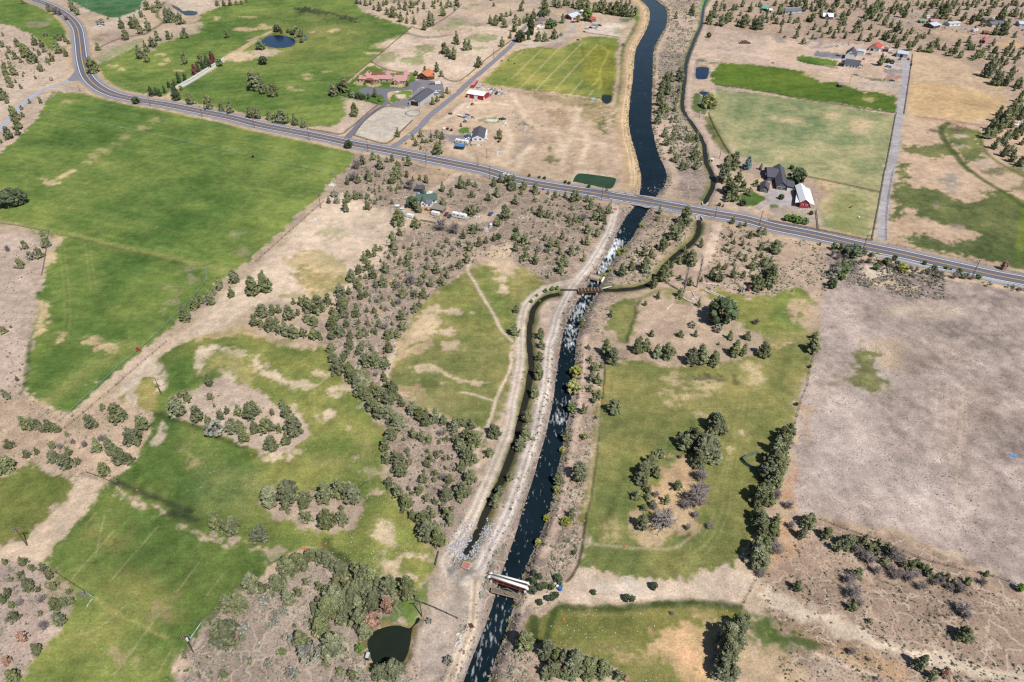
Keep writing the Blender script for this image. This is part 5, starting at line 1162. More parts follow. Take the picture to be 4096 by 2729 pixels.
TREES = {
'A1': '''200,40,45 20,335,40 10,440,80 70,490,70 145,435,95 60,545,60 130,550,90 210,540,130 280,590,140 365,665,90 110,700,130 60,770,100 90,810,80 40,700,100 30,640,80 350,515,60 430,580,60 465,570,90 310,425,95 375,440,80 395,485,55 525,500,125 600,525,75
 540,380,75 585,390,80 620,410,55 500,360,50 415,335,35s 10,930,120 60,955,60 140,765,40 185,820,50 265,955,50 360,955,70 190,1015,50 120,1120,150 150,1190,120 150,1250,100 50,1290,130 200,1080,55 0,1320,60 180,580,60 240,500,90 450,115,80 500,140,90d 540,145,60d 600,190,60d 660,110,100 700,145,90
 1340,95,100 1400,120,80 1450,80,90 1290,165,80 1110,270,100 1145,375,120 1210,270,120 1240,230,90 1275,320,110 1350,290,115 895,470,80 840,680,150 1525,220,150 1570,215,130 1640,230,125 1540,370,90 1580,345,40 1660,360,60 1690,355,100 1440,385,100 1385,440,110 1330,485,105 1270,550,125 1340,580,100 2075,355,80
 1680,595,115 1835,590,100 1895,630,110c 1945,590,110r 2010,615,75n 1860,640,80c 1810,665,90c 1780,690,95r 1635,770,100c 1690,750,70c 1600,800,65c 1545,810,60c 1505,860,70c 1380,890,90c 1430,885,75c 1465,890,70c 1600,930,150c 1575,890,60u 1660,835,45n 1245,960,65k 1740,970,125 1910,1010,135 2025,1030,95 2105,1050,120 2285,1090,115 2335,1095,110 2335,840,190
 1990,60,60 2050,60,60 2110,55,60 2165,50,50 2215,45,45 2260,25,40 470,745,30s 900,235,40s 930,215,40s''',
'A2': '''190,300,65k 230,310,50r 290,305,35g 370,345,110 410,345,80 330,325,45k 415,400,65 455,375,60u 40,465,80g 60,600,75k 20,800,130 60,870,130 150,895,145 700,895,145 805,860,150 760,835,60k 860,890,60c 890,905,55s 935,910,55k 980,920,50k 1030,920,60c 890,1085,135 1090,900,95 1135,940,60
 15,1100,115 115,1115,105 180,1130,115 215,1145,140 265,1145,120 350,1165,115 430,1185,100 845,1370,75k 930,40,60 960,45,45 1005,60,75 1050,50,55 1080,95,45 1130,110,90 1205,140,70 1250,170,120 1325,210,95 1385,220,70 1455,230,75 1320,90,60 1170,60,60 1195,50,55 1425,80,80 1540,90,60 1620,70,60 1700,60,50 1720,155,90 1750,80,60 1840,60,70 1825,100,45 1790,70,60 1600,250,150 1545,285,105 1390,140,40 1370,60,60 1480,50,40 1500,20,30 1440,130,40 1640,40,50 1860,70,50
 1725,505,115 1770,530,90 1815,555,125 1840,415,120 1920,470,110 1955,465,100 2150,225,80 2195,245,105 2255,200,80 2280,260,95 2260,435,90 2335,360,70 2300,160,55 2340,150,55 2035,630,110 1660,670,100 1700,710,75 1550,665,60 1470,700,50n 1715,905,70 1755,865,65 1620,970,80 1660,940,70 1300,1270,95 1385,790,50c 1000,785,30n 1068,780,25n 1255,780,25k
 1440,1290,65 1510,1270,85 1525,1320,55 1465,1350,75 1605,1270,50 1660,1270,85 1710,1290,85 1665,1430,140 1605,1310,40b 1565,1320,40b 1510,1380,45 1690,1340,60 2235,1285,110 1885,1170,40 1070,1480,90 970,1520,100 920,1568,120d 1140,1568,140 1245,1490,75 1300,1568,100 1395,1535,115 1205,1500,60 1350,1480,45''',
'A3': '''600,90,90 650,100,100 700,100,110 760,120,100 800,120,100 850,130,110 900,140,120 950,150,130 1000,155,120 1050,160,130 1100,165,110 1130,150,90 560,80,70 430,80,90 390,70,80 480,60,70 520,60,60 300,90,110 80,110,80 100,40,50 300,150,130 200,180,90 140,210,90 110,220,60 70,240,70 30,190,60 20,300,120 270,190,80k 345,270,85g 390,250,60g 690,200,110n 610,210,70 465,220,90
 175,330,170c 150,370,90c 70,395,100k 115,380,60 235,390,100 300,390,100 385,365,110 180,250,60 455,335,30s 1510,180,75 1665,150,110 1650,130,90 1820,230,130 1860,170,110 1880,60,60 1930,245,120 1980,220,120 2010,180,90 1810,350,45k 2120,70,75 2195,120,90 2275,70,60 2135,260,130 2270,280,130 2230,250,100 2080,240,60 2035,100,70 2100,150,50 2160,230,90 2300,200,80 2340,180,60 1960,85,50
 1420,800,140 1380,840,110 1540,720,100 1560,760,120 1465,760,100 1430,880,130 1370,900,120 1360,980,130 1390,1060,140 1350,1150,130 1420,1040,90 1540,860,80 1395,1270,90 1430,1350,110 1340,1140,90 1510,1500,110 1460,1420,70 1510,960,70 1490,1030,60 1640,1310,90 1700,1310,110 1600,1210,50 1500,1250,40b 1680,1480,130 1700,1568,100 1560,1568,90 1600,1568,80 1815,1003,130w 1980,1568,150 2045,1568,180 2165,1568,130u 2290,1568,70''',
'A4': '''115,140,110 40,190,40 80,225,75 200,215,70 280,210,60 120,305,55 290,280,60 265,360,90 325,410,70 340,110,110 400,210,90 445,110,70 480,70,80 600,120,80 690,190,100 740,150,70 705,240,80 655,280,60 570,320,80 610,360,80 715,360,70 800,310,80 845,260,90 870,290,40 950,180,150 985,120,100 1050,110,100 1150,130,100 1190,100,80 1265,170,120 1280,80,60 1075,240,90 1190,300,110 1140,260,80 1015,200,80 940,280,60 1005,345,55 850,380,80 940,390,90 1090,380,100 1160,400,100 1190,450,80 1270,380,100 1320,320,70 1370,400,90 1440,360,60
 1400,480,70 1300,470,80 1340,440,80 1500,490,120 1560,440,90 1620,470,70 1680,520,90 1770,540,80 1750,430,70 1850,400,70 1970,540,110 1920,550,100 2080,490,60 2100,560,80 2150,590,90 2200,600,70 2300,560,100 2050,720,170 2120,790,140 2200,800,120 2290,810,90 2260,680,80 1640,180,170 1540,180,80 1750,150,90 1800,200,90 1880,230,100 1950,200,120 2030,150,90 2090,80,80 2160,190,130 2280,160,100 2330,180,60 1440,170,60 1600,90,90 1840,60,60 1930,50,50 2180,330,130 2100,330,110 2270,350,60 2210,260,90
 2250,1100,160 2200,1150,150 2130,1130,120 2060,1200,120 2020,1280,120 2080,1260,100 2100,1380,130 2180,1450,130 2260,1500,120 2330,1540,120 2330,950,120 2300,1010,110 2340,1060,90 1045,610,120 1140,595,40k 1100,580,40k 220,1560,40k 70,60,60 170,40,50 230,70,90 290,60,70 520,60,60 640,70,80 830,60,70 900,90,60 1380,60,60 1440,80,70 1490,60,50 370,325,40 410,365,50 500,350,50 480,300,60 540,250,70 430,280,70 650,40,50 760,40,60 1540,40,50 1700,40,50 2000,60,50 2250,50,60''',
'B1': '''60,355,180g 160,330,150k 20,300,100k 400,720,170 215,730,100 350,810,130 280,830,80s 170,905,120 60,750,70d 25,1500,90 95,1450,35 2005,1105,130 2140,1050,140 2120,1180,120 1920,1250,150 1960,1150,80 1780,1290,140 1690,1400,180 1840,1230,100 2310,1170,210 2330,1440,130''',
'B2': '''60,1150,240 835,140,90 885,110,120d 930,130,100 1030,110,130 1100,60,60 1250,130,120 1290,90,150 1380,70,80 1440,100,50 1500,95,65 1565,125,85 1405,190,130d 1180,100,35 1290,180,50 1310,170,45 1040,190,50 665,310,75 720,250,60s 745,310,60s 830,310,130 815,390,120 1015,370,105 905,270,100 960,260,70 1045,280,40 1110,280,35 1015,240,40
 1440,355,110k 1495,400,120 1715,330,90 1710,205,100 1790,250,100 1310,520,170 1455,540,130 1695,570,150d 1820,600,140d 1880,180,130 1950,145,80 2015,160,70 2185,155,100 2240,120,90 2290,130,100 2330,150,120 2215,255,110 2140,290,90 1980,255,85 1985,430,130 1940,400,90 2035,390,70 2290,465,160 2225,525,110 1990,590,110 2000,550,60 2030,560,80 1890,290,35
 1315,610,90 1250,640,90 1260,740,130 1100,750,80 1080,800,90 1140,740,60 1030,810,100 990,850,110 1360,725,50 1440,700,45 1495,695,50 1750,670,65 1905,640,100 1870,710,70 1955,750,110 2045,710,110 2115,680,80 2185,660,85 2225,640,60k 1675,705,55 1645,790,70 1730,715,40 1565,780,60 1410,830,110 1385,895,90 1280,790,60 1220,820,60 1145,850,45 1270,850,35 1500,800,45 1570,840,60d 1805,750,60d 1190,960,130 1025,930,130 940,960,110 870,1040,140 1075,1010,130 1160,1080,140 1100,1090,80 1010,1000,60 940,1110,130 960,1200,110 1010,1170,80
 1860,900,90 1800,920,70 1935,860,100 1930,800,70 1660,960,130 1570,920,90 1545,1000,90 1755,1000,90 1705,1060,120 1500,1070,100 1605,1080,110 1425,1070,140d 1300,1100,110d 1270,1090,100 1345,1190,130 1540,1190,120 1455,1180,100 1310,1240,80d 1455,1320,110 1500,1260,80 1330,1390,120 1160,1200,60 1255,1240,60 1220,1180,45 1140,1130,40 1045,1210,50 1185,1300,50 915,1370,150 1080,1320,70 1020,1310,60 1025,1440,80 950,1560,110 1130,1450,90 1185,1470,90d 1335,1480,110 1240,1560,120 1290,1540,90 1205,1568,120 1070,1500,60 1020,1520,50 940,1420,60
 770,1170,150 850,1150,90 820,1260,110 770,1280,130 700,1340,90 790,1370,150 730,1400,130 690,1480,150 760,1540,150 830,1450,100 860,1568,110 690,1568,120 40,1360,150 40,1460,120 140,1340,120 120,1490,140 205,1320,100 290,1390,170 340,1240,80 410,1260,110 460,1260,120 480,1330,170 560,1320,180 655,1250,130 530,1440,120 460,1410,110 380,1340,80 270,1540,160 340,1560,160 200,1510,120 420,1540,110 520,1568,150 580,1568,100 130,1410,90 180,1430,90''',
'B3': '''10,200,150 110,190,110 215,220,110 85,230,70 30,320,110 395,255,80 495,260,70 210,295,60 330,225,50 320,300,45 290,180,30 185,375,50 150,370,30 260,435,120 325,450,100 345,330,40 565,300,130 605,290,110 690,300,80 720,370,120 550,370,70 490,430,40 580,480,100 520,490,80 660,480,110d 800,400,100 760,470,110 840,480,130 890,410,110 860,500,60 790,510,70 835,550,60 780,620,100 690,590,110 690,700,110 640,670,50 420,415,35 460,640,85 110,690,130 60,610,60 35,570,45k 40,760,110 130,830,110 115,740,50 215,880,130 300,650,70 350,720,110 420,710,90 330,760,60 240,750,60s 440,780,80 545,790,110 605,740,60 660,840,80 480,900,150 450,960,130 330,1000,60 415,830,50 320,820,40
 160,60,30k 250,72,24k 300,82,28k 490,120,30k 525,128,28k 705,162,34k 870,195,26s 30,655,80n
 1360,410,90 1335,470,60 1190,520,45y 1600,520,200 1500,650,170 1540,560,150 1395,750,140 1210,800,120 1280,820,120 1225,960,160 1145,760,60 1010,990,150 1100,930,110 990,740,50y 1035,760,50y 1740,715,100 1670,890,170 1600,860,140 1590,750,70 1435,900,90 1470,900,70 1395,1040,170 1460,980,80 1310,1095,130 1540,870,90 1545,1015,70 1640,1070,100 1080,810,35
 2030,500,80 2150,520,60 2090,530,60 2270,620,110 2320,600,80 2190,630,80 2020,620,65 2120,700,70 2040,680,60 1985,700,55 2005,765,60 2090,800,70 2145,845,85 1945,740,45 2210,920,110 2240,830,70 2290,740,90 2300,810,70 2040,880,55 1900,920,90 1960,920,80 1840,1010,120 1915,1040,130 2035,1000,110 2135,980,70 2260,1110,180 2330,1050,200 2320,900,120 1740,1030,60
 1960,120,200 2000,230,170 2050,300,170 2130,200,130 2190,240,100 1990,300,120 2090,120,130 2250,150,80 2120,330,65k 2030,260,150 1905,330,35k 1940,335,30r 1345,1185,80 1220,1250,60 910,1355,85 1930,1440,250k 1830,1290,100 1720,1260,90 1545,1180,110 2250,1425,80d 1895,1495,80s 1660,1450,60s 1550,1540,80 1690,1540,80 640,1420,90 40,1320,90 20,1530,130 270,1568,120 1290,1540,80 1180,1568,60 2010,1568,110 2165,1568,100 310,1125,45n 370,1110,50n 415,1100,45n 2110,1120,50s 2170,1110,60r 845,960,50y 820,1000,50y 900,920,40y 985,770,40y 230,1160,30n 180,1220,40n 255,1200,30n''',
'B4': '''70,770,150 20,900,110 20,1100,240 480,690,40 610,740,80n 680,770,120 600,800,90d 790,820,140g 740,760,80g 885,780,80 700,870,80 640,900,80d 710,950,90g 620,980,90s 680,1010,70g 590,1090,90k 960,800,50y 1100,870,70g 1165,830,50k 1240,940,80y 1020,890,50k 1440,870,40k 1530,930,60g 1640,930,60n 1720,1000,80d 1600,980,70d 1800,1000,60g 1880,1010,70d 2180,920,95o 2315,1110,45d 440,1568,110 175,470,70n 235,480,80n 290,495,80n 350,505,75n 275,130,140k 125,270,50k 400,410,40k
 860,860,60d 930,860,70d 1000,920,60g 1060,860,60d 1130,900,60d 1190,880,50g 1300,920,60d 1370,940,70d 1420,960,60d 1480,960,60d 1560,960,60d 1680,940,60d 1760,960,60g 1840,980,50d 1940,1000,50g 1010,790,40y 800,880,70d 760,900,70d 650,830,80d 720,820,70d''',
'C1': '''150,370,60 40,550,130 220,830,170 300,820,140 370,850,120 440,840,150 520,850,110 820,810,170 930,640,80 1030,770,210 1100,740,150 1290,840,180 1200,960,200 1250,980,130 870,1040,160 1000,1060,180 1080,1150,200 1180,1130,130 940,1250,150 970,960,100 70,1000,120 225,1085,100 325,1045,80 60,1150,120 40,1220,180 470,1000,100 470,1120,150 590,1180,160 620,1060,110 700,1140,90 610,880,60 660,960,80d 770,990,90d 920,930,80d 545,1000,80d 1055,1310,70 1910,430,130 1605,720,220 1705,570,130 1640,530,70 1780,770,190 1900,770,100 1920,550,90 1965,610,50 2010,740,120 2080,680,90 1965,890,150s 2120,870,190 2230,950,170 2180,700,130 2270,750,200 2330,870,150 2200,850,150 2320,700,160''',
'C2': '''60,860,160 130,850,150 330,890,220 270,720,150 125,1030,180 280,970,130 205,850,100 240,630,110 140,690,80 690,120,120 700,220,150 740,320,200 800,200,110 850,330,150 880,400,180 920,460,170 960,540,180 1010,560,150 1070,500,140 1130,560,150 1060,670,170 1130,730,170 1190,600,150 1240,590,130 1210,720,140 1300,850,200 1290,560,120 1210,780,80 1250,500,140 1210,460,110 1180,380,90 1170,340,70
 850,90,130 930,140,100 970,100,100 1000,240,140 1080,260,170 1060,100,80 1180,270,150 1210,120,120 1100,330,60d 840,130,80 1340,620,110 1440,700,150 1500,740,140 1560,800,130 1640,780,160 1560,690,80 1720,790,120 1810,860,160 1860,800,100 1910,800,110 1970,830,130 2000,990,170 1930,940,150 1880,1040,160 1940,1140,180 2010,1140,110 1890,1230,130 1970,1330,150 1890,1480,190 1850,970,120
 1230,930,160 1180,1030,150 1190,1150,140 1270,1080,90 1300,1160,150 1320,1260,150 1250,1220,60 1220,1360,120 1290,1455,150 1380,1560,150 1440,910,120 1390,1040,70 1410,1150,90 1520,940,120 1590,950,100 1690,880,70d 1730,860,60 1755,910,45 1360,920,45 1580,1040,60 1600,1120,90 1560,1170,90 1665,1090,80 1715,1040,40 1725,1105,60 1775,1100,50 1545,1320,110 1540,1220,50 1650,1250,80 1640,1300,60 1770,1330,110 1750,1500,170 1500,1420,110 1400,1380,60 1560,1490,90 1640,1510,80 1710,1568,90 1605,1568,60 1790,1568,60 1720,1290,80d 2190,900,150 2140,1080,110 2240,1440,120 2190,1550,150 2330,1300,90 110,1550,220 280,1500,240 260,1568,130 430,1568,150 480,1490,120 625,1510,210 770,1460,210 870,1520,220 780,1568,70''',
'C3': '''880,160,190 930,230,180 1160,140,160 1230,110,140 1340,170,140 1440,180,170 1660,240,210 1760,230,210 1870,250,180 2050,160,180 2130,150,140 1900,40,40 2290,120,70 2330,160,170 720,210,80 700,80,60 760,300,120 730,390,110 790,410,120 720,480,90 800,540,100 755,580,90 820,260,80 660,680,110 940,690,180 770,720,40b 500,910,130 670,910,60y 550,640,100n 590,320,110y 570,460,120y 430,1310,150 620,1315,200 550,1568,40 250,370,160 215,540,140 250,190,110 270,80,110 140,760,130 120,930,150 70,1010,140
 1890,890,220 1930,880,160 1690,1020,240 1600,1020,170 1800,1130,280 1860,1090,200 1730,1180,180 1740,1310,150d 1700,1568,230d 1370,1100,130 1280,1180,160 1210,1290,180 1220,1360,120 1340,1280,130 1520,1380,110 1420,1515,110 1140,1480,110 1240,1470,80 1330,1450,80d 1550,1090,60d 1310,1568,80d 1210,1568,80 2300,1550,260 2330,1460,180 1850,830,180 1640,960,180 1760,1060,220 1560,980,140 1820,1010,220 1240,1230,150 1310,1130,120 1180,1330,140 1650,1480,120d 1600,1568,120d 1760,1440,150d 1260,1420,90 1300,1540,90 470,1000,60y 410,1370,60y 580,250,50y''',
'C4': '''430,130,180 170,1000,220 100,1080,220 200,900,150 110,1240,200 60,1380,200 30,1540,170 160,1140,110 90,1470,120d 60,1180,200 140,1050,180 10,1300,200 150,940,160 90,1330,160 200,1560,110d 265,595,35k 385,250,35k''',
'D1': '''35,500,80 195,515,110 290,560,90 380,560,100 430,640,120 240,750,170 180,620,90 90,650,60 480,740,110 345,750,70 60,790,110 15,860,110 170,880,90d 370,850,90d 100,900,90 120,1020,130 60,1030,70d 500,920,150 520,1070,170 570,880,110 650,860,90 625,770,65 360,970,70 385,1110,120d 195,1220,130o 320,1330,140 50,1420,100o 110,1568,150 240,1045,30 770,785,50s 1960,190,200 2100,220,190 2330,300,140 2290,770,200 2090,950,190 2180,960,200 1990,950,80 1905,1060,100 2040,1265,280 2240,1140,90s 1685,1365,80 2290,1410,70 2050,1550,100 1530,1568,50''',
'D2': '''30,310,190 290,40,60 470,110,120 640,190,200 780,140,160 420,80,90 1340,30,60 1440,100,120 1530,150,160 1560,290,190 1680,350,190 1740,80,120 1780,140,130 1640,200,110 1610,80,90 220,580,120 300,620,180 390,570,210 490,480,140 570,500,150 660,520,140 760,600,140 740,640,90 840,610,80 60,760,120 175,755,180 450,690,80 575,735,95 290,880,160 380,800,110 80,880,100s 730,720,120 810,740,130 980,720,220 1060,700,170 730,930,230 860,910,220 960,830,200 1050,950,220 1210,800,190 1380,860,220 1200,980,170o 1060,1110,180o 660,1030,240 960,1110,200 990,1200,170 590,1170,180 520,1100,110 530,930,100 770,1080,130 430,1280,180 700,1350,220 490,1420,160s 235,1330,60n 640,1440,80 330,1545,90s 110,1440,60s 760,1510,70 950,1300,70n 1140,1568,170 1260,1568,180 880,1568,100 820,1000,150 880,820,180 1010,860,180 640,820,150 560,1040,130 1120,760,140 930,960,170 900,640,150 700,840,160 600,930,150 260,520,120 340,520,130 440,520,130 530,470,110 610,470,120 700,560,110 800,620,100 1590,1040,50s 1770,1420,70s 170,990,60s 180,1050,60s 330,1230,70s 120,1090,60s 450,1060,40s 240,960,60s''',
'D3': '''550,90,110 500,145,75y 570,400,35k 100,1310,200 340,1420,190 420,1450,160 560,1568,280 700,1568,200 840,1568,180 300,1568,120 430,1500,110o 500,1568,90n 980,1568,110 1050,1568,60o 1200,200,170 1400,220,230d 1620,190,80d 1820,175,75d 1690,80,90d 2100,1150,180 2000,1250,220 1960,1350,250 1990,1500,260 2080,1300,200 2150,1080,130 1940,1568,200 2040,1568,150 2300,200,200 2250,180,110 2280,540,250 2330,450,200 2290,620,90d 2240,100,150 2330,300,180 2260,420,180 2320,560,160 480,1500,200 630,1500,180 760,1530,160 380,1540,160 1470,960,40d
 205,600,50k 250,630,50k 200,680,60k 255,735,60k 190,765,60k 300,715,50k 360,730,50k 420,650,60k 430,670,60k 1300,725,60k 1050,835,60k 1105,835,50k 750,770,40k 330,830,50k 370,825,45k 405,800,50k 255,870,50k 320,60,60y 240,290,60y''',
'D4': '''320,280,160 380,170,160 220,180,100d 80,150,130 40,300,200 60,420,150d 530,270,140 650,390,130 740,360,180 790,310,110 870,340,100 960,390,130 1020,330,90 1110,400,120 940,500,120d 1080,510,110 1010,600,110d 1170,480,150d 1180,640,120d 1250,530,90 1330,550,120 1300,660,110d 1420,560,100 1490,620,110 1420,740,110d 1600,690,110d 1700,690,90 1780,780,130d 1850,690,90 1980,690,90d 2010,610,80 280,760,130 830,640,130 760,690,120d 800,830,150d 790,940,120 850,900,100d 930,1030,60 1810,960,150d 1830,1010,110d 1820,1215,180 1410,1490,190 1520,1568,120 700,330,130 900,300,100 1000,420,100 1150,420,110 1230,470,100d 1380,520,100 1460,560,90 1560,640,90 1650,640,90 1750,720,90d 1130,560,90d 1360,620,90d 830,410,110d 880,450,100d 1540,700,90d 1680,740,90d 1220,600,90d 930,420,120 1640,1540,110o 2320,750,90n 780,1340,90d 930,1385,45d 1000,1560,50d''',
}
# places that single out where a tree stands: (phrase, outline in whole-photo units)
ZONES = [(p, np.array(s.split(), float).reshape(-1, 2)) for p, s in (
 ('on the slope left of the road bend', '-90 70 170 70 170 190 110 215 -90 400'),
 ('beside the road at the top left', '-90 -60 190 -60 190 75 -90 75'),
 ('beyond the bend among the gravel lanes', '190 -60 500 -60 480 75 330 95 230 120 185 40'),
 ('in the hay meadow left of the white fence', '200 95 440 75 540 100 460 170 400 175 330 180 200 175'),
 ('along the white-fenced drive', '335 160 430 170 540 110 540 160 440 220 335 235'),
 ('beside the oval pond', '540 40 715 40 715 155 540 155'),
 ('between the hay meadow and the road', '300 205 700 205 720 310 300 290'),
 ('in the hay meadow left of the ranch house', '560 155 770 155 770 235 560 235'),
 ('in the ranch house garden', '770 150 960 150 990 200 900 250 770 245'),
 ('beside the ranch barns', '930 150 1040 140 1060 230 960 260'),
 ('in the wood above the hay meadow', '790 -60 1080 -60 1070 65 1000 80 900 70'),
 ('in the dry paddock above the ranch', '960 60 1180 30 1180 140 1040 150 960 150'),
 ('beside the lane turning and the gravel drive', '890 290 1030 280 1030 370 890 370'),
 ('around the dark-roofed white house', '1030 270 1180 270 1180 340 1030 340'),
 ('below the road near the large field', '780 330 980 340 1000 480 740 480'),
 ('beside the homes left of the canal', '1080 -60 1300 20 1300 105 1150 115 1080 90'),
 ('in the dense wood left of the canal', '1170 -60 1480 -60 1480 45 1300 45 1170 10'),
 ('between the canal and the right-hand ditch', '1490 -60 1640 -60 1660 490 1500 490'),
 ('beside the willow pond', '1610 195 1670 195 1670 265 1610 265'),
 ('beside the grey-roofed house', '1640 330 1880 330 1880 530 1640 500'),
 ('around the farmhouse at the upper right', '1830 70 2090 70 2090 165 1830 165'),
 ('in the open woodland at the top right', '1600 -60 2420 -60 2420 140 2150 140 2100 100 1600 110'),
 ('in the wood along the marshy pasture', '2150 100 2420 140 2420 400 2240 400 2210 280 2260 200'),
 ('around the green-roofed homestead', '910 400 1180 400 1180 530 910 530'),
 ('in the scrub between road and homestead', '1000 390 1420 420 1420 530 1180 530 1180 420'),
 ('beside the left field corner', '-90 420 140 420 140 600 -90 600'),
 ('along the lower edge of the large field', '400 600 640 600 640 760 400 760'),
 ('in the grove below the dry clearing', '560 660 770 660 770 800 560 800'),
 ('in the row along the meadow ditch', '740 785 830 785 935 920 940 1000 870 1000 740 850'),
 ('in the central juniper wood', '760 520 1130 520 1060 640 920 800 890 890 830 800 745 790 745 700'),
 ('in the scrub above the oval meadow', '1060 520 1330 520 1330 650 1260 660 1130 590 1060 640'),
 ('on the low ridge below the oval meadow', '860 880 1010 920 1110 980 1110 1090 1040 1260 960 1260 870 1100'),
 ('beside the left-hand ditch', '1110 640 1270 640 1270 1160 1110 1160'),
 ('between the river and the lower ditch', '1280 480 1500 480 1620 500 1620 620 1480 680 1370 660 1360 620'),
 ('below the lower ditch', '1460 640 1640 560 1640 690 1460 690'),
 ('in the dry scrub right of the ditch', '1640 490 1920 540 1920 690 1640 690'),
 ('at the head of the right-hand meadow', '1360 680 1900 680 1900 850 1360 850'),
 ('along the right bank of the river', '1240 780 1420 780 1400 1000 1340 1260 1200 1290 1240 1000'),
 ('on the bare island in the right-hand meadow', '1440 930 1700 930 1700 1240 1440 1240'),
 ('on the boundary of the dry field', '1690 950 1850 950 1850 1320 1690 1320'),
 ('in the thicket below the dry field', '1840 1170 2420 1170 2420 1400 1840 1400'),
 ('beside the roadside white fence', '1880 560 2420 600 2420 700 1880 680'),
 ('on the hillside in the lower right corner', '1740 1320 2420 1320 2420 1620 1740 1620'),
 ('at the right of the bottom meadow', '1610 1400 1740 1400 1740 1640 1590 1640'),
 ('at the bottom edge below the meadow', '1170 1440 1460 1440 1460 1640 1170 1640'),
 ('near the white pipe bridge', '1170 1290 1560 1290 1560 1400 1170 1440'),
 ('beside the round pond', '820 1420 980 1420 980 1640 820 1640'),
 ('in the arc of trees above the round pond', '560 1260 990 1260 990 1420 820 1420 720 1340 600 1340'),
 ('on the sagebrush slope left of the round pond', '400 1320 830 1320 830 1640 400 1640'),
 ('on the bare island in the lower meadow', '580 1090 850 1090 850 1240 580 1240'),
 ('in the clump above the lower meadow', '370 850 720 850 720 1050 370 1050'),
 ('in the lower meadow', '440 1150 620 1150 620 1260 440 1260'),
 ('on the bare ground left of the lower meadow', '-90 880 360 880 360 1110 -90 1110'),
 ('in the lower left corner', '-90 1250 190 1250 190 1640 -90 1640'),
 ('at the left edge of the photo', '-90 640 90 640 90 930 -90 930'),
 ('in the marshy pasture', '2090 500 2420 500 2420 640 2090 640'),
)]
def zone_of(px, py):
 x, y = px / 1.7408, py / 1.7408
 for ph, po in ZONES:
  if sdf(po, np.array([x]), np.array([y]))[0] < 0: return ph
 return min(ZONES, key=lambda q: sdf(q[1], np.array([x]), np.array([y]))[0])[0]
KIND = {'j': ('juniper_tree', 'grey-green juniper', 'tree'), 'c': ('columnar_conifer', 'dark green columnar evergreen', 'tree'), 'g': ('broadleaf_tree', 'leafy green broadleaf tree', 'tree'), 'k': ('round_tree', 'dark green rounded tree', 'tree'), 'n': ('green_shrub', 'bright green leafy shrub', 'shrub'), 'r': ('red_leaf_tree', 'dark red-leaved ornamental tree', 'tree'),
  'u': ('blue_spruce', 'blue-grey spruce', 'tree'), 'y': ('willow_shrub', 'yellow-green shrub', 'shrub'), 'b': ('juniper_bush', 'low juniper bush', 'shrub'), 's': ('sage_bush', 'silvery grey bush', 'shrub'), 'w': ('willow_tree', 'large drooping yellow-green willow', 'tree'), 'd': ('dead_tree', 'bare grey dead juniper', 'tree'), 'o': ('brown_tree', 'brown dying juniper', 'tree')}
ALL = []
WIDE = {'j': 0.34, 'c': 0.22, 'g': 0.46, 'k': 0.48, 'n': 0.44, 'r': 0.25, 'u': 0.3, 'y': 0.48, 'b': 0.55, 's': 0.55, 'w': 0.52, 'd': 0.4, 'o': 0.34}
for tile, s in TREES.items():
 for tok in s.split():
  k = 'j'
  if tok[-1].isalpha(): k, tok = tok[-1], tok[:-1]
  cx, by, h = map(float, tok.split(','))
  px = P(tile, [cx, by])[0]; hp = h * 0.43556
  g = ground(px)[0]
  d = depth_of(*g); el = math.atan2(CAM_H, math.hypot(*g)); sc = FPX / d
  r = WIDE[k]
  H = 1.03 * hp / (sc * (math.cos(el) + r * 0.9 * math.sin(el)))
  base = ground(px - np.array([0, r * 0.85 * H * math.sin(el) * sc]))[0]
  # the surveyed width is of the crown in the photo, which leans outward from the nadir: plant it at the foot
  tx, ty = to_px(base[0], base[1], H * 0.5)
  base = ground(np.array([px[0] - (tx - px[0]), to_px(base[0], base[1])[1]]))[0]
  ALL.append(dict(x=base[0], y=base[1], h=H, k=k, px=hp, ix=px[0], iy=px[1]))
# further small trees of the open woods, too small or too crowded to survey singly
def fill(tile, s, n, h0, h1, seed, kind='j'):
 g = np.random.default_rng(seed)
 poly = G(tile, s)
 k = 0; tries = 0
 while k < n and tries < n * 40:
  tries += 1
  # sample evenly over the photo's area so that distance thins as seen
  pp = P(tile, s); q = np.array([g.uniform(pp[:, 0].min(), pp[:, 0].max()), g.uniform(pp[:, 1].min(), pp[:, 1].max())])
  w = ground(q)[0]
  if sdf(poly, np.array([w[0]]), np.array([w[1]]))[0] > 0: continue
  if at_grid(GRASS, w[0], w[1]) > 0.4 or at_grid(rdist, w[0], w[1]) < 8 or at_grid(SDR, w[0], w[1]) < 3: continue
  H = g.uniform(h0, h1) * g.uniform(0.7, 1.1)
  hp = H * FPX / depth_of(*w) * 0.9
  ALL.append(dict(x=w[0], y=w[1], h=H, k=kind, px=hp, ix=q[0], iy=q[1])); k += 1
fill('A4', '-40 -80 2420 -80 2420 60 1900 90 1300 120 700 120 0 60', 130, 5, 11, 1)
fill('A4', '0 40 2351 40 2351 330 1500 330 1300 440 900 380 300 310 0 280', 90, 3, 9, 2)
fill('A4', '1380 430 2351 380 2351 900 2150 820 1950 600 1500 500', 45, 4, 10, 3)
fill('A4', '1980 1200 2351 800 2351 1568 2250 1500', 30, 5, 11, 4)
fill('A3', '300 -80 1170 -80 1150 60 700 60 300 30', 60, 5, 11, 5)
fill('A3', '1900 -80 2351 -80 2351 240 2000 230 1850 60', 30, 4, 9, 6)
fill('A2', '800 -80 1900 -80 1850 60 1500 120 1100 80 900 30', 50, 3, 8, 7)
fill('A2', '2100 -80 2351 -80 2351 60 2150 60', 14, 4, 9, 8)
fill('B2', '870 30 1400 20 1380 180 1250 330 900 290', 50, 1.2, 3.5, 9)
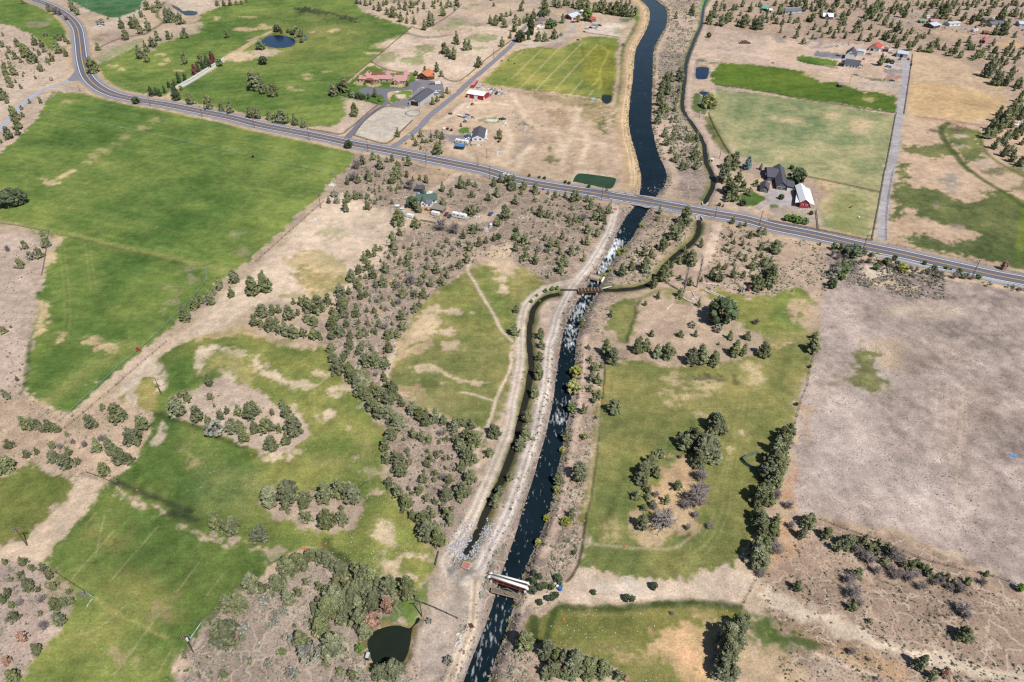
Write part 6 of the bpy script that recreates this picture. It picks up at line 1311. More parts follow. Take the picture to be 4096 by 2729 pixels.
fill('B2', '1000 760 1950 660 1800 900 1500 1250 1300 1500 950 1568 850 1200', 150, 0.8, 3.4, 10)
fill('C2', '850 0 1250 0 1200 300 1050 200 900 150', 14, 1, 3, 11)
fill('C2', '1350 850 1850 850 1850 1300 1600 1568 1400 1400', 60, 0.8, 2.6, 12)
fill('B3', '0 200 800 250 700 560 300 800 100 900 0 700', 95, 0.9, 3.2, 13)
fill('B3', '1280 400 1700 440 1600 640 1300 900 1000 920 1100 700', 26, 0.8, 2.4, 14)
fill('B3', '1940 520 2351 560 2351 1000 1950 1000', 34, 0.9, 3.0, 15)
fill('A3', '1340 700 1560 650 1540 1100 1760 1330 1800 1568 1500 1568 1400 1200', 100, 1.2, 4.5, 16)
fill('A1', '-60 420 300 330 600 560 350 760 100 860 -60 900', 24, 1.5, 5, 17)
fill('D2', '200 900 850 900 850 1568 100 1568', 26, 0.7, 1.9, 18)
fill('D1', '1700 1200 2351 1000 2351 1568 1600 1568', 14, 0.7, 1.8, 19)
fill('B4', '560 780 780 800 1650 960 1600 1040 900 900 700 1000 560 1050', 12, 1.2, 2.6, 20, 's')
fill('A3', '1700 -20 1780 -20 1760 60 1720 40', 0, 1, 2, 21)

ORD = ['first', 'second', 'third', 'fourth', 'fifth', 'sixth', 'seventh', 'eighth', 'ninth', 'tenth', 'eleventh', 'twelfth', 'thirteenth', 'fourteenth', 'fifteenth', 'sixteenth']
singles = []; crowd = []
for k in KIND:
 L = sorted([t for t in ALL if t['k'] == k], key=lambda t: -t['px'])
 singles += L[:290]; crowd += L[290:]
groups = {}
for t in singles:
 t['zone'] = zone_of(t['ix'], t['iy'])
for key in sorted({(t['k'], t['zone']) for t in singles}):
 L = [t for t in singles if (t['k'], t['zone']) == key]
 L.sort(key=lambda t: t['px'])
 n = len(L)
 for i, t in enumerate(L):
  t['size'] = '' if n < 4 else ('small', 'medium-sized', 'tall')[min(2, i * 3 // n)]
 for sz in ('', 'small', 'medium-sized', 'tall'):
  Q = sorted([t for t in L if t['size'] == sz], key=lambda t: t['ix'])
  for i, t in enumerate(Q):
   nm = (sz + ' ' if sz else '') + KIND[t['k']][1]
   if len(Q) == 1: t['label'] = f"{nm} {t['zone']}"
   elif len(Q) <= 16: t['label'] = ' '.join(f"{ORD[i]} {nm} from left {t['zone']}".split()[:16])
   else: t['label'] = f"{nm} {t['zone']}"
   t['group'] = f"{KIND[t['k']][1]} plants {t['zone']}"
g = random.Random(5)
for t in singles:
 nm, ds, ct = KIND[t['k']]
 z = height(t['x'], t['y'])
 o = thing(nm, t['label'], ct, t['x'], t['y'], z - 0.05, g.uniform(0, 6.28), t['group'])
 s = t['h']; ws = s * g.uniform(0.88, 1.12)
 o.scale = (ws, ws, s)
 if t['k'] == 'd':
  me = g.choice(SHAPES['d'])
  b = link('trunk', g.choice(TRUNKS), None, o); b.material_slots[0].link = 'OBJECT'; b.material_slots[0].material = DEADW
  link('limbs', me, None, o)
 else:
  link('trunk', g.choice(TRUNKS), None, o)
  link('crown', g.choice(SHAPES[t['k']]), None, o)
def scatter(items, protos, name, m, label=None, cat=None):
 """items: (x, y, z, rot, width, height, tint rgb); one joined mesh"""
 Vs, Fs, Cs, n = [], [], [], 0
 for i, (x, y, z, a, ws, hs, c) in enumerate(items):
  V, F, C = protos[i % len(protos)]
  ca, sa = math.cos(a), math.sin(a)
  q = np.stack([(V[:, 0] * ca - V[:, 1] * sa) * ws + x, (V[:, 0] * sa + V[:, 1] * ca) * ws + y, V[:, 2] * hs + z], 1)
  Vs.append(q); Fs.append(F + n); n += len(V)
  Cs.append(C * np.asarray(c)[None, :])
 o = link(name, np_mesh(name, np.concatenate(Vs), np.concatenate(Fs), np.concatenate(Cs)), m)
 o['kind'] = 'stuff'
 if label: tag(o, label, cat)
 return o
if crowd:
 it = []
 for t in crowd:
  v = g.uniform(0.75, 1.25)
  it.append((t['x'], t['y'], height(t['x'], t['y']), g.uniform(0, 6.28), t['h'] * g.uniform(0.9, 1.1), t['h'], np.array([v, v * g.uniform(0.97, 1.04), v * g.uniform(0.9, 1.05)])))
 scatter(it, LIGHT, 'juniper_woodland', L_JUN, 'many smaller grey-green junipers scattered through the open woods', 'trees')
# sagebrush and dry tufts over the open soil
SAGE = [crown(800 + k, 'round', 4, 2, 0.34, 0.45, 0.0, 0.2, True) for k in range(6)]
def sagebrush(tile, s, n, seed, r0=0.35, r1=0.9, tones=((1, 1, 1),)):
 gg = np.random.default_rng(seed)
 pp = P(tile, s); poly = G(tile, s); out = []
 m = n * 3
 q = np.stack([gg.uniform(pp[:, 0].min(), pp[:, 0].max(), m), gg.uniform(pp[:, 1].min(), pp[:, 1].max(), m)], 1)
 w = ground(q)
 ok = (sdf(poly, w[:, 0], w[:, 1]) < 0) & (at_grid(GRASS, w[:, 0], w[:, 1]) < 0.35) & (at_grid(rdist, w[:, 0], w[:, 1]) > 9) & (at_grid(SDR, w[:, 0], w[:, 1]) > 1.5) & (at_grid(TUFT, w[:, 0], w[:, 1]) > 0.14) & (at_grid(GZ, w[:, 0], w[:, 1]) > -0.25)
 ok &= vnoise(w[:, 0] / 7, w[:, 1] / 7, 77) + gg.uniform(-0.25, 0.25, m) > 0.45
 w = w[ok][:n]
 for x, y in w:
  r = gg.uniform(r0, r1) * gg.uniform(0.6, 1.2)
  t = np.array(tones[gg.integers(len(tones))]) * gg.uniform(0.7, 1.2)
  out.append((x, y, at_grid(GZ, x, y) - 0.03, gg.uniform(0, 6.28), r * 1.5, r * 1.2, t))
 return out
GREYS = ((1.25, 1.25, 1.25), (1.1, 1.15, 1.1), (0.8, 0.86, 0.78), (0.72, 0.68, 0.70), (0.9, 0.86, 0.78), (0.62, 0.7, 0.6), (1.1, 1.05, 1.0))
it = []
it += sagebrush('A3', '1330 -40 1800 -40 1740 300 1600 560 1560 960 1700 1200 1800 1500 1560 1568 1420 1300 1360 900 1340 600 1450 250', 2400, 1, 0.5, 1.3, GREYS)
it += sagebrush('Z', '780 350 1200 420 1400 470 1390 540 1260 650 1130 590 960 690 890 880 750 780 850 600 880 530 1000 500 860 480', 2600, 2, 0.4, 1.0, GREYS)
it += sagebrush('Z', '1440 480 1620 510 1500 660 1380 660 1380 620', 1100, 3, 0.35, 0.9, GREYS)
it += sagebrush('Z', '1640 510 1900 560 1900 680 1700 700 1600 650', 900, 4, 0.35, 0.9, GREYS)
it += sagebrush('Z', '1330 700 1400 690 1380 850 1350 1100 1330 1300 1180 1500 1160 1568 1210 1568 1250 1380 1290 1100 1310 850', 1600, 5, 0.3, 0.75, GREYS)
it += sagebrush('Z', '1260 690 1320 690 1290 900 1230 1150 1150 1330 1060 1568 1010 1568 1110 1300 1190 1050', 1400, 6, 0.25, 0.7, GREYS)
it += sagebrush('Z', '1180 680 1230 690 1215 850 1190 980 1110 1200 1050 1300 1010 1300 1100 1100 1190 900', 900, 7, 0.25, 0.7, GREYS)
it += sagebrush('Z', '400 1568 600 1330 760 1270 950 1360 960 1568', 1300, 8, 0.2, 0.55, GREYS)
it += sagebrush('Z', '870 880 1110 1000 1080 1100 1010 1270 880 1060', 700, 9, 0.2, 0.6, GREYS)
it += sagebrush('Z', '-40 900 350 950 250 1110 -40 1080', 350, 10, 0.2, 0.6, GREYS)
it += sagebrush('Z', '-40 1290 170 1330 160 1420 40 1568 -40 1568', 350, 11, 0.2, 0.6, GREYS)
it += sagebrush('Z', '1740 1300 1840 1190 2353 1380 2353 1568 1800 1568', 900, 12, 0.2, 0.55, ((0.6, 0.56, 0.56), (0.75, 0.7, 0.62), (0.5, 0.5, 0.46)))
it += sagebrush('Z', '1905 620 2353 680 2353 1340 2060 1200 1830 1170 1860 900', 700, 13, 0.12, 0.32, ((0.45, 0.45, 0.4), (0.6, 0.6, 0.5)))
it += sagebrush('B4', '560 720 900 820 1640 960 1620 1180 1300 1170 800 1050 600 1060', 1000, 14, 0.4, 0.9, ((0.85, 0.78, 0.8), (0.68, 0.62, 0.66), (1, 0.94, 0.9)))
it += sagebrush('A4', '-40 -60 2351 -60 2351 330 1400 450 300 330 0 330', 500, 15, 0.5, 1.1, GREYS)
it += sagebrush('A1', '-40 230 300 330 600 560 350 760 -40 900', 250, 16, 0.4, 0.9, GREYS)
it += sagebrush('A2', '900 -40 1850 -40 1500 250 1300 200', 350, 17, 0.4, 1.0, GREYS)
it += sagebrush('A2', '1310 1345 1500 1180 1760 1230 1700 1430', 160, 18, 0.4, 0.9, GREYS)
it += sagebrush('Z', '0 560 100 560 60 900 -40 920', 250, 19, 0.2, 0.6, GREYS)
it += sagebrush('Z', '460 1000 380 920 480 870 690 950 700 1010 600 1040', 160, 20, 0.2, 0.5, GREYS)
it += sagebrush('B4', '540 700 700 720 900 800 1300 880 1640 950 2351 1090 2351 1130 1700 1010 1300 960 900 880 740 900 700 1060 560 1100 560 850', 420, 21, 0.8, 1.9, ((0.7, 0.66, 0.68), (0.6, 0.62, 0.46), (0.9, 0.84, 0.86), (0.55, 0.62, 0.4)))
gq = np.random.default_rng(61)
for side, oth, n_ in ((river_r, river_l, 5), (river_l, river_r, 2)):
 for k in range(20, 260):
  nn = side[k] - oth[k]; nn /= np.linalg.norm(nn)
  if vnoise(side[k][:1] / 12, side[k][1:] / 12, 88)[0] < .3 or abs(side[k][1] - 375) < 12: continue
  for _ in range(n_):
   q = side[k] + nn * gq.uniform(0.3, 4.2) + gq.normal(size=2) * .7; r = gq.uniform(.35, .95)
   it.append((q[0], q[1], at_grid(GZ, *q) - .05, gq.uniform(0, 6.28), r * 1.4, r * 1.3, np.array(((.72, .78, .42), (.95, .98, .9), (.6, .66, .5), (.85, .8, .8))[gq.integers(4)]) * gq.uniform(.75, 1.2)))
scatter(it, SAGE, 'sagebrush', L_SAG, 'low grey sagebrush and dry tufts dotted over the bare soil', 'sagebrush')
# loose stones: riprap on the banks, field stones in the meadows
ROCK = []
for k in range(5):
 gg = np.random.default_rng(900 + k)
 V = OCT_V * gg.uniform(0.6, 1.2, (6, 1)); V[:, 2] = V[:, 2] * 0.6 + 0.3
 ROCK.append((V, OCT_F, np.ones((6, 3))))
gg = np.random.default_rng(33)
it = []
for side, oth in ((river_l, river_r), (river_r, river_l)):
 for k in range(60, 260):
  if side[k][1] > 430: continue
  n = side[k] - oth[k]; n /= np.linalg.norm(n)
  for _ in range(9):
   q = side[k] + n * gg.uniform(-0.3, 4.5) + gg.normal(size=2) * 0.8
   r = gg.uniform(0.2, 0.6)
   it.append((q[0], q[1], at_grid(GZ, q[0], q[1]) - 0.05, gg.uniform(0, 6), r, r, np.array(lin(150, 138, 132)) * gg.uniform(0.6, 1.35)))
for q in G('D2', '1890 300 1870 400 1960 160 1930 250 2080 220 2100 150 2040 330 1990 380 1900 340 2110 180 1850 350'):
 for _ in range(60):
  w = q + gg.normal(size=2) * 2.0; r = gg.uniform(0.2, 0.5)
  it.append((w[0], w[1], at_grid(GZ, w[0], w[1]), gg.uniform(0, 6), r, r, np.array(lin(178, 178, 186)) * gg.uniform(0.7, 1.2)))
for t_, s_, n_ in (('D2', '1830 1180 1880 1120 1890 1180 1850 1250', 60), ('B2', '500 440 560 430 570 460 510 470', 0), ('A4', '830 750 1170 780 1170 820 850 790', 260)):
 poly = G(t_, s_)
 for _ in range(n_):
  w = poly[gg.integers(len(poly))] * 0 + poly.min(0) + gg.random(2) * (poly.max(0) - poly.min(0)); r = gg.uniform(0.2, 0.6)
  it.append((w[0], w[1], 0.0, gg.uniform(0, 6), r, r, np.array(lin(214, 206, 196)) * gg.uniform(0.8, 1.1)))
scatter(it, ROCK, 'riprap', attr_mat('riprap_stone'), 'grey and brown boulders lining the river banks and the ditch end', 'stones')
it = []
for s_, n_ in (('450 800 740 800 880 1000 900 1120 980 1260 840 1310 700 1260 560 1040 720 1000 700 900', 700), ('900 740 1070 640 1180 700 1180 850 1110 985 900 890', 260), ('590 1180 980 1250 830 1310 760 1250', 200), ('1240 1400 1690 1400 1600 1568 1330 1568', 260), ('480 960 600 1050 700 1080 460 1190 380 1150', 120), ('1600 1330 1730 1320 1730 1380 1600 1380', 60), ('630 560 780 480 850 500 700 660 560 700', 120)):
 pp = P('Z', s_); poly = G('Z', s_)
 for _ in range(n_ * 2):
  q = np.array([gg.uniform(pp[:, 0].min(), pp[:, 0].max()), gg.uniform(pp[:, 1].min(), pp[:, 1].max())]); w = ground(q)[0]
  if sdf(poly, np.array([w[0]]), np.array([w[1]]))[0] > 0: continue
  if vnoise(w[:1] / 9, w[1:] / 9, 66)[0] + gg.uniform(-.2, .2) < 0.55: continue
  if at_grid(GZ, w[0], w[1]) < -.25: continue
  r = gg.uniform(0.08, 0.2)
  it.append((w[0], w[1], at_grid(GZ, w[0], w[1]), gg.uniform(0, 6), r, r, np.array(lin(226, 218, 206)) * gg.uniform(0.75, 1.1)))
scatter(it, ROCK, 'field_stones', attr_mat('pale_field_stone'), 'pale stones dotted over the meadow turf', 'stones')
# ------------------------------------------------------------------ buildings
def W2(x, y, z=0.0):
 return ground(np.array([[x, y]], float), z)[0]
def M_(name, rgb, **k): return mat(name, rgb, **k)
ROOFS = dict(
 pink=M_('rose_clay_tile', (190, 146, 142), var=0.2, scale=1.5), brown=M_('rusty_brown_metal', (140, 84, 66), var=0.25), rust=M_('rusted_orange_metal', (196, 122, 86), var=0.28, scale=0.5),
 char=M_('charcoal_shingle', (88, 88, 98), var=0.16, scale=2), grey=M_('grey_shingle', (112, 114, 124), var=0.15, scale=2), white=M_('white_metal_roof', (247, 248, 250), rough=0.5, var=0.04), pale=M_('pale_blue_metal_roof', (192, 206, 220), rough=0.5, var=0.08),
 green=M_('dark_green_shingle', (82, 104, 94), var=0.16, scale=2), teal=M_('teal_metal_roof', (96, 170, 150), rough=0.5), red=M_('red_metal_roof', (206, 92, 96), rough=0.5), orange=M_('orange_red_metal_roof', (206, 86, 66), rough=0.5), blue=M_('blue_metal_roof', (84, 126, 176), rough=0.5),
 weath=M_('weathered_plank_roof', (140, 134, 122), var=0.3, scale=1.2), taupe=M_('taupe_shingle', (128, 116, 114), var=0.15, scale=2), tan=M_('tan_patio_roof', (196, 178, 158)), mauve=M_('mauve_grey_roof', (142, 130, 136)), rose=M_('faded_pink_roof', (196, 140, 138)), lgrey=M_('light_grey_metal_roof', (196, 202, 206), rough=0.5))
WALLS = dict(stucco=M_('tan_stucco', (196, 170, 140)), brown=M_('dark_brown_siding', (96, 72, 60)), grey=M_('pale_grey_siding', (196, 202, 204)), red=M_('barn_red_siding', (172, 48, 56), var=0.1), white=M_('white_siding', (236, 238, 242), var=0.06), dark=M_('dark_siding', (70, 64, 64)), brick=M_('red_brick', (156, 92, 76), var=0.25, scale=2),
 cream=M_('cream_siding', (214, 196, 168)), slate=M_('slate_grey_siding', (104, 104, 110)), blue=M_('blue_siding', (84, 116, 168)), lblue=M_('pale_blue_siding', (182, 196, 208)), wood=M_('weathered_boards', (138, 116, 98), var=0.25), contred=M_('container_red', (176, 76, 78)), contgrey=M_('container_grey', (136, 150, 160)), tan=M_('tan_siding', (180, 160, 140)))
GLASS = mat('window_glass', (70, 84, 104), rough=0.15, var=0.05, spec=0.5)
TRIM = mat('white_trim', (240, 240, 240), var=0.04)
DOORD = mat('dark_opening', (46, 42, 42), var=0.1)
SOLAR = mat('solar_panel', (40, 44, 62), rough=0.2, spec=0.5)
def block(root, p1, p2, depth, wall, roof, ridge, wm, rm, over=0.45, opens=(), z0=0.0, roofname='roof'):
 """one wing of a building; p1-p2 is the foot of its near wall in the photo, depth in metres or a photo point"""
 a = W2(*p1); b = W2(*p2)
 ex = b - a; Lx = np.linalg.norm(ex); ex = ex / Lx
 if isinstance(depth, tuple):
  c = W2(*depth); e2 = c - b; d = np.linalg.norm(e2)
  if d > Lx:
   ey = e2 / d; ex = np.array([ey[1], -ey[0]])
  depth = d
 ey = np.array([-ex[1], ex[0]])
 mid = (a + b) / 2
 M = Matrix(((ex[0], ey[0], 0, mid[0]), (ex[1], ey[1], 0, mid[1]), (0, 0, 1, z0), (0, 0, 0, 1)))
 M = Matrix.Translation(-Vector(root.location)) @ M
 hx = Lx / 2; D = depth; o = over; th = 0.16
 wl = MB(); rf = MB()
 if ridge == 'along':
  wl.prism([(0, -0.2), (D, -0.2), (D, wall), (D / 2, wall + roof), (0, wall)], -hx, hx)
  s = roof / (D / 2)
  rf.prism([(-o, wall - o * s + 0.02), (-o, wall - o * s + th), (D / 2, wall + roof + th), (D / 2, wall + roof + 0.02)], -hx - o, hx + o)
  rf.prism([(D + o, wall - o * s + th), (D + o, wall - o * s + 0.02), (D / 2, wall + roof + 0.02), (D / 2, wall + roof + th)], -hx - o, hx + o)
 elif ridge == 'across':
  n = len(wl.v)
  pr = [(-hx, -0.2), (hx, -0.2), (hx, wall), (0, wall + roof), (-hx, wall)]
  wl.v += [(x, 0, z) for x, z in pr] + [(x, D, z) for x, z in pr]
  wl.f += [(0, 1, 2, 3, 4), (9, 8, 7, 6, 5)] + [(5 + i, 5 + (i + 1) % 5, (i + 1) % 5, i) for i in range(5)]
  s = roof / hx
  for sg in (-1, 1):
   q = [(sg * (hx + o), wall - o * s + 0.02), (sg * (hx + o), wall - o * s + th), (0, wall + roof + th), (0, wall + roof + 0.02)]
   k = len(rf.v)
   rf.v += [(x, -o, z) for x, z in q] + [(x, D + o, z) for x, z in q]
   rf.f += [(k, k + 1, k + 2, k + 3), (k + 7, k + 6, k + 5, k + 4)] + [(k + i, k + 4 + i, k + 4 + (i + 1) % 4, k + (i + 1) % 4) for i in range(4)]
 elif ridge == 'hip':
  wl.box(-hx, hx, 0, D, -0.2, wall)
  i = min(hx, D / 2) * 0.95; k = 0
  rx = max(hx - i, 0.05)
  v = [(-hx - o, -o, wall), (hx + o, -o, wall), (hx + o, D + o, wall), (-hx - o, D + o, wall), (-rx, D / 2, wall + roof), (rx, D / 2, wall + roof)]
  rf.v += v; rf.f += [(0, 1, 5, 4), (1, 2, 5), (2, 3, 4, 5), (3, 0, 4), (3, 2, 1, 0)]
 elif ridge in ('shed', 'shedl', 'shedr', 'flat'):
  wl.box(-hx, hx, 0, D, -0.2, wall)
  zf = {'shed': (0, 0, roof, roof), 'flat': (0, 0, 0, 0), 'shedl': (0, roof, roof, 0), 'shedr': (roof, 0, 0, roof)}[ridge]
  c4 = [(-hx - o, -o), (hx + o, -o), (hx + o, D + o), (-hx - o, D + o)]
  rf.v += [(x, y, wall + 0.03 + z) for (x, y), z in zip(c4, zf)] + [(x, y, wall + 0.03 + th + z) for (x, y), z in zip(c4, zf)]
  rf.f += [(3, 2, 1, 0), (4, 5, 6, 7), (0, 1, 5, 4), (1, 2, 6, 5), (2, 3, 7, 6), (3, 0, 4, 7)]
 def put(mb, name, m, parent=root):
  mb.v = [tuple(M @ Vector(q)) for q in mb.v]
  return mb.build(name, m, parent)
 if wm is not None: put(wl, 'wall', wm)
 else:
  pl = MB()
  nx = max(2, int(Lx / 4) + 1)
  for x in np.linspace(-hx + .1, hx - .1, nx):
   for y in (0.1, D - 0.1): pl.box(x - .1, x + .1, y - .1, y + .1, -0.1, wall)
  put(pl, 'post', WALLS['wood'])
 r = put(rf, roofname, rm)
 for side, u, z, w_, h_, kind in opens:
  mb = MB(); fr = MB(); e = 0.05; g_ = 0.14
  if side == 'f':
   x = -hx + u * Lx; mb.box(x - w_ / 2, x + w_ / 2, -e - 0.03, 0.03, z, z + h_); fr.box(x - w_ / 2 - g_, x + w_ / 2 + g_, -e, 0.02, max(0, z - g_), z + h_ + g_)
  elif side == 'r':
   y = u * D; mb.box(hx - 0.03, hx + e + 0.03, y - w_ / 2, y + w_ / 2, z, z + h_); fr.box(hx - 0.02, hx + e, y - w_ / 2 - g_, y + w_ / 2 + g_, max(0, z - g_), z + h_ + g_)
  else:
   y = u * D; mb.box(-hx - e - 0.03, -hx + 0.03, y - w_ / 2, y + w_ / 2, z, z + h_); fr.box(-hx - e, -hx + 0.02, y - w_ / 2 - g_, y + w_ / 2 + g_, max(0, z - g_), z + h_ + g_)
  nm = 'window' if kind in ('win', 'winw') else 'door'
  f = put(fr, nm, TRIM if kind in ('win', 'winw', 'wdoor') else WALLS['brown'])
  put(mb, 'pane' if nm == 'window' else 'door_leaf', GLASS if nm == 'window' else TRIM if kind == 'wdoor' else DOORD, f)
 return M, hx
def building(name, label, p1, cat='building', group=None):
 a = W2(*p1)
 return thing(name, label, cat, a[0], a[1], 0.0, 0.0, group)
R_, Wl = ROOFS, WALLS
# ranch house
h = building('ranch_house', 'long ranch house with rose tiled roofs behind the loop drive', (1510, 332), 'house')
block(h, (1437, 328), (1515, 331), 9.5, 2.8, 2.0, 'along', Wl['stucco'], R_['pink'], opens=[('f', .15, .8, 1.6, 1.4, 'win'), ('f', .85, .8, 1.6, 1.4, 'win')])
block(h, (1461, 333), (1488, 335), 6.0, 2.9, 1.0, 'hip', Wl['brown'], R_['brown'], roofname='porch_roof')
block(h, (1447, 324), (1476, 325), 13, 3.4, 2.4, 'across', Wl['stucco'], R_['pink'])
block(h, (1509, 328), (1566, 330), 9.0, 2.9, 2.0, 'along', Wl['stucco'], R_['pink'], opens=[('f', .3, .7, 1.8, 1.6, 'win'), ('f', .7, .7, 1.8, 1.6, 'win')])
block(h, (1531, 322), (1557, 322), 12, 3.6, 2.2, 'across', Wl['stucco'], R_['pink'])
block(h, (1483, 318), (1530, 319), 8, 3.2, 0.5, 'shed', Wl['stucco'], R_['brown'])
block(h, (1560, 326), (1585, 327), 6, 2.8, 0.1, 'flat', Wl['stucco'], R_['tan'])
block(h, (1575, 337), (1625, 338), 17, 3.0, 2.6, 'along', Wl['stucco'], R_['pink'], opens=[('f', .4, .7, 1.2, 1.5, 'win'), ('f', .6, .7, 1.2, 1.5, 'win'), ('f', .8, .7, 1.2, 1.5, 'win')])
block(h, (1576, 342), (1594, 343), 8, 3.0, 1.8, 'across', Wl['stucco'], R_['pink'], opens=[('f', .35, .6, 1, 1.7, 'win'), ('f', .65, .6, 1, 1.7, 'win')])
block(h, (1601, 322), (1629, 323), 12, 3.4, 2.4, 'across', Wl['stucco'], R_['pink'])
for (x, y) in ((1464, 312), (1480, 312), (1591, 318)):
 c = W2(x, y); b = MB(); b.box(c[0] - h.location.x - .6, c[0] - h.location.x + .6, c[1] - h.location.y - .6, c[1] - h.location.y + .6, 2, 6.3); b.build('chimney', Wl['brick'], h)
b = MB()
pa = [W2(x, y) - np.array(h.location[:2]) for x, y in ((1488, 331), (1516, 332))]
for k in range(8):
 q = pa[0] + (pa[1] - pa[0]) * k / 7
 b.box(q[0] - .1, q[0] + .1, q[1] - 5, q[1] + .2, 2.55, 2.75)
for q in pa:
 for dy in (0, -4.6): b.box(q[0] - .1, q[0] + .1, q[1] + dy - .1, q[1] + dy + .1, 0, 2.55)
b.build('pergola', Wl['wood'], h)
h = building('stable_barn', 'dark timber barn with rusted orange metal roof beside the ranch house', (1690, 321), 'barn')
block(h, (1669, 317), (1710, 322), 15, 3.2, 3.0, 'across', Wl['brown'], R_['rust'], opens=[('f', .45, 0, 3.2, 2.6, 'door')])
block(h, (1711, 322), (1738, 318), 14, 2.6, 0.9, 'shedr', Wl['brown'], R_['rust'])
h = building('arena_shed', 'long charcoal-roofed arena shed with pale grey side wall', (1660, 422), 'barn')
block(h, (1638, 420), (1679, 427), (1735, 385), 4.2, 2.2, 'across', Wl['grey'], R_['char'], opens=[('f', .5, 0, 6.5, 3.6, 'door')])
h = building('metal_shop', 'bright red metal shop with a shining white roof', (1900, 396), 'shop')
block(h, (1866, 391), (1933.5, 402), (1953, 386), 3.7, 1.4, 'along', Wl['red'], R_['white'], over=0.25, opens=[('f', .12, 0, 1.3, 2.2, 'wdoor'), ('f', .55, 0, 3.2, 3.0, 'wdoor'), ('r', .12, 0, 1.2, 2.2, 'wdoor')])
h = building('shipping_container', 'faded red shipping container above the red metal shop', (1890, 353), 'container')
block(h, (1884, 352), (1895, 353.6), (1911, 332), 2.7, 0.0, 'flat', Wl['contred'], R_['rose'], over=0.0)
h = building('storage_container', 'grey container at the right end of the red metal shop', (1960, 384), 'container')
block(h, (1954, 386), (1964, 387), (1971, 374), 2.5, 0.3, 'across', Wl['contgrey'], R_['lgrey'], over=0.0)
h = building('white_house', 'white house with a charcoal shingle roof beside the gravel pad', (1912, 565), 'house')
block(h, (1888, 565), (1936, 566), 18, 2.9, 2.2, 'across', Wl['white'], R_['char'], opens=[('f', .3, 1, 1.6, 1.2, 'win'), ('f', .7, 1, 1.6, 1.2, 'win'), ('r', .3, 1, 1.4, 1.2, 'win'), ('r', .7, 1, 1.4, 1.2, 'win')])
block(h, (1936.5, 555), (1948, 555), 12, 2.5, 0.2, 'flat', Wl['white'], R_['white'], over=0.1)
block(h, (1886, 561), (1892, 561), 6, 2.3, 0.4, 'shed', Wl['white'], R_['white'], over=0.1)
h = building('blue_roof_shed', 'long low dark shed with a blue metal roof', (1835, 598), 'shed')
block(h, (1818, 596.5), (1853, 600), 3.6, 2.3, 0.5, 'shed', Wl['dark'], R_['blue'], over=0.15, opens=[('f', .35, 0, 1.4, 1.9, 'door'), ('f', .7, 0, 1.4, 1.9, 'door')])
h = building('garden_shed', 'small cream shed in front of the charcoal-roofed house', (1895, 585), 'shed')
block(h, (1886, 585), (1905, 586), 3.0, 1.9, 0.6, 'along', Wl['cream'], R_['tan'], over=0.15)
h = building('pump_shed', 'tiny grey shed with a pale awning behind the charcoal-roofed house', (1862, 492), 'shed')
block(h, (1856, 492), (1867, 492), 3.0, 2.0, 0.9, 'across', Wl['wood'], R_['lgrey'], over=0.3)
# homes left of the canal
h = building('brown_house', 'house with taupe hip roofs among trees at the lane end', (2160, 105), 'house')
block(h, (2139, 110), (2171, 104), 10, 3, 2.0, 'along', Wl['tan'], R_['taupe'], opens=[('f', .5, 0, 5, 2.2, 'wdoor')])
block(h, (2161, 94), (2192, 88), 10, 3, 2.4, 'hip', Wl['tan'], R_['taupe'])
h = building('brick_barn', 'brick barn with a pale metal roof beside the yard', (2275, 78), 'barn')
block(h, (2257, 75), (2286, 81), 17, 3.2, 2.6, 'across', Wl['brick'], R_['pale'], opens=[('f', .45, 0, 3, 2.8, 'door')])
block(h, (2286, 81), (2303, 80), 10, 2.6, 0.8, 'shed', Wl['brick'], R_['pale'], opens=[('f', .2, 0, 1.5, 2.2, 'wdoor')])
h = building('red_roof_shed', 'open shed with a bright red roof behind parked trucks', (2374, 88), 'shed')
block(h, (2366, 91), (2384, 87), 12, 2.8, 1.6, 'shedl', Wl['wood'], R_['red'])
h = building('animal_shelter', 'tiny brick shelter with a pale roof behind the brick barn', (2328, 53), 'shed')
block(h, (2323, 53), (2333, 53), 5, 2.0, 0.6, 'shed', Wl['brick'], R_['white'], over=0.2)
# farmhouse
h = building('farmhouse', 'white farmhouse with steep charcoal gables above the green field', (3400, 262), 'house')
block(h, (3374, 268), (3432, 276), 11, 3.2, 3.2, 'along', Wl['white'], R_['char'], opens=[('f', .2, .8, 1.1, 1.5, 'win'), ('f', .45, .8, 1.1, 1.5, 'win'), ('f', .65, .8, 1.1, 1.5, 'win'), ('f', .85, .8, 1.1, 1.5, 'win')])
block(h, (3378, 236), (3420, 241), 13, 4.6, 4.6, 'across', Wl['white'], R_['char'], opens=[('f', .38, 5.0, .9, 1.1, 'win'), ('f', .5, 5.0, .9, 1.1, 'win'), ('f', .62, 5.0, .9, 1.1, 'win')])
block(h, (3359, 266), (3374, 268), 12, 2.7, 0.8, 'shedl', None, R_['char'], roofname='porch_roof')
block(h, (3432, 276), (3448, 276), 12, 2.7, 0.8, 'shedr', None, R_['char'], roofname='porch_roof')
h = building('pale_shed', 'small white shed with a pale blue roof behind the farmhouse', (3440, 216), 'shed')
block(h, (3427, 214), (3454, 219), (3462, 211), 2.7, 1.0, 'along', Wl['white'], R_['pale'], over=0.2)
h = building('orange_roof_barn', 'white barn with an orange-red metal roof', (3494, 205), 'barn')
block(h, (3474, 202), (3514, 208.5), 14, 3.4, 2.6, 'across', Wl['white'], R_['orange'], opens=[('f', .3, 0, 2.2, 2.4, 'door')])
block(h, (3515, 205), (3532, 206), 8, 2.8, 0.5, 'shed', Wl['white'], R_['pale'])
block(h, (3531, 207), (3550, 208), 6, 2.3, 0.6, 'shed', Wl['brown'], R_['brown'])
h = building('white_shop', 'white metal shop with a pale roof at the top of the lane', (3605, 230), 'shop')
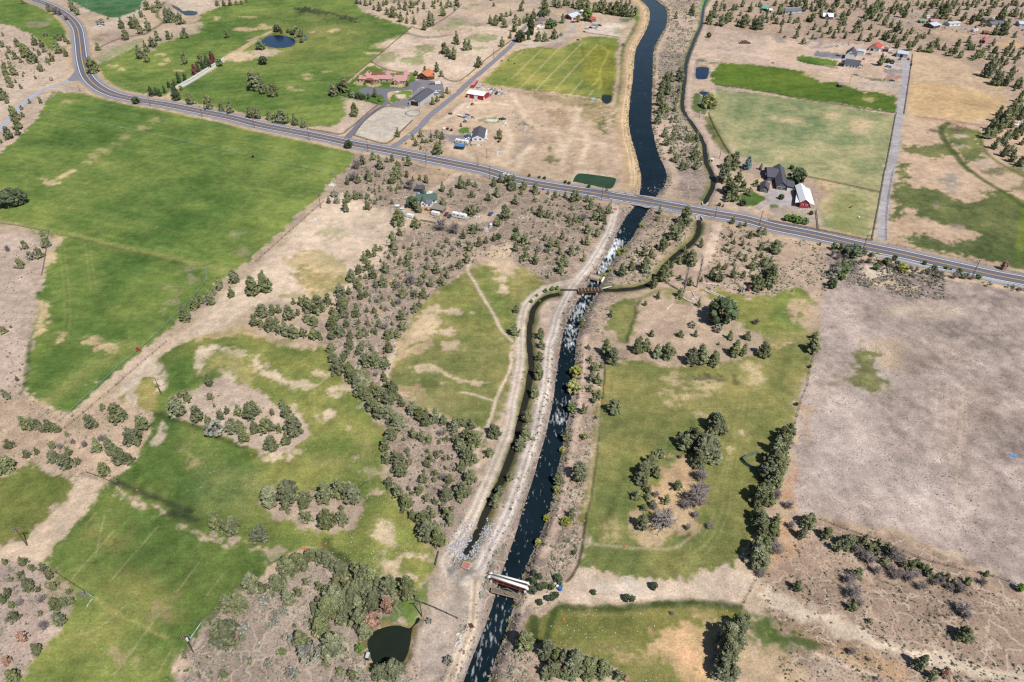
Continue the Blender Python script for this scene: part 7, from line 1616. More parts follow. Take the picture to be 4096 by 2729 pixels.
block(h, (3584, 228), (3627, 234), 13, 3.6, 1.4, 'along', Wl['grey'], R_['pale'], over=0.25, opens=[('f', .45, 0, 2.6, 2.8, 'door'), ('f', .2, 1, 1.0, 1.0, 'win')])
block(h, (3573, 226), (3584, 228), 11, 2.7, 0.6, 'shedl', None, R_['teal'], roofname='lean_to_roof')
h = building('tool_shed', 'small pale blue shed under the lone juniper by the lane head', (3553, 271), 'shed')
block(h, (3543, 268.5), (3564, 274), 4.5, 2.2, 0.8, 'along', Wl['lblue'], R_['pale'], over=0.2, opens=[('f', .5, .2, 1.3, 1.6, 'wdoor')])
h = building('field_hut', 'lone mauve-roofed hut standing in the bright green field', (3361, 351), 'shed')
block(h, (3354, 350.5), (3368, 351), 5, 2.2, 0.5, 'shed', Wl['dark'], R_['mauve'], over=0.2)
# homes in the woodland at the top right
for nm, lb, cat_, blocks in (
 ('blue_roof_house', 'brown house with a pale blue gable roof in the woodland clearing', 'house', [((3692, 106), (3732, 115.5), 13, 2.8, 2.0, 'across', 'brown', 'pale')]),
 ('pink_roof_house', 'house with a faded pink roof behind the pale blue one', 'house', [((3722, 96), (3751, 97), 10, 2.8, 1.6, 'along', 'wood', 'rose')]),
 ('teal_shed', 'little teal-roofed shed at the woodland clearing', 'shed', [((3680, 94), (3698, 94), 7, 2.2, .6, 'shed', 'wood', 'teal')]),
 ('mobile_home', 'white mobile home with a light grey roof among junipers', 'house', [((3797, 106), (3840, 103), 9, 2.8, 1.0, 'along', 'white', 'lgrey')]),
 ('solar_house', 'grey-roofed house with dark solar panels among tall junipers', 'house', [((3966, 109), (4020, 107), 12, 2.8, 1.8, 'along', 'cream', 'grey'), ((3940, 92), (3975, 91), 10, 2.8, 1.8, 'along', 'cream', 'grey')]),
 ('red_roof_cabin', 'narrow blue cabin with a red roof in the woodland', 'shed', [((3922.5, 173), (3937.5, 175), 16, 2.4, 1.4, 'across', 'blue', 'red')]),
 ('brown_cabin', 'small brown-roofed cabin above the red-roofed cabin', 'shed', [((3934, 139), (3953, 140), 7, 2.3, 1.2, 'along', 'wood', 'brown')]),
 ('edge_house', 'pale-roofed house cut by the right edge of the photo', 'house', [((4076, 107), (4125, 109), 12, 2.8, 1.8, 'along', 'lblue', 'pale')]),
 ('teal_roof_garage', 'grey garage with a teal roof at the top of the photo', 'garage', [((3044, 43), (3071, 46), 12, 2.8, 1.4, 'along', 'slate', 'teal')]),
 ('white_garage', 'low pale garage beside the teal-roofed one', 'garage', [((3072, 51), (3089, 51), 10, 2.6, 0.8, 'along', 'lblue', 'white')]),
 ('long_grey_house', 'long pale house with a slate grey roof behind junipers', 'house', [((3139, 56), (3206, 52), 11, 2.8, 1.8, 'along', 'lblue', 'grey'), ((3139, 56.5), (3155, 56), 12, 2.8, 1.8, 'along', 'lblue', 'grey')]),
 ('white_roof_house', 'house with a bright white cross-gabled roof by the looping drive', 'house', [((3290, 76), (3330, 78.5), 15, 2.8, 2.4, 'along', 'brown', 'white'), ((3297, 77), (3313, 78), 14, 3.0, 3.0, 'across', 'brown', 'white')]),
):
 h = building(nm, lb, blocks[0][0], cat_)
 for p1, p2, d, wh, rh, rg, wm, rm in blocks:
  block(h, p1, p2, d, wh, rh, rg, Wl[wm], R_[rm], opens=[('f', .3, .9, 1.4, 1.2, 'win'), ('f', .7, .9, 1.4, 1.2, 'win')] if cat_ == 'house' else [('f', .5, 0, 1.8, 2.0, 'door')])
 if nm == 'solar_house':
  c = W2(3993, 103) - np.array(h.location[:2]); b = MB()
  b.v += [(c[0] - 9, c[1] - 1.5, 3.45), (c[0] + 9, c[1] - 1.5, 3.45), (c[0] + 9, c[1] + 3.2, 4.85), (c[0] - 9, c[1] + 3.2, 4.85)]; b.f += [(0, 1, 2, 3)]
  b.build('solar_panel', SOLAR, h)
# green-roofed homestead
h = building('green_roof_house', 'white house with a dark green shingle roof among junipers', (1705, 822), 'house')
block(h, (1668, 817), (1748, 813), 8.5, 2.7, 1.9, 'along', Wl['white'], R_['green'], opens=[('f', .85, .9, 1.2, 1.2, 'win'), ('r', .5, .9, 1.4, 1.2, 'win')])
block(h, (1684, 826), (1702, 825), 8, 2.7, 1.6, 'across', Wl['white'], R_['green'], opens=[('f', .5, .9, 1.2, 1.2, 'win')])
block(h, (1702, 828), (1727, 829), 4.2, 2.1, 0.7, 'shed', Wl['white'], R_['grey'], over=0.1, opens=[('f', .6, .9, 1.2, 1.0, 'win')])
block(h, (1688, 800), (1708, 798), 6, 2.7, 1.9, 'across', Wl['white'], R_['green'])
h = building('tar_roof_shed', 'black-roofed junk shed above the green-roofed house', (1672, 769), 'shed')
block(h, (1658, 768), (1691, 771), 5, 2.2, 0.8, 'shed', Wl['dark'], R_['char'], over=0.2)
h = building('plank_shed', 'long weathered shed in front of the green-roofed house', (1745, 850), 'shed')
block(h, (1724, 846), (1771, 855), 5, 2.1, 0.5, 'shed', Wl['wood'], R_['weath'], over=0.3)
h = building('pallet_hut', 'small brown plank hut below the homestead track', (1926, 927), 'shed')
block(h, (1920, 927), (1933, 927.5), 2.6, 1.8, 0.3, 'shed', Wl['wood'], R_['weath'], over=0.1)
# grey-roofed house and red barn
h = building('grey_roof_house', 'dark grey-roofed house around a brick courtyard above the road', (3110, 745), 'house')
block(h, (3068, 724), (3112, 727), 16, 3.0, 2.4, 'along', Wl['slate'], R_['char'], opens=[('f', .4, .2, 2.4, 2.0, 'win')])
block(h, (3103, 758), (3146, 762), 30, 3.0, 2.6, 'across', Wl['slate'], R_['char'], opens=[('f', .3, .8, 2.2, 1.3, 'win'), ('f', .7, .8, 2.2, 1.3, 'win')])
block(h, (3146, 764), (3175, 767), 10, 2.6, 0.9, 'shedr', Wl['slate'], R_['char'], opens=[('f', .3, 0, 2.6, 2.1, 'wdoor'), ('f', .75, 0, 2.0, 2.1, 'wdoor')])
block(h, (3059, 716), (3070, 717), 10, 3.2, 1.6, 'hip', Wl['slate'], R_['char'])
b = MB(); q = [W2(x, y) - np.array(h.location[:2]) for x, y in ((3059, 729), (3070, 731), (3076, 738), (3068, 740))]
for k in range(len(q)): pass
b.v += [(x, y, 0.9) for x, y in q] + [(x, y, -0.1) for x, y in q]; b.f += [(0, 1, 2, 3), (4, 5, 1, 0), (5, 6, 2, 1), (6, 7, 3, 2), (7, 4, 0, 3)]
b.build('deck', mat('orange_stained_deck', (206, 136, 78)), h)
b = MB(); q = [W2(x, y) - np.array(h.location[:2]) for x, y in ((3076, 726), (3103, 728), (3103, 757), (3094, 757))]
b.quad(*[(x, y, 0.1) for x, y in q]); b.build('courtyard_paving', mat('brick_paving', (170, 136, 120), var=0.2, scale=2), h)
h = building('grey_cottage', 'small grey gabled garage beside the curving drive', (3055, 771), 'garage')
block(h, (3038, 768), (3071, 772.5), 9, 2.6, 2.2, 'across', Wl['slate'], R_['char'], opens=[('f', .65, .9, 1.2, 1.2, 'win'), ('r', .4, .8, 1.6, 1.4, 'win')])
h = building('red_barn', 'red barn with a wide shining white roof beside the lane field', (3213, 832), 'barn')
block(h, (3196, 831), (3231, 834), 24, 4.0, 1.9, 'across', Wl['red'], R_['white'], over=0.4, opens=[('f', .28, 1.5, 1.0, 1.2, 'winw'), ('f', .74, 1.5, 1.0, 1.2, 'winw')])
block(h, (3177, 827), (3196, 830), 23, 2.7, 0.9, 'shedl', None, R_['white'], over=0.15, roofname='lean_to_roof')
block(h, (3231, 834), (3253, 836), 23, 2.7, 1.0, 'shedr', None, R_['white'], over=0.15, roofname='lean_to_roof')
for t_, p_, lb, wm, rm in (('D2', (1022, 1366), 'small slate-blue pump box beside the round pond', 'contgrey', 'lgrey'), ('A3', (1834, 1482), 'small white utility box beside the ditch track', 'white', 'white')):
 p = P(t_, p_)[0]; h = building('utility_box', lb, p, 'box')
 block(h, (p[0] - 6, p[1]), (p[0] + 6, p[1] + 2), 1.6, 1.5, 0.1, 'flat', Wl[wm], R_[rm], over=0.05, opens=[('f', .5, .2, .8, 1.0, 'door')])

# ------------------------------------------------------------------ vehicles and trailers
TYRE = mat('tyre_rubber', (44, 44, 46), rough=0.9, var=0.1); RIM = mat('wheel_rim', (176, 178, 182), rough=0.4)
def paintm(nm, rgb): return mat(nm + '_paint', rgb, rough=0.35, var=0.03, spec=0.5)
PT = dict(white=paintm('white', (240, 242, 244)), black=paintm('black', (42, 44, 50)), maroon=paintm('maroon', (104, 48, 56)), green=paintm('dark_green', (36, 76, 70)), blue=paintm('blue', (58, 84, 134)), silver=paintm('silver', (178, 186, 196)), orange=paintm('orange', (214, 106, 66)), red=paintm('red', (190, 52, 50)), tan=paintm('tan', (150, 136, 116)), steel=paintm('steel_blue', (96, 116, 140)), yellow=paintm('yellow', (222, 176, 60)))
def wheels(o, xs, half, r=0.36, wd=0.24):
 for x in xs:
  for s in (-1, 1):
   b = MB(); b.tube((x, s * (half - wd), r), (x, s * half, r), r, r, 12); w_ = b.build('wheel', TYRE, o)
   b = MB(); b.tube((x, s * (half + 0.004), r), (x, s * (half + 0.02), r), r * 0.6, r * 0.6, 10); b.build('rim', RIM, w_)
def hull(secs):
 """sections (x, half width bottom, half width top, z0, z1) lofted along x"""
 b = MB(); b.loft([[(x, -w0, z0), (x, w0, z0), (x, w0, z0 + (z1 - z0) * .55), (x, w1, z1), (x, -w1, z1), (x, -w0, z0 + (z1 - z0) * .55)] for x, w0, w1, z0, z1 in secs]); return b
def car(o, m, L=4.7, suv=False):
 h_ = 0.12 if suv else 0
 hull([(-L / 2, .82, .74, .42, .86 + h_), (-L / 2 + .25, .9, .84, .30, .96 + h_), (-.4, .92, .86, .28, .98 + h_), (L * .22, .92, .84, .28, .94 + h_), (L / 2 - .25, .88, .78, .30, .82 + h_), (L / 2, .74, .64, .42, .66 + h_)]).build('body', m, o)
 zt = 1.46 + (0.28 if suv else 0); r0 = -L / 2 + (.12 if suv else .75)
 g_ = hull([(r0, .80, .78, .93 + h_, .97 + h_), (r0 + (.15 if suv else .55), .80, .64, .93 + h_, zt - .04), (.25, .80, .64, .93 + h_, zt - .04), (L * .24, .80, .76, .92 + h_, .96 + h_)]); g_.build('window_glass', GLASS, o)
 hull([(r0 + (.2 if suv else .6), .66, .60, zt - .05, zt + .02), (.22, .66, .60, zt - .05, zt + .02)]).build('roof', m, o)
 wheels(o, (-L * .29, L * .31), .9)
def pickup(o, m, L=5.6):
 hull([(-.35, .95, .92, .38, 1.08), (L * .28, .95, .9, .36, 1.05), (L / 2 - .1, .9, .84, .4, .98), (L / 2, .84, .78, .48, .86)]).build('body', m, o)
 hull([(-.7, .9, .82, 1.0, 1.05), (-.55, .88, .72, 1.0, 1.72), (.75, .88, .72, 1.0, 1.72), (1.35, .88, .84, 1.0, 1.05)]).build('window_glass', GLASS, o)
 hull([(-.55, .76, .68, 1.66, 1.78), (.7, .76, .68, 1.66, 1.78)]).build('roof', m, o)
 b = MB(); b.box(-L / 2, -.36, -.95, .95, .42, .62); b.box(-L / 2, -.36, -.95, -.85, .62, 1.1); b.box(-L / 2, -.36, .85, .95, .62, 1.1); b.box(-L / 2, -L / 2 + .1, -.85, .85, .62, 1.1); b.build('truck_bed', m, o)
 wheels(o, (-L * .3, L * .32), .96, .42)
def camper(o, m, L=8.0, H=2.7, stripe=None):
 w_ = 1.22
 b = MB(); prof = [(-L / 2, .55), (L / 2 - .9, .55), (L / 2, 1.2), (L / 2, H - .35), (L / 2 - .3, H + .45), (-L / 2 + .15, H + .45), (-L / 2, H + .25)]
 n = len(prof); b.v += [(x, -w_, z) for x, z in prof] + [(x, w_, z) for x, z in prof]
 b.f += [tuple(range(n)), tuple(range(2 * n - 1, n - 1, -1))] + [(i, n + i, n + (i + 1) % n, (i + 1) % n) for i in range(n)]
 b.build('body', m, o)
 for x, ww, z, hh in ((-L * .33, 1.0, 1.7, .7), (-L * .05, 1.2, 1.7, .7), (L * .28, 1.1, 1.8, .6)):
  for s in (-1, 1):
   b = MB(); b.box(x - ww / 2, x + ww / 2, s * w_ - .02, s * w_ + .02, z, z + hh); b.build('window', GLASS, o)
 for s in (-1, 1):
  b = MB(); b.box(L * .12, L * .12 + .7, s * w_ - .015, s * w_ + .025, .75, 2.6); b.build('door', TRIM, o)
 if stripe:
  for s in (-1, 1):
   b = MB(); b.box(-L / 2 + .3, L / 2 - .5, s * w_ - .01, s * w_ + .012, 1.15, 1.5); b.build('stripe', stripe, o)
 b = MB(); b.box(-.5, .3, -.4, .4, H + .452, H + .75); b.box(L * .26, L * .26 + .5, -.3, .3, H + .452, H + .62); b.build('roof_unit', mat('grey_plastic', (190, 192, 196)), o)
 wheels(o, (-L * .12 - .45, -L * .12 + .45), 1.2, .38)
def cargo(o, m, L=4.6, H=2.3):
 b = MB(); b.box(-L / 2, L / 2, -1.05, 1.05, .5, H); b.v[1] = b.v[1]; b.build('body', m, o)
 b = MB(); b.box(-L / 2 - .05, L / 2 + .05, -1.1, 1.1, H + .003, H + .09); b.build('roof', PT['white'], o)
 b = MB(); b.box(-L / 2 - .03, -L / 2 + .02, -.85, .85, .6, H - .15); b.build('door', TRIM, o)
 b = MB(); b.box(L / 2, L / 2 + 1.1, -.06, .06, .5, .6); b.build('hitch', TYRE, o)
 wheels(o, (-.1,), 1.2, .34)
def tractor(o, m):
 hull([(.1, .35, .32, .7, 1.35), (1.5, .32, .26, .72, 1.25), (1.7, .24, .2, .8, 1.1)]).build('bonnet', m, o)
 b = MB(); b.box(-.9, .1, -.35, .35, .6, 1.0); b.box(-.6, -.1, -.3, .3, 1.0, 1.25); b.build('seat', TYRE, o)
 b = MB(); b.box(-.75, .15, -.5, .5, 2.05, 2.15)
 for x in (-.7, .1):
  for y in (-.45, .45): b.box(x - .03, x + .03, y - .03, y + .03, .9, 2.05)
 b.build('canopy', m, o)
 wheels(o, (-.6,), .95, .7, .4); wheels(o, (1.2,), .75, .4, .25)
def boat(o, m, L=5.2):
 b = MB(); b.loft([[(x, -w_, .95), (x, -w_ * .6, .5), (x, w_ * .6, .5), (x, w_, .95), (x, w_ * .8, .92), (x, -w_ * .8, .92)] for x, w_ in ((-L / 2, .85), (-L * .1, .95), (L * .25, .7), (L / 2, .08))]); b.build('body', m, o)
 b = MB(); b.box(-.2, .5, -.5, .5, .93, 1.35); b.build('windshield', GLASS, o)
 b = MB(); b.box(-L / 2, L / 2 + .8, -.08, .08, .32, .45); b.build('trailer_frame', TYRE, o)
 wheels(o, (-.5,), .95, .3)
def tank(o, m, L=4.2):
 b = MB(); b.tube((-L / 2, 0, 1.15), (L / 2, 0, 1.15), .62, .62, 12); b.build('tank', m, o)
 b = MB(); b.box(-L / 2 - .2, L / 2 + 1.2, -.5, .5, .4, .52); b.build('trailer_frame', TYRE, o); wheels(o, (0,), .85, .34)
BUILD = {'car': car, 'suv': lambda o, m: car(o, m, 4.8, True), 'pickup': pickup, 'camper': camper, 'cargo': cargo, 'tractor': tractor, 'boat': boat, 'tank': tank}
VEH = [  # kind, name, label, paint, photo point of its middle, photo point it faces, extras
 ('car', 'car', 'white car driving on the paved road near the homestead lane', 'white', (2025, 702), (2040, 705), {}),
 ('suv', 'car', 'maroon parked car beside the white travel trailer', 'maroon', (1786, 860), (1792, 850), {}),
 ('car', 'car', 'dark green parked car between the maroon car and the trailer', 'green', (1798, 868), (1804, 857), {}),
 ('suv', 'car', 'blue car on the homestead track right of the trailer', 'blue', (1963, 859), (1971, 851), {}),
 ('camper', 'travel_trailer', 'long white travel trailer beside the maroon and green cars', 'white', (1838, 872), (1866, 878), dict(L=9.5)),
 ('camper', 'travel_trailer', 'white camper parked behind the green-roofed house', 'white', (1718, 787), (1728, 778), dict(L=5.6, H=2.3)),
 ('camper', 'travel_trailer', 'white trailer behind the black-roofed junk shed', 'white', (1681, 756), (1692, 758), dict(L=5, H=2.2)),
 ('cargo', 'cargo_trailer', 'pale blue and white cargo trailer below the weathered shed', 'white', (1743, 862), (1757, 865), dict(L=5.2)),
 ('cargo', 'cargo_trailer', 'small white cargo trailer on the homestead loop track', 'white', (1641, 870), (1655, 873), dict(L=4.2, H=2.0)),
 ('pickup', 'pickup_truck', 'white pickup behind the juniper left of the homestead loop', 'white', (1606, 845), (1612, 836), {}),
 ('suv', 'van', 'white van parked below the homestead track', 'white', (1964, 905), (1966, 896), {}),
 ('cargo', 'utility_trailer', 'small grey trailer left of the homestead loop', 'silver', (1590, 828), (1598, 828), dict(L=2.6, H=1.0)),
 ('tractor', 'tractor', 'small yellow machine in front of the green-roofed house', 'yellow', (1708, 842), (1714, 844), {}),
 ('camper', 'motorhome', 'long white and dark striped motorhome on the gravel pad', 'white', (1848, 576), (1877, 581), dict(L=10.5, stripe=PT['black'])),
 ('pickup', 'pickup_truck', 'blue pickup nearest the lawn of the charcoal-roofed house', 'steel', (1871, 546), (1880, 545), {}),
 ('suv', 'car', 'dark blue car between the two pickups on the gravel pad', 'blue', (1874, 552), (1883, 551), {}),
 ('pickup', 'pickup_truck', 'white pickup touching the motorhome on the gravel pad', 'white', (1874, 559), (1883, 558), {}),
 ('tank', 'tank_trailer', 'white tank trailer in the dusty yard below the red shop', 'white', (1840, 467), (1851, 469), {}),
 ('boat', 'boat', 'nearest of three boats beside the white tank trailer', 'silver', (1857, 472), (1867, 474), {}),
 ('boat', 'boat', 'middle of three boats beside the white tank trailer', 'white', (1863, 467), (1873, 470), {}),
 ('boat', 'boat', 'farthest of three boats beside the white tank trailer', 'steel', (1869, 462), (1879, 464), {}),
 ('tractor', 'quad_bike', 'grey quad bike right of the three boats', 'silver', (1891, 473), (1898, 473), {}),
 ('cargo', 'utility_trailer', 'grey box trailer left of the small lawn', 'silver', (1777, 519), (1778, 510), dict(L=3, H=1.3)),
 ('tractor', 'utility_vehicle', 'tan buggy beside the grey box trailer', 'tan', (1791, 518), (1797, 513), {}),
 ('tractor', 'tractor', 'red tractor left of the small lawn', 'red', (1806, 524), (1811, 519), {}),
 ('tractor', 'tractor', 'red tractor in front of the red metal shop', 'red', (1890, 420), (1896, 418), {}),
 ('pickup', 'pickup_truck', 'dark pickup in the junk yard right of the red shop', 'black', (1986, 376), (1991, 368), {}),
 ('boat', 'boat', 'white covered boat at the top of the junk yard', 'white', (1957, 358), (1962, 351), {}),
 ('boat', 'boat', 'tan covered boat at the top of the junk yard', 'tan', (1968, 358), (1973, 351), {}),
 ('boat', 'boat', 'silver boat at the right of the junk yard boats', 'silver', (1979, 360), (1984, 353), {}),
 ('tractor', 'quad_bike', 'red quad bike below the lone juniper by the white house', 'red', (1996, 569), (2002, 565), {}),
 ('pickup', 'pickup_truck', 'dark vehicle at the right end of the white scrap heap', 'black', (2010, 479), (2018, 479), {}),
 ('pickup', 'pickup_truck', 'silver-blue pickup hitched to the white horse trailer', 'steel', (1727, 339), (1714, 340), {}),
 ('cargo', 'horse_trailer', 'white horse trailer behind the pickup near the stable', 'white', (1751, 338), (1738, 339), dict(L=5.2, H=2.5)),
 ('boat', 'boat', 'white boat beside the long arena shed', 'white', (1751, 368), (1762, 367), {}),
 ('cargo', 'utility_trailer', 'low white trailer beside the boat near the arena shed', 'white', (1746, 374), (1755, 374), dict(L=3.4, H=.9)),
 ('camper', 'motorhome', 'white motorhome outside the taupe-roofed house', 'white', (2164, 118), (2178, 115), dict(L=9, stripe=PT['black'])),
 ('pickup', 'pickup_truck', 'black pickup in front of the brick barn', 'black', (2292, 91), (2301, 92), {}),
 ('cargo', 'cargo_trailer', 'pale blue enclosed trailer below the red-roofed shed', 'silver', (2378, 103), (2389, 104), dict(L=6, H=2.6)),
 ('pickup', 'pickup_truck', 'dark flatbed truck in the yard below the blue trailer', 'black', (2362, 113), (2374, 115), {}),
 ('pickup', 'pickup_truck', 'white truck at the front of the parked yard row', 'white', (2383, 116), (2393, 118), {}),
 ('pickup', 'pickup_truck', 'white truck behind the front one in the yard', 'white', (2387, 111), (2397, 113), {}),
 ('pickup', 'pickup_truck', 'dark truck right of the pale blue enclosed trailer', 'black', (2398, 104), (2408, 106), {}),
 ('cargo', 'cargo_trailer', 'grey covered trailer left of the parked truck row', 'silver', (2348, 116), (2358, 116), dict(L=4, H=2)),
 ('tractor', 'tractor', 'white machine at the gate of the parked yard', 'white', (2338, 129), (2345, 126), {}),
 ('car', 'car', 'black car parked beside the farmhouse', 'black', (3353, 225), (3365, 226), {}),
 ('pickup', 'pickup_truck', 'white pickup on the looping track behind the farmhouse', 'white', (3351, 187), (3362, 184), {}),
 ('pickup', 'pickup_truck', 'orange and white truck between the farm sheds', 'orange', (3475, 218), (3487, 219), {}),
 ('tractor', 'tractor', 'red tractor at the right of the farmhouse', 'red', (3454, 239), (3457, 232), {}),
 ('pickup', 'pickup_truck', 'tan pickup in front of the white shop', 'tan', (3600, 239), (3602, 231), {}),
 ('cargo', 'cargo_trailer', 'white trailer between the orange barn and the white shop', 'white', (3559, 209), (3569, 210), dict(L=4)),
 ('car', 'car', 'silver car left of the white shop', 'silver', (3563, 214), (3573, 216), {}),
 ('suv', 'car', 'blue car at the far end of the looping track', 'blue', (3264, 157), (3273, 155), {}),
 ('tractor', 'quad_bike', 'dark machine right of the white shop', 'black', (3644, 262), (3649, 256), {}),
 ('tractor', 'quad_bike', 'red machine right of the white shop door', 'red', (3633, 240), (3639, 238), {}),
 ('car', 'car', 'dark car beside the dark garden strip', 'black', (3568, 325), (3580, 326), {}),
 ('boat', 'boat', 'upturned pale boat below the farmhouse', 'silver', (3425, 302), (3436, 305), {}),
 ('car', 'car', 'blue car below the red-roofed cabin', 'blue', (3954, 188), (3968, 190), {}),
 ('camper', 'travel_trailer', 'white trailer right of the pale blue roofed house', 'white', (3750, 108), (3765, 106), dict(L=8)),
 ('camper', 'travel_trailer', 'white trailer below the tall juniper in the woodland', 'white', (3898, 127), (3915, 124), dict(L=8)),
 ('camper', 'travel_trailer', 'white and dark trailer behind the solar house', 'white', (3963, 82), (3978, 80), dict(L=8, stripe=PT['black'])),
 ('boat', 'boat', 'white boat below the woodland trailer', 'white', (3896, 139), (3908, 138), {}),
 ('camper', 'travel_trailer', 'small white trailer above the pink-roofed house', 'white', (3709, 74), (3718, 73), dict(L=5)),
 ('car', 'car', 'silver car left of the teal-roofed woodland shed', 'silver', (3640, 92), (3650, 92), {}),
 ('car', 'car', 'blue car at the right edge below the pale-roofed house', 'blue', (4090, 122), (4095, 113), {}),
 ('pickup', 'pickup_truck', 'white pickup on the lane beyond the road bend', 'white', (400, 106), (412, 104), {}),
 ('pickup', 'pickup_truck', 'blue pickup on the lane beyond the road bend', 'blue', (410, 103), (422, 100), {}),
 ('tractor', 'tractor', 'red tractor at the lane beyond the road bend', 'red', (432, 77), (437, 75), {}),
 ('pickup', 'pickup_truck', 'red and white truck on the dark gravel heap', 'red', (3138, 150), (3145, 147), {}),
]
for kind, nm, lb, pt, c, f, ex in VEH:
 a = W2(*c); b_ = W2(*f)
 o = thing(nm, lb, nm.split('_')[-1], a[0], a[1], height(a[0], a[1]) + (0.12 if at_grid(rdist, a[0], a[1]) < 6 else 0.03), math.atan2(b_[1] - a[1], b_[0] - a[0]))
 BUILD[kind](o, PT[pt], **ex)

# ------------------------------------------------------------------ bridges, flume, pipes
CONC = mat('pale_concrete', (196, 194, 190), var=0.12, scale=1.0); STEEL = mat('galvanised_rail', (186, 196, 206), rough=0.45, metal=0.3, var=0.08); RUST = mat('rusted_steel', (128, 66, 50), var=0.25, scale=2); WPIPE = mat('white_pipe_paint', (240, 238, 230), var=0.06); TIMB = mat('grey_timber', (166, 150, 132), var=0.25, scale=2); DTIMB = mat('dark_creosote_timber', (96, 72, 58), var=0.25, scale=2)
def local(o, pts, z):
 return [Vector((p[0] - o.location.x, p[1] - o.location.y, z)) for p in pts]
# road bridge
k = int(np.argmin(np.linalg.norm(road_c - W2(2556, 808), axis=1)))
seg = road_c[k - 6:k + 7]
o = thing('road_bridge', 'concrete road bridge carrying the paved road over the river', 'bridge', *road_c[k], 0)
for sgn, nm in ((-1, 'girder'), (1, 'girder')):
 V_, F_ = strip(offset_line(seg, sgn * 6.4), offset_line(seg, sgn * 6.9), 0.08)
 b = MB()
 for i in range(len(seg) - 1):
  p0, p1 = offset_line(seg, sgn * 6.35)[i], offset_line(seg, sgn * 6.35)[i + 1]; q0, q1 = offset_line(seg, sgn * 6.9)[i], offset_line(seg, sgn * 6.9)[i + 1]
  if sgn > 0: p0, p1, q0, q1 = q0, q1, p0, p1
  lo = [Vector((x[0] - o.location.x, x[1] - o.location.y, zz)) for zz in (-0.75, 0.3) for x in (q0, q1, p1, p0)]
  n = len(b.v); b.v += [tuple(x) for x in lo]
  b.f += [tuple(n + j for j in q) for q in ((0, 3, 2, 1), (4, 5, 6, 7), (0, 1, 5, 4), (2, 3, 7, 6))] + ([(n + 3, n, n + 4, n + 7)] if i == 0 else []) + ([(n + 1, n + 2, n + 6, n + 5)] if i == len(seg) - 2 else [])
 b.build(nm, CONC, o)
b = MB()
l1 = local(o, offset_line(seg, 6.3), 0); l2 = local(o, offset_line(seg, -6.3), 0)
for i in range(len(seg) - 1):
 n = len(b.v); b.v += [(*l2[i][:2], -0.6), (*l2[i + 1][:2], -0.6), (*l1[i + 1][:2], -0.6), (*l1[i][:2], -0.6), (*l2[i][:2], 0.03), (*l2[i + 1][:2], 0.03), (*l1[i + 1][:2], 0.03), (*l1[i][:2], 0.03)]
 b.f += [tuple(n + j for j in q) for q in ((0, 3, 2, 1), (4, 5, 6, 7))]
b.build('deck', CONC, o)
b = MB()
for e in (0, -1):
 d = (seg[1] - seg[0]); 
for e, idx_ in ((0, 2), (1, -3)):
 p = local(o, [offset_line(seg, -6.3)[idx_], offset_line(seg, 6.3)[idx_]], 0)
 b.tube((p[0].x, p[0].y, -1.4), (p[1].x, p[1].y, -1.4), 0.9, 0.9, 4)
b.build('abutment', CONC, o)
def guardrail(pts, label):
 g_ = resample(smooth(np.array([W2(*p) for p in pts]), 4), 1.9)
 o = thing('guardrail', label, 'guardrail', *g_[0], 0)
 b = MB(); L_ = local(o, g_, 0)
 for i in range(len(L_) - 1):
  for z0, z1, wd in ((0.68, 0.98, 0.05),):
   d = (L_[i + 1] - L_[i]).normalized(); nrm = Vector((-d.y, d.x, 0)) * wd
   n = len(b.v); b.v += [tuple(L_[i] - nrm + Vector((0, 0, z0))), tuple(L_[i + 1] - nrm + Vector((0, 0, z0))), tuple(L_[i + 1] + nrm + Vector((0, 0, z0))), tuple(L_[i] + nrm + Vector((0, 0, z0)))]
   b.v += [(x, y, z + z1 - z0) for x, y, z in b.v[n:n + 4]]
   b.f += [tuple(n + j for j in q) for q in ((0, 3, 2, 1), (4, 5, 6, 7), (0, 1, 5, 4), (2, 3, 7, 6))]
 b.build('rail', STEEL, o)
 for p in L_[::1]:
  b = MB(); b.box(p.x - .08, p.x + .08, p.y - .08, p.y + .08, -0.2, 0.9); b.build('post', TIMB, o)
guardrail([(2476, 821), (2482, 812), (2500, 808.5), (2560, 817), (2637, 829), (2700, 841), (2750, 850)], 'galvanised guardrail on the near side of the road bridge')
guardrail([(2502, 770), (2504, 780), (2525, 786), (2579, 793.5), (2630, 802), (2700, 811), (2750, 819)], 'galvanised guardrail on the far side of the road bridge')
guardrail([(2338, 758), (2400, 766.5), (2456, 774.5), (2477, 767)], 'curved guardrail on the far roadside left of the canal track')
guardrail([(2330, 787), (2400, 793), (2433, 798), (2448, 808), (2446, 816)], 'curved guardrail on the near roadside left of the river track')
def pipe_line(name, label, pts, z, r, m, cat_='pipe', k=8):
 g_ = [W2(p[0], p[1], p[2] if len(p) > 2 else z) for p in pts]
 o = thing(name, label, cat_, *g_[0], 0)
 b = MB(); L_ = [Vector((q[0] - g_[0][0], q[1] - g_[0][1], (p[2] if len(p) > 2 else z))) for q, p in zip(g_, pts)]
 for i in range(len(L_) - 1): b.tube(L_[i], L_[i + 1], r, r, k)
 b.build('pipe', m, o, True)
 return o, L_
pipe_line('water_pipe', 'thin rusty pipe spanning the canal above the road bridge', [(2536, 779), (2612, 795)], 1.0, 0.22, RUST)
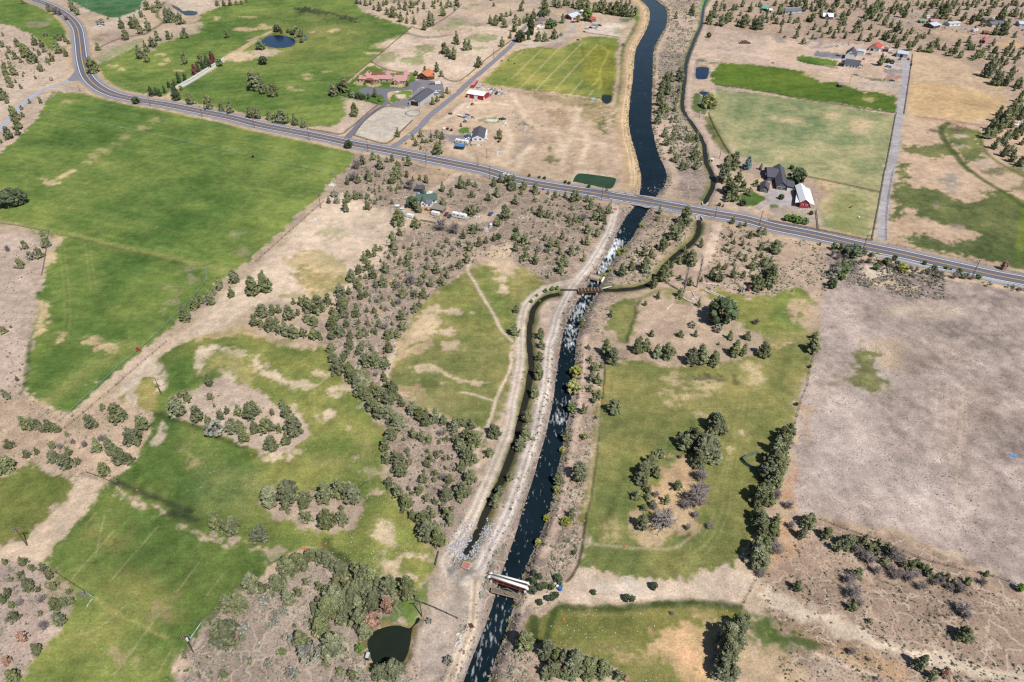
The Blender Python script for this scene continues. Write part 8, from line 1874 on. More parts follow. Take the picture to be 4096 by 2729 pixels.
# white pipe bridge
o, L1 = pipe_line('pipe_bridge', 'two white pipes on a rusty truss crossing the river', [(1946, 2311, 0.3), (1964, 2305, 2.2), (2101, 2348.5, 2.2), (2119, 2362, 0.3)], 2, 0.46, WPIPE, 'bridge', 10)
b = MB(); q = [W2(x, y, z) for x, y, z in ((1950, 2293, 0.4), (1971, 2294, 2.2), (2109, 2332, 2.2), (2119, 2341, 0.5))]
L2 = [Vector((p[0] - o.location.x, p[1] - o.location.y, z)) for p, z in zip(q, (0.4, 2.2, 2.2, 0.5))]
for i in range(3): b.tube(L2[i], L2[i + 1], 0.31, 0.31, 10)
b.build('pipe', WPIPE, o, True)
A0, A1 = L1[1] + Vector((0, -0.3, -0.7)), L1[2] + Vector((0, -0.3, -0.7)); B0, B1 = L2[1] + Vector((0, .5, -0.7)), L2[2] + Vector((0, .5, -0.7))
nb = 12
for (p0, p1, nm) in ((A0, A1, 'truss'), (B0, B1, 'truss')):
 b = MB()
 for z in (0, -1.5): b.tube(p0 + Vector((0, 0, z)), p1 + Vector((0, 0, z)), 0.11, 0.11, 4)
 for i in range(nb):
  u0 = p0.lerp(p1, i / nb); u1 = p0.lerp(p1, (i + 1) / nb)
  b.tube(u0, u0 + Vector((0, 0, -1.5)), 0.07, 0.07, 4); b.tube(u0 + Vector((0, 0, -1.5 if i % 2 else 0)), u1 + Vector((0, 0, 0 if i % 2 else -1.5)), 0.06, 0.06, 4)
 b.build(nm, RUST, o)
b = MB()
for i in range(nb + 1): b.tube(A0.lerp(A1, i / nb) + Vector((0, 0, .05)), B0.lerp(B1, i / nb) + Vector((0, 0, .05)), 0.08, 0.08, 4)
b.build('cross_beam', RUST, o)
mid0, mid1 = (L1[1] + L2[1]) / 2, (L1[2] + L2[2]) / 2
dv = (mid1 - mid0).normalized(); nv = Vector((-dv.y, dv.x, 0)) * 0.35
b = MB(); n = 0; b.v += [tuple(mid0 - nv + Vector((0, 0, -.35))), tuple(mid1 - nv + Vector((0, 0, -.35))), tuple(mid1 + nv + Vector((0, 0, -.35))), tuple(mid0 + nv + Vector((0, 0, -.35)))]; b.f += [(0, 1, 2, 3)]
b.build('walkway', mat('dark_steel_grating', (84, 86, 98)), o)
for p in (A0, A1, B0, B1):
 b = MB(); b.box(p.x - .35, p.x + .35, p.y - .4, p.y + .4, -1.5, p.z - 1.4); b.build('pier', CONC, o)
# old footbridge
g0, g1 = W2(1967, 2358, .4), W2(2081, 2388, .4)
o = thing('footbridge', 'old sagging timber footbridge just below the white pipe bridge', 'bridge', *g0, 0)
v = Vector((g1[0] - g0[0], g1[1] - g0[1], 0)); dv = v.normalized(); nv = Vector((-dv.y, dv.x, 0))
for i in range(44):
 c = v * (i / 43) + Vector((0, 0, .35)); e = nv * 0.75; t_ = dv * 0.17
 b = MB(); n = 0
 b.v += [tuple(c - e - t_), tuple(c - e + t_), tuple(c + e + t_), tuple(c + e - t_)]; b.v += [(x, y, z + .08) for x, y, z in b.v]
 b.f += [(0, 3, 2, 1), (4, 5, 6, 7), (0, 1, 5, 4), (1, 2, 6, 5), (2, 3, 7, 6), (3, 0, 4, 7)]
 b.build('plank', TIMB, o)
for s in (-1, 1):
 b = MB(); e = nv * 0.8 * s
 b.tube(e + Vector((0, 0, .2)), e + v + Vector((0, 0, .2)), 0.14, 0.14, 4)
 b.tube(e + v * .25 + Vector((0, 0, .4)), e + v * .52 + Vector((0, 0, 2.0)), 0.07, 0.07, 4); b.tube(e + v * .85 + Vector((0, 0, .4)), e + v * .52 + Vector((0, 0, 2.0)), 0.07, 0.07, 4); b.tube(e + v * .52 + Vector((0, 0, .3)), e + v * .52 + Vector((0, 0, 2.0)), 0.07, 0.07, 4)
 b.build('king_post_rail', TIMB, o)
for f in (.22, .8):
 b = MB(); c = v * f; b.box(c.x - .3, c.x + .3, c.y - .3, c.y + .3, -3, .2); b.build('pier', TIMB, o)
# flume over the river
g0, g1 = W2(2312, 1160, 1.2), W2(2410, 1155, 1.2)
o = thing('flume', 'brown slatted timber flume carrying the ditch over the river', 'flume', *g0, 0)
v = Vector((g1[0] - g0[0], g1[1] - g0[1], 0)); dv = v.normalized(); nv = Vector((-dv.y, dv.x, 0))
zb = Vector((0, 0, .1))
def beam(c0, c1, w_, z0, z1):
 d = (c1 - c0).normalized(); n_ = Vector((-d.y, d.x, 0)) * w_; b = MB()
 b.v += [tuple(c0 - n_ + Vector((0, 0, z0))), tuple(c1 - n_ + Vector((0, 0, z0))), tuple(c1 + n_ + Vector((0, 0, z0))), tuple(c0 + n_ + Vector((0, 0, z0)))]
 b.v += [(x, y, z + z1 - z0) for x, y, z in b.v]; b.f += [(0, 3, 2, 1), (4, 5, 6, 7), (0, 1, 5, 4), (1, 2, 6, 5), (2, 3, 7, 6), (3, 0, 4, 7)]
 return b
Z0 = Vector((0, 0, 0))
beam(Z0, v, 1.3, -0.3, -0.1).build('trough_floor', DTIMB, o)
for s in (-1, 1): beam(Z0 + nv * 1.35 * s, v + nv * 1.35 * s, 0.08, -0.3, 1.1).build('trough_side', DTIMB, o)
for i in range(30):
 c = v * ((i + .5) / 30); beam(c - nv * 1.7, c + nv * 1.7, 0.14, 1.103, 1.28).build('slat', TIMB if i % 4 == 0 else DTIMB, o)
for f in (.2, .78):
 c = v * f; b = MB(); b.box(c.x - .5, c.x + .5, c.y - 1.3, c.y + 1.3, -3, -0.31); b.build('pier', CONC, o)
pipe_line('inlet_pipe', 'dark culvert pipe under the track left of the flume', [(2243, 1160, 0.2), (2318, 1160, 0.6)], .4, 0.5, mat('dark_steel_pipe', (84, 80, 84)))
pipe_line('outlet_pipe', 'pale pipe joining the lower ditch to the flume', [(2408, 1155, .5), (2445, 1146, 0.1)], .4, 0.4, CONC)
# small concrete bridge
cs = [W2(*p) for p in ((2355, 1114), (2392, 1123), (2402, 1106), (2362, 1099))]
o = thing('concrete_bridge', 'short concrete slab bridge over the rapids above the flume', 'bridge', *cs[0], 0)
L_ = local(o, cs, 0.25)
b = MB(); b.v += [tuple(p) for p in L_] + [(p.x, p.y, -0.35) for p in L_]; b.f += [(0, 1, 2, 3), (7, 6, 5, 4), (0, 4, 5, 1), (1, 5, 6, 2), (2, 6, 7, 3), (3, 7, 4, 0)]
b.build('deck', mat('stained_concrete', (178, 160, 146), var=0.2, scale=1.2), o)
for a_, c_ in ((0, 1), (3, 2)):
 b = MB()
 for z in (.5, 1.0): b.tube(L_[a_] + Vector((0, 0, z)), L_[c_] + Vector((0, 0, z)), 0.06, 0.06, 4)
 for i in range(6): p = L_[a_].lerp(L_[c_], i / 5); b.tube(p, p + Vector((0, 0, 1.05)), 0.07, 0.07, 4)
 b.build('railing', DTIMB, o)
for i in (0, 1, 2, 3):
 p = L_[i]; b = MB(); b.box(p.x - .4, p.x + .4, p.y - .4, p.y + .4, -3, -0.36); b.build('abutment', CONC, o)
def plank(name, label, a_, b_, w_, h_, m, z=0.1, cat_='plank'):
 g0, g1 = W2(*a_), W2(*b_); o = thing(name, label, cat_, *g0, z)
 beam(Z0, Vector((g1[0] - g0[0], g1[1] - g0[1], 0)), w_, 0, h_).build('board', m, o)
plank('retaining_plank', 'white leaning board on the bank beside the concrete bridge', (2407, 1130), (2416, 1112), 0.5, 0.5, WPIPE)
# headwalls where the ditch passes under the road
for lb, pts in (('pale concrete culvert mouth on the near side of the road', '1688 440 1700 420 1735 425 1755 455'), ('pale concrete headwall on the far side of the road', '1745 292 1752 318 1778 320 1800 298')):
 g_ = G('B3', pts); o = thing('headwall', lb, 'culvert', *g_[0], 0)
 L_ = local(o, g_, 0)
 for i in range(3): beam(L_[i], L_[i + 1], 0.3, -1.0, 0.7).build('wall_panel', CONC, o)
# cattle guards
for lb, t_, pts, m in (('rusty cattle guard where the river track leaves the road', 'B3', '928 345 967 350 965 362 926 357', mat('rusty_orange_steel', (186, 118, 74))), ('brown cattle guard across the lower track', 'D2', '1948 1035 1985 1030 2005 1065 1965 1072', mat('brown_steel', (120, 92, 76)))):
 g_ = G(t_, pts); o = thing('cattle_guard', lb, 'grate', *g_[0], 0.06); L_ = local(o, g_, 0)
 for i in range(9):
  f = i / 8; beam(L_[0].lerp(L_[3], f), L_[1].lerp(L_[2], f), 0.13, 0.0, 0.12).build('bar', m, o)
# pads and boxes
g_ = G('D2', '1886 515 1910 470 1972 485 1948 545'); o = thing('concrete_pad', 'square rust-red slab beside the end of the ditch', 'slab', *g_[0], 0.02); L_ = local(o, g_, 0)
b = MB(); b.v += [(p.x, p.y, .55) for p in L_] + [(p.x, p.y, -.1) for p in L_]; b.f += [(0, 3, 2, 1), (4, 5, 6, 7), (0, 1, 5, 4), (1, 2, 6, 5), (2, 3, 7, 6), (3, 0, 4, 7)]
b.build('slab', mat('red_brown_slab', (178, 116, 110), var=0.15), o)
b = MB()
for i in range(4): b.tube(L_[i] + Vector((0, 0, .58)), L_[(i + 1) % 4] + Vector((0, 0, .58)), .09, .09, 4)
b.build('rim', CONC, o)
def barrel(t_, xy, lb, m, r=.5, h_=1.0):
 c = G(t_, xy)[0]; o = thing('barrel', lb, 'barrel', *c, height(*c))
 b = MB(); b.loft([[(math.cos(a) * q, math.sin(a) * q, z) for a in np.linspace(0, 6.283, 13)[:-1]] for z, q in ((0, r * .92), (h_ * .5, r), (h_, r * .92))]); b.build('drum', m, o)
 b = MB(); b.tube((0, 0, h_ + .003), (0, 0, h_ + .06), r * .85, r * .85, 12); b.build('lid', m, o)
barrel('D3', [440, 718], 'blue barrel on the bare ground right of the pipe bridge', mat('blue_plastic', (56, 104, 180)), .75, 1.1)
barrel('D3', [418, 698], 'white barrel left of the blue barrel', PT['white'], .5, .9)
barrel('D3', [455, 690], 'green barrel above the blue barrel', mat('green_plastic', (70, 120, 96)), .45, .8)
barrel('A3', [745, 912], 'round blue stock trough by the stock pond', mat('trough_blue', (150, 190, 214)), 2.2, .6)
barrel('B4', [835, 432], 'small white salt tub in the lane pasture', PT['white'], .6, .7)
c = G('C4', [2245, 1045])[0]; o = thing('tarp', 'crumpled bright blue tarp lying in the dry field', 'tarp', *c, 0.05)
b = MB(); gg = random.Random(4)
for i in range(6):
 for j in range(4): b.v.append((i * .45 - 1.1 + gg.uniform(-.1, .1), j * .4 - .6 + i * -.12, gg.uniform(0.02, .3)))
for i in range(5):
 for j in range(3): b.f.append((i * 4 + j, (i + 1) * 4 + j, (i + 1) * 4 + j + 1, i * 4 + j + 1))
b.build('sheet', mat('blue_tarp', (76, 150, 220)), o)
FLG = mat('orange_plastic', (236, 104, 72))
for t_, xy, lb in (('C3', [845, 422], 'orange marker on the ditch, upper of the two beside the river scrub'), ('C3', [830, 549], 'orange marker on the ditch, lower of the two beside the river scrub'), ('D3', [660, 92], 'orange marker beside the meadow ditch near its lower end'), ('D3', [1037, 332], 'orange marker on the lower furrow of the right-hand meadow'), ('D3', [1645, 228], 'orange marker below the bare island in the right-hand meadow'), ('D3', [472, 996], 'orange marker in the bottom meadow corner'), ('D2', [440, 345], 'orange tarp lying beside the arc of junipers'), ('D2', [637, 302], 'orange marker where two ditches meet in the lower meadow'), ('C2', [1165, 850], 'orange marker at the edge of the juniper ridge'), ('C1', [2306, 1047], 'orange marker below the juniper clump'), ('C1', [1258, 1370], 'orange marker on the lower left ditch'), ('A4', [2140, 1520], 'orange marker on the marsh ditch')):
 c = G(t_, xy)[0]; o = thing('marker_flag', lb, 'marker', *c, 0.0); s_ = 1.3 if 'tarp' in lb else .6
 b = MB(); b.tube((0, 0, 0), (0, 0, .5), .04, .04, 4); b.build('stake', TIMB, o)
 b = MB(); b.loft([[(-.7 * s_, -.3 * s_, .05), (-.2 * s_, .35 * s_, .05), (-.2 * s_, .3, .4), (-.6 * s_, -.2, .4)], [(.6 * s_, -.1, .05), (.7 * s_, .4, .05), (.5, .3, .5), (.5, -.1, .5)]]); b.build('cloth', FLG, o)

# ------------------------------------------------------------------ poles
POLE = mat('brown_utility_pole', (110, 82, 68), var=0.2, scale=3); INS = mat('pale_insulator', (214, 220, 226))
def pole(t_, xy, lb, h_=9.6, arms=1, trafo=False, rz=0.2):
 c = G(t_, xy)[0]; o = thing('utility_pole', lb, 'pole', *c, height(*c), rz, 'utility poles')
 b = MB(); b.tube((0, 0, -.5), (0, 0, h_), .20, .13, 8); b.build('shaft', POLE, o)
 for k in range(arms):
  z = h_ - .5 - k * 1.0
  b = MB(); b.box(-1.25, 1.25, .13, .28, z, z + .18); a = b.build('crossarm', POLE, o)
  for x in (-1.1, -.4, .4, 1.1):
   b = MB(); b.tube((x, .2, z + .18), (x, .2, z + .42), .07, .05, 6); b.build('insulator', INS, a)
 if trafo:
  b = MB(); b.tube((.38, -.1, h_ - 2.6), (.38, -.1, h_ - 1.4), .32, .32, 10); b.build('transformer', INS, o)
for t_, xy, lb, kw in (
 ('A1', [1385, 980], 'utility pole at the road just right of the round dark bush', {}), ('A1', [1860, 1080], 'utility pole between road and large field below the drive entrance', {}), ('A1', [2340, 1180], 'utility pole at the road below the drive trees', {}),
 ('A2', [492, 1290], 'utility pole with transformer at the road left of the ranch drive', dict(trafo=True)), ('A2', [1030, 1395], 'utility pole at the road below the riding arena', {}), ('A2', [1563, 1522], 'utility pole at the road below the juniper scrub', {}),
 ('A2', [1785, 880], 'lamp-topped pole beside the lane above the arena shed', dict(h_=8, trafo=True)), ('A2', [2183, 535], 'utility pole on the lane fence above the striped field', dict(h_=8)), ('A2', [2120, 1450], 'thin pole in the dusty yard below the charcoal-roofed house', dict(h_=7)),
 ('A2', [2040, 1522], 'short pole near the road below the dusty yard', dict(h_=6)),
 ('B2', [597, 345], 'utility pole at the corner of the large green field', {}), ('B2', [2147, 80], 'utility pole on the road near the white car', {}), ('B2', [1742, 355], 'utility pole right of the green-roofed house', dict(h_=8)), ('B2', [1535, 252], 'utility pole behind the green-roofed house', dict(h_=7)), ('B2', [1938, 180], 'short pole in the juniper scrub above the trailer', dict(h_=6)),
 ('B3', [823, 275], 'utility pole at the road left of the bridge', {}), ('B3', [1862, 440], 'utility pole with transformer right of the culvert', dict(trafo=True)), ('B3', [2270, 505], 'utility pole below the grey-roofed house', {}),
 ('B4', [870, 727], 'utility pole opposite the gravel lane mouth', {}), ('B4', [1880, 960], 'utility pole beside the white roadside fence', {}),
 ('C1', [1485, 487], 'utility pole in the dry strip left of the lower meadow', dict(arms=2)), ('D1', [252, 315], 'utility pole in the bare strip of the lower left corner', dict(arms=2)), ('D1', [1775, 1295], 'utility pole with transformers at the edge of the lower left field', dict(arms=2, trafo=True)),
 ('D2', [1522, 955], 'leaning utility pole above the round pond', dict(h_=8)), ('A4', [675, 970], 'utility pole on the fence between the two right-hand fields', dict(h_=7)), ('A4', [748, 770], 'utility pole below the farmhouse', dict(h_=9)), ('A4', [1105, 455], 'utility pole between the orange and white farm roofs', dict(h_=10)),
 ('A3', [1905, 1460], 'utility pole beside the ditch track above the grey-roofed house', dict(h_=8, trafo=True)), ('A3', [1718, 1085], 'utility pole beside the willow pond', dict(h_=7, trafo=True)), ('A1', [738, 842], 'short pole at the side road junction', dict(h_=6)),
):
 pole(t_, xy, lb, **kw)
# two tall dead poplars
for lb, bx, tx in (('left of two tall bare dead poplar snags', (2735, 1171), (2746, 1057)), ('right of two tall bare dead poplar snags', (2787, 1150), (2808, 1019))):
 c = W2(*bx); hgt = 8.0
 for _ in range(40):
  hgt += 0.5
  if to_px(c[0], c[1], hgt)[1] < tx[1]: break
 o = thing('dead_poplar', lb, 'tree', *c, 0)
 b = MB(); b.tube((0, 0, -.3), (0.2, 0, hgt * .5), .5, .3, 7); b.tube((0.2, 0, hgt * .5), (0.4, 0.1, hgt), .3, .05, 7); b.build('trunk', DEADW, o)
 b = MB(); g_ = random.Random(int(bx[0]))
 for _ in range(110):
  z = g_.uniform(1.5, hgt * .92); a = g_.uniform(0, 6.28); l_ = g_.uniform(.5, 1.3)
  p = Vector((math.cos(a) * .2, math.sin(a) * .2, z)); b.tube(p, p + Vector((math.cos(a) * l_, math.sin(a) * l_, g_.uniform(1.2, 2.6))), .07, .02, 3, False)
 b.build('limbs', DEADW, o)
LOGW = mat('bleached_log', (214, 206, 200), var=0.15); LOGT = mat('fresh_tan_log', (220, 186, 146), var=0.15)
for lb, a_, b_, m in (('tan split log lying between the dead poplars', (2739, 1173), (2793, 1160), LOGT), ('bleached log pointing down to the lone juniper', (2770, 1174), (2792, 1206), LOGW), ('bleached log left of the crossed logs', (2733, 1194), (2774, 1216), LOGW), ('long bleached log with limbs above the meadow', (2812, 1134), (2905, 1145), LOGW), ('left of two parallel bleached logs in the meadow', (2820, 1164), (2903, 1198), LOGW), ('right of two parallel bleached logs in the meadow', (2843, 1168), (2943, 1209), LOGW), ('bleached log alone on the bare ground', (2664, 1240), (2691, 1217), LOGW), ('crossing log below the tan split log', (2765, 1200), (2792, 1188), LOGW)):
 c, d = W2(*a_), W2(*b_); o = thing('fallen_log', lb, 'log', *c, 0.0)
 v = Vector((d[0] - c[0], d[1] - c[1], 0)); b = MB(); b.tube((0, 0, .3), tuple(v + Vector((0, 0, .2))), .36, .16, 7); b.build('trunk', m, o)
 b = MB(); g_ = random.Random(int(a_[0] * 7))
 for _ in range(5):
  p = v * g_.uniform(.4, .95); b.tube(p + Vector((0, 0, .25)), p + Vector((g_.uniform(-1.6, 1.6), g_.uniform(-1.6, 1.6), g_.uniform(.1, .9))), .09, .03, 4, False)
 b.build('limbs', m, o)

# ------------------------------------------------------------------ fences
FW = mat('fence_timber', (112, 98, 88), var=0.2); FWH = mat('white_vinyl_rail', (238, 242, 248), var=0.04)
def fence(t_, s, lb, m=FW, h_=1.3, step=3.6, rails=(0.45, 0.85, 1.2), rw=0.05, pw=0.09):
 g_ = resample(smooth(G(t_, s), 3), step)
 o = thing('fence', lb, 'fence', *g_[0], 0)
 L_ = local(o, g_, 0); H_ = [max(-0.3, float(at_grid(GZ, *p))) for p in g_]
 b = MB()
 for p, z in zip(L_, H_): b.box(p.x - pw, p.x + pw, p.y - pw, p.y + pw, z - .2, z + h_)
 b.build('post_row', m, o)['kind'] = 'stuff'
 b = MB()
 for z in rails:
  for i in range(len(L_) - 1):
   a_, c_ = L_[i], L_[i + 1]; d = (c_ - a_).normalized(); n_ = Vector((-d.y, d.x, 0)) * rw; n = len(b.v)
   b.v += [tuple(a_ - n_ + Vector((0, 0, z - rw * 1.6 + H_[i]))), tuple(c_ - n_ + Vector((0, 0, z - rw * 1.6 + H_[i + 1]))), tuple(c_ + n_ + Vector((0, 0, z - rw * 1.6 + H_[i + 1]))), tuple(a_ + n_ + Vector((0, 0, z - rw * 1.6 + H_[i])))]
   b.v += [(x, y, q + rw * 3.2) for x, y, q in b.v[n:n + 4]]
   b.f += [tuple(n + j for j in q) for q in ((4, 5, 6, 7), (0, 1, 5, 4), (2, 3, 7, 6), (0, 3, 2, 1))]
 b.build('rail', m, o)
WIRE = dict(rails=(0.5, 1.0), rw=0.025, step=4.5)
for t_, s, lb, kw in (
 ('C1', '1530 10 1200 290 1010 460 910 540 800 640 700 720 600 800', 'post and wire fence along the lower edge of the large field', WIRE),
 ('B2', '620 290 400 480 200 660 0 840', 'post and wire fence beside the dusty strip', WIRE),
 ('A2', '1430 250 1200 450 1040 580 830 760', 'dark rail fence between the hay meadow and the ranch', {}),
 ('A2', '1430 250 1510 275 1640 230 1800 130 1890 40', 'rail fence below the wood above the paddock', {}),
 ('A2', '1060 575 1180 640 1300 665 1480 680', 'rail fence behind the ranch lawn', {}),
 ('A2', '1720 690 1740 730 1880 745 2100 560 2260 440 2351 370', 'rail fence on the left side of the paved lane', {}),
 ('A2', '470 1190 620 1215 780 1240 850 1190 920 1140 1000 1065 1120 970', 'rail fence beside the ranch drive entrance', {}),
 ('A2', '900 1250 1020 1285 1200 1325 1330 1215 1440 1110', 'rail fence on the near side of the riding arena', {}),
 ('A2', '900 1250 960 1160 1060 1060 1180 985 1370 1000', 'rail fence on the far side of the riding arena', {}),
 ('A2', '1372 1045 1400 1025 1450 1015 1500 1025 1510 1045 1490 1065 1440 1075 1390 1065 1372 1045', 'round metal pen at the corner of the riding arena', dict(m=STEEL)),
 ('A2', '740 840 780 880 900 905 1000 925 1120 960', 'wall-like rail fence below the ranch garden trees', {}),
 ('A4', '1175 1050 1120 1350 1078 1568', 'rail fence on the left of the upper gravel lane', {}),
 ('B4', '1072 0 1030 250 955 640', 'rail fence on the left of the lower gravel lane', {}),
 ('B4', '1150 0 1115 200 1090 400 1085 640', 'rail fence on the right of the gravel lane', WIRE),
 ('A3', '1805 1040 1850 1150 1930 1300 2010 1430', 'wire fence between the ditch track and the pale pasture', {}),
 ('A4', '0 855 300 915 670 970 900 1010 1180 1045', 'fence between the bright green field and the pale pasture', {}),
 ('A3', '1880 785 2050 805 2351 855', 'fence at the left end of the bright green field', {}),
 ('B4', '350 60 640 120 1020 205', 'rail fence behind the red barn paddock', {}),
 ('B4', '0 465 250 510 460 550 700 600 900 640 960 645', 'rail fence along the road below the red barn', {}),
 ('B4', '440 370 450 450 460 545', 'short fence right of the four round green trees', {}),
 ('B4', '1100 680 1500 750 2000 870 2351 960', 'wire fence between the road and the marshy pasture', WIRE),
 ('A3', '670 305 850 330 985 350', 'fence at the top of the striped field', {}),
 ('A4', '270 560 450 600 640 635', 'low fence below the farmhouse lawn', {}),
 ('D3', '2240 640 2180 760 2120 870 2100 960', 'wire fence crossing the bare strip right of the bottom meadow', WIRE),
 ('B4', '905 778 1100 812 1400 888 1700 943 1950 998 2351 1085', 'white rail fence running along the road through the brush', dict(m=FWH, rw=0.12, pw=.14, h_=1.5, rails=(.4, .85, 1.3), step=3)),
 ('A1', '1610 815 1800 705 1980 590 2060 545', 'white rail fence on the far side of the drive', dict(m=FWH, rw=0.16, pw=.2, h_=1.6, rails=(.5, 1.0, 1.45), step=3)),
 ('A1', '1650 812 1780 748 1990 612 2060 572', 'white rail fence on the near side of the drive', dict(m=FWH, rw=0.16, pw=.2, h_=1.6, rails=(.5, 1.0, 1.45), step=3)),
 ('B1', '0 485 200 515 450 560', 'grey plank fence at the left edge of the large field', dict(m=TIMB)),
 ('B1', '450 560 430 720 410 850 385 970', 'grey plank fence running down the left field edge', dict(m=TIMB)),
 ('C3', '2250 1030 2110 1095 2200 1170 2255 1185 2335 1120 2330 1080 2290 1040', 'six-sided pen of green-grey panels in the right-hand meadow', dict(m=mat('green_grey_panel', (104, 122, 118)), step=2.5, rw=.09, h_=1.7, rails=(.4, .8, 1.2, 1.6))),
 ('C3', '2255 1190 2310 1235 2325 1265', 'short run of panels leading out of the six-sided pen', dict(m=mat('green_grey_panel', (104, 122, 118)), step=2.5, rw=.09, h_=1.7, rails=(.4, .8, 1.2, 1.6))),
 ('C1', '800 1210 940 1260 1060 1310 1100 1340', 'wire fence at the top of the lower left field', WIRE),
 ('C4', '420 140 385 260 360 420 330 480 280 640 250 760', 'old wire fence at the left edge of the dry field', WIRE),
 ('D4', '480 80 800 200 1050 280 1350 420 1700 520 2060 600 2351 700', 'old wire fence along the lower edge of the dry field', WIRE),
 ('D1', '520 570 700 690 860 790', 'short plank fence at the corner of the lower left field', WIRE),
 ('A1', '870 470 1000 400 1150 350 1330 320', 'fence beyond the road bend below the gravel lane', {}),
 ('A3', '0 810 230 840 520 890 840 945', 'wire fence along the lower edge of the striped field', WIRE),
 ('A4', '1330 500 1310 640 1280 850 1250 1050', 'scrubby fence right of the gravel lane head', {}),
 ('B2', '1510 465 1580 475 1650 490', 'short log fence below the homestead track', dict(m=TIMB, rw=.12)),
 ('D2', '1460 825 1560 860 1700 920 1850 990', 'dark pipe fence on the gravel above the lower track', dict(m=mat('dark_green_pipe', (76, 88, 80)), rw=.045, rails=(.5, 1.0))),
 ('D2', '1680 380 1650 500', 'dark gate at the left of the loop track', {}),
):
 fence(t_, s, lb, **kw)

# ------------------------------------------------------------------ wheel-line irrigation
ALU = mat('aluminium_pipe', (150, 164, 158), rough=0.5, metal=0.2)
def wheel_line(t_, s, lb, mover=None):
 g_ = resample(smooth(G(t_, s), 2), 12.0)
 o = thing('irrigation_line', lb, 'irrigation line', *g_[0], 0)
 L_ = local(o, g_, 1.0)
 b = MB()
 for i in range(len(L_) - 1): b.tube(L_[i], L_[i + 1], .09, .09, 5)
 b.build('pipe', ALU, o)
 for i, p in enumerate(L_):
  q = L_[min(i + 1, len(L_) - 1)] - L_[max(i - 1, 0)]; d = q.normalized(); u = Vector((-d.y, d.x, 0))
  b = MB(); n = 12
  ring = [p + (u * math.cos(2 * math.pi * k / n) + Vector((0, 0, 1)) * math.sin(2 * math.pi * k / n)) * .95 for k in range(n)]
  for k in range(n): b.tube(ring[k], ring[(k + 1) % n], .06, .06, 4, False)
  for k in range(0, n, 2): b.tube(p, ring[k], .03, .03, 3, False)
  b.build('wheel', ALU, o)
 if mover is not None:
  p = L_[mover]; b = MB(); b.box(p.x - .9, p.x + .9, p.y - .6, p.y + .6, .4, 1.3); mv = b.build('mover', PT['red' if mover == 6 else 'black'], o)
  b = MB(); b.box(p.x - .5, p.x + .1, p.y - .35, p.y + .35, 1.302, 1.6); b.build('engine', TYRE, mv)
wheel_line('Z', '107 263 205 280 340 308 480 340 590 364 640 375 700 387 770 402', 'wheel-line sprinkler pipe crossing the top of the large field', 18)
wheel_line('Z', '475 620 476 646 440 690 400 730 350 780 305 817 275 843 244 872 210 903 184 927 138 970', 'wheel-line sprinkler pipe with red mover along the lower edge of the large field', 6)
for s, lb in (('770 728 862 788 820 835 798 875', 'bent white-green irrigation pipe at the corner of the lower left field'), ('1850 1015 1800 1090 1745 1165', 'green irrigation pipe beside the utility pole with transformers')):
 pt = [tuple(q) for q in P('D1', s)]
 pipe_line('irrigation_pipe', lb, pt, .35, .16, mat('pale_green_pipe', (168, 196, 184)))
# sprinkler spray: fine droplets thrown in low arcs
DROP = mat('water_spray', (236, 242, 246), rough=0.4, var=0.02)
V, F, n = [], [], 0
gg = np.random.default_rng(12)
tet = np.array([(1, 1, 1), (1, -1, -1), (-1, 1, -1), (-1, -1, 1)], float); tf = np.array([(0, 1, 2), (0, 3, 1), (0, 2, 3), (1, 3, 2)])
for t_, x, y, r in (('A2', 590, 330, 9), ('A2', 710, 320, 9), ('A2', 860, 330, 10), ('A2', 720, 370, 8), ('A2', 770, 385, 8), ('A2', 935, 400, 10), ('A2', 965, 425, 9), ('A1', 1170, 1200, 9), ('A1', 2140, 1415, 10)):
 c = G(t_, [x, y])[0]; a0 = gg.uniform(0, 6.28)
 for _ in range(200):
  q = gg.random(); a = a0 + gg.normal() * .25 * q + (math.pi if gg.random() < .3 else 0)
  rr = q * r; z = .6 + 4 * 2.6 * q * (1 - q) + gg.normal() * .25 * q
  V.append(tet * gg.uniform(.015, .035) + np.array([c[0] + math.cos(a) * rr, c[1] + math.sin(a) * rr, max(z, .05)])); F.append(tf + n); n += 4
o = link('sprinkler_spray', np_mesh('sprinkler_spray', np.concatenate(V), np.concatenate(F)), DROP); o['kind'] = 'stuff'; tag(o, 'faint white arcs of sprinkler spray over the green fields', 'spray')
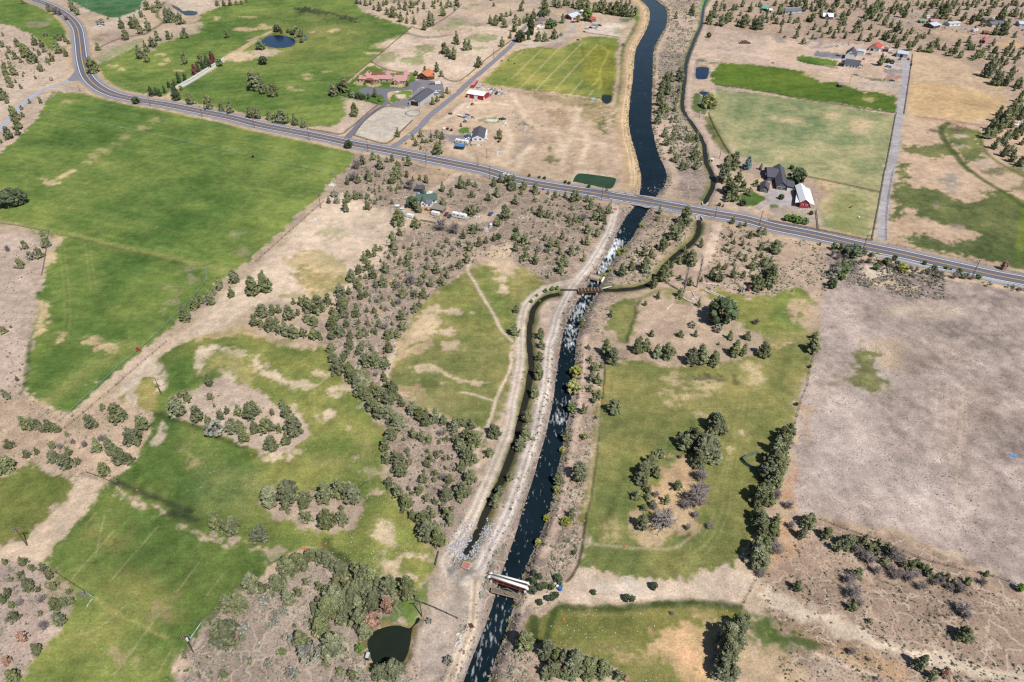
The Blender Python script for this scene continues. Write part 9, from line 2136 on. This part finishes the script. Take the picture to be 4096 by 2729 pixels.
# scrap heaps and litter around the yards
V, F, C, n = [], [], [], 0
cube = np.array([(-1, -1, 0), (1, -1, 0), (1, 1, 0), (-1, 1, 0), (-1, -1, 1), (1, -1, 1), (1, 1, 1), (-1, 1, 1)], float) * .5; cf = np.array([(0, 3, 2, 1), (4, 5, 6, 7), (0, 1, 5, 4), (1, 2, 6, 5), (2, 3, 7, 6), (3, 0, 4, 7)])
SCR = [lin(*c) for c in ((236, 238, 242), (214, 220, 226), (120, 150, 190), (170, 120, 96), (90, 86, 84), (196, 186, 170), (70, 70, 76), (180, 60, 50))]
for t_, x, y, rx, ry, k, sz, wts in (
 ('A2', 2160, 1108, 70, 14, 150, .9, (5, 5, 2, 0, 0, 1, 0, 0)), ('A2', 2050, 800, 50, 25, 120, 1.0, (4, 3, 2, 1, 1, 1, 1, 0)), ('A2', 2240, 850, 60, 40, 70, 1.1, (4, 3, 1, 1, 2, 2, 2, 1)), ('A2', 2220, 1400, 12, 40, 26, .8, (5, 4, 0, 0, 0, 2, 0, 0)), ('A2', 2010, 925, 50, 8, 16, .8, (2, 1, 0, 2, 1, 2, 0, 1)), ('A2', 2295, 1140, 14, 25, 16, 1.0, (4, 3, 0, 0, 1, 1, 0, 0)), ('A2', 1945, 990, 20, 8, 6, 1.3, (4, 2, 0, 0, 0, 0, 0, 0)), ('A2', 2040, 1335, 25, 8, 14, .8, (3, 2, 1, 1, 1, 1, 1, 0)), ('A2', 2115, 1270, 14, 22, 22, .9, (3, 3, 3, 0, 1, 1, 0, 0)),
 ('B2', 700, 130, 30, 20, 46, .7, (6, 3, 0, 0, 0, 1, 0, 0)), ('B2', 540, 450, 25, 14, 16, .7, (4, 4, 0, 0, 0, 0, 0, 0)), ('B2', 1490, 205, 45, 10, 40, .6, (3, 2, 3, 1, 1, 1, 1, 0)), ('B2', 1395, 250, 40, 12, 30, .6, (3, 2, 1, 1, 2, 1, 2, 0)), ('B2', 1640, 345, 30, 8, 10, .5, (2, 2, 1, 2, 1, 1, 0, 0)), ('B2', 1940, 445, 30, 10, 26, .6, (3, 2, 1, 2, 1, 1, 0, 2)), ('B2', 2030, 425, 50, 14, 44, .7, (4, 3, 2, 1, 1, 2, 1, 0)), ('B2', 2115, 540, 16, 35, 34, .6, (4, 3, 3, 0, 0, 0, 0, 0)), ('B2', 1390, 435, 30, 8, 20, .6, (3, 3, 2, 0, 0, 1, 0, 0)), ('B2', 1850, 440, 30, 8, 14, .5, (1, 1, 0, 3, 1, 2, 1, 0)), ('B2', 1240, 360, 25, 25, 14, .5, (3, 3, 2, 0, 0, 0, 0, 0)),
 ('A4', 740, 405, 120, 14, 50, 1.0, (3, 2, 1, 2, 2, 3, 2, 1)), ('A4', 1310, 570, 12, 45, 30, 1.0, (1, 1, 1, 1, 3, 1, 3, 1)), ('A4', 1290, 545, 20, 10, 14, 1.0, (1, 1, 1, 1, 2, 1, 2, 2)), ('A4', 1080, 640, 25, 8, 12, 1.0, (0, 0, 0, 3, 2, 3, 1, 0)), ('A4', 1120, 490, 40, 12, 18, 1.0, (3, 2, 2, 1, 1, 1, 1, 0)), ('A4', 1780, 268, 60, 8, 24, 1.0, (4, 2, 0, 1, 1, 2, 1, 0)), ('A4', 1380, 195, 40, 12, 18, 1.2, (4, 3, 2, 0, 0, 1, 0, 0)), ('A4', 2300, 1140, 40, 25, 24, 1.6, (6, 2, 0, 1, 0, 0, 0, 0)),
 ('A3', 700, 215, 60, 10, 24, 1.0, (3, 3, 2, 1, 1, 1, 1, 0)), ('A3', 130, 1180, 20, 60, 16, .8, (5, 4, 0, 1, 0, 0, 0, 0)), ('A3', 70, 1140, 20, 10, 8, .9, (1, 1, 1, 2, 3, 0, 2, 0)), ('A3', 15, 1065, 12, 8, 8, .8, (5, 3, 0, 0, 0, 0, 0, 0)), ('A3', 450, 1000, 10, 120, 8, .7, (5, 2, 0, 0, 0, 0, 0, 0)), ('A3', 820, 1100, 20, 120, 8, .7, (5, 2, 0, 0, 0, 0, 0, 0)), ('A1', 780, 175, 20, 12, 0, 1, (1, 1, 1, 1, 1, 1, 1, 1)), ('B4', 300, 355, 60, 6, 20, .6, (3, 2, 1, 1, 1, 2, 0, 0)),
 ('D1', 1720, 1195, 10, 10, 0, .5, (4, 3, 0, 0, 0, 0, 0, 0)), ('B3', 90, 430, 40, 14, 26, .7, (3, 3, 0, 0, 0, 4, 0, 0)), ('B1', 200, 1010, 25, 20, 18, .5, (3, 3, 0, 0, 0, 3, 0, 0))):
 for _ in range(k):
  c = G(t_, [x + gg.normal() * rx * .5, y + gg.normal() * ry * .5])[0]
  if at_grid(rdist, *c) < 7: continue
  s = sz * gg.uniform(.35, 1.1, 3); a = gg.uniform(0, 6.28); ca, sa = math.cos(a), math.sin(a)
  q = cube * s * np.array([1.4, .8, .7]); q = np.stack([q[:, 0] * ca - q[:, 1] * sa + c[0], q[:, 0] * sa + q[:, 1] * ca + c[1], q[:, 2] + at_grid(GZ, *c)], 1)
  V.append(q); F.append(cf + n); n += 8
  C.append(np.tile(SCR[gg.choice(8, p=np.array(wts) / sum(wts))], (8, 1)))
o = link('yard_scrap', np_mesh('yard_scrap', np.concatenate(V[0:]), np.concatenate(F), np.concatenate(C)), attr_mat('scrap_surface', rough=0.6)); o['kind'] = 'stuff'; tag(o, 'scattered scrap and litter around the farm yards', 'scrap')
# log pile, tyres, hay
c = G('A3', [2135, 398])[0]; o = thing('log_pile', 'stack of cut logs on the bare ground above the square pond', 'log pile', *c, 0)
gg2 = random.Random(3)
for k in range(26):
 row = 0 if k < 12 else 1 if k < 20 else 2; i = k - (0, 12, 20)[row]
 x = (i - (5.5, 3.5, 2.5)[row]) * 1.0; b = MB(); b.tube((x, -3 + gg2.uniform(-.4, .4), .45 + row * .75), (x, 3 + gg2.uniform(-.4, .4), .45 + row * .75), .45, .42, 7); b.build('log', DTIMB if k % 3 else TIMB, o)
for t_, xy, lb in (('A3', [606, 370], 'large black tyre lying at the top of the striped field'), ('A2', [1785, 1048], 'large black tyre lying in the dusty yard beside the lane')):
 c = G(t_, xy)[0]; o = thing('tyre', lb, 'tyre', *c, 0); b = MB()
 for k in range(14):
  a0, a1 = 2 * math.pi * k / 14, 2 * math.pi * (k + 1) / 14
  b.tube((math.cos(a0) * 1.5, math.sin(a0) * 1.5, .35), (math.cos(a1) * 1.5, math.sin(a1) * 1.5, .35), .42, .42, 6, False)
 b.build('tread', TYRE, o)
# cattle in the fields
HIDE = {'black': mat('black_hide', (44, 40, 40)), 'brown': mat('brown_hide', (128, 70, 50))}
def cow(t_, xy, lb, m, rz):
 c = G(t_, xy)[0]; o = thing('cow', lb, 'cow', *c, 0, rz)
 me = bpy.data.meshes.new('body')
 vs = [(-.95, 0, 1.15), (-.5, 0, 1.12), (.1, 0, 1.08), (.65, 0, 1.14), (1.0, 0, 1.3), (1.35, 0, 1.12), (1.62, 0, .92)]
 es = [(i, i + 1) for i in range(6)]; rad = [.30, .38, .40, .36, .22, .18, .12]
 for s in (-1, 1):
  for x, base in ((-.85, 0), (.6, 3)):
   n = len(vs); vs += [(x, s * .22, .85), (x - (.1 if base == 0 else 0), s * .24, .5), (x, s * .24, .02)]; es += [(base, n), (n, n + 1), (n + 1, n + 2)]; rad += [.17, .09, .075]
 n = len(vs); vs += [(-1.2, 0, 1.1), (-1.25, 0, .6)]; es += [(0, n), (n, n + 1)]; rad += [.05, .04]
 for s in (-1, 1):
  n = len(vs); vs.append((1.3, s * .26, 1.24)); es.append((5, n)); rad.append(.05)
 me.from_pydata(vs, es, []); ob = link('body', me, m, o)
 md = ob.modifiers.new('skin', 'SKIN'); md.use_smooth_shade = True
 for i, r in enumerate(rad): me.skin_vertices[0].data[i].radius = (r, r)
 me.skin_vertices[0].data[0].use_root = True
 sb = ob.modifiers.new('sub', 'SUBSURF'); sb.levels = 1; sb.render_levels = 1
for t_, xy, lb, m, rz in (('A2', [2258, 566], 'black cow near the left edge of the striped field', 'black', .3), ('A2', [2318, 560], 'black cow right of the other at the field edge', 'black', 2.0), ('A3', [22, 590], 'black cow in the striped field beside the dirt lines', 'black', 1.0), ('A4', [45, 588], 'dark animal standing above the bright green field', 'black', 2.8), ('B4', [760, 342], 'brown cow lying in the lane pasture', 'brown', .5)):
 cow(t_, xy, lb, HIDE[m], rz)
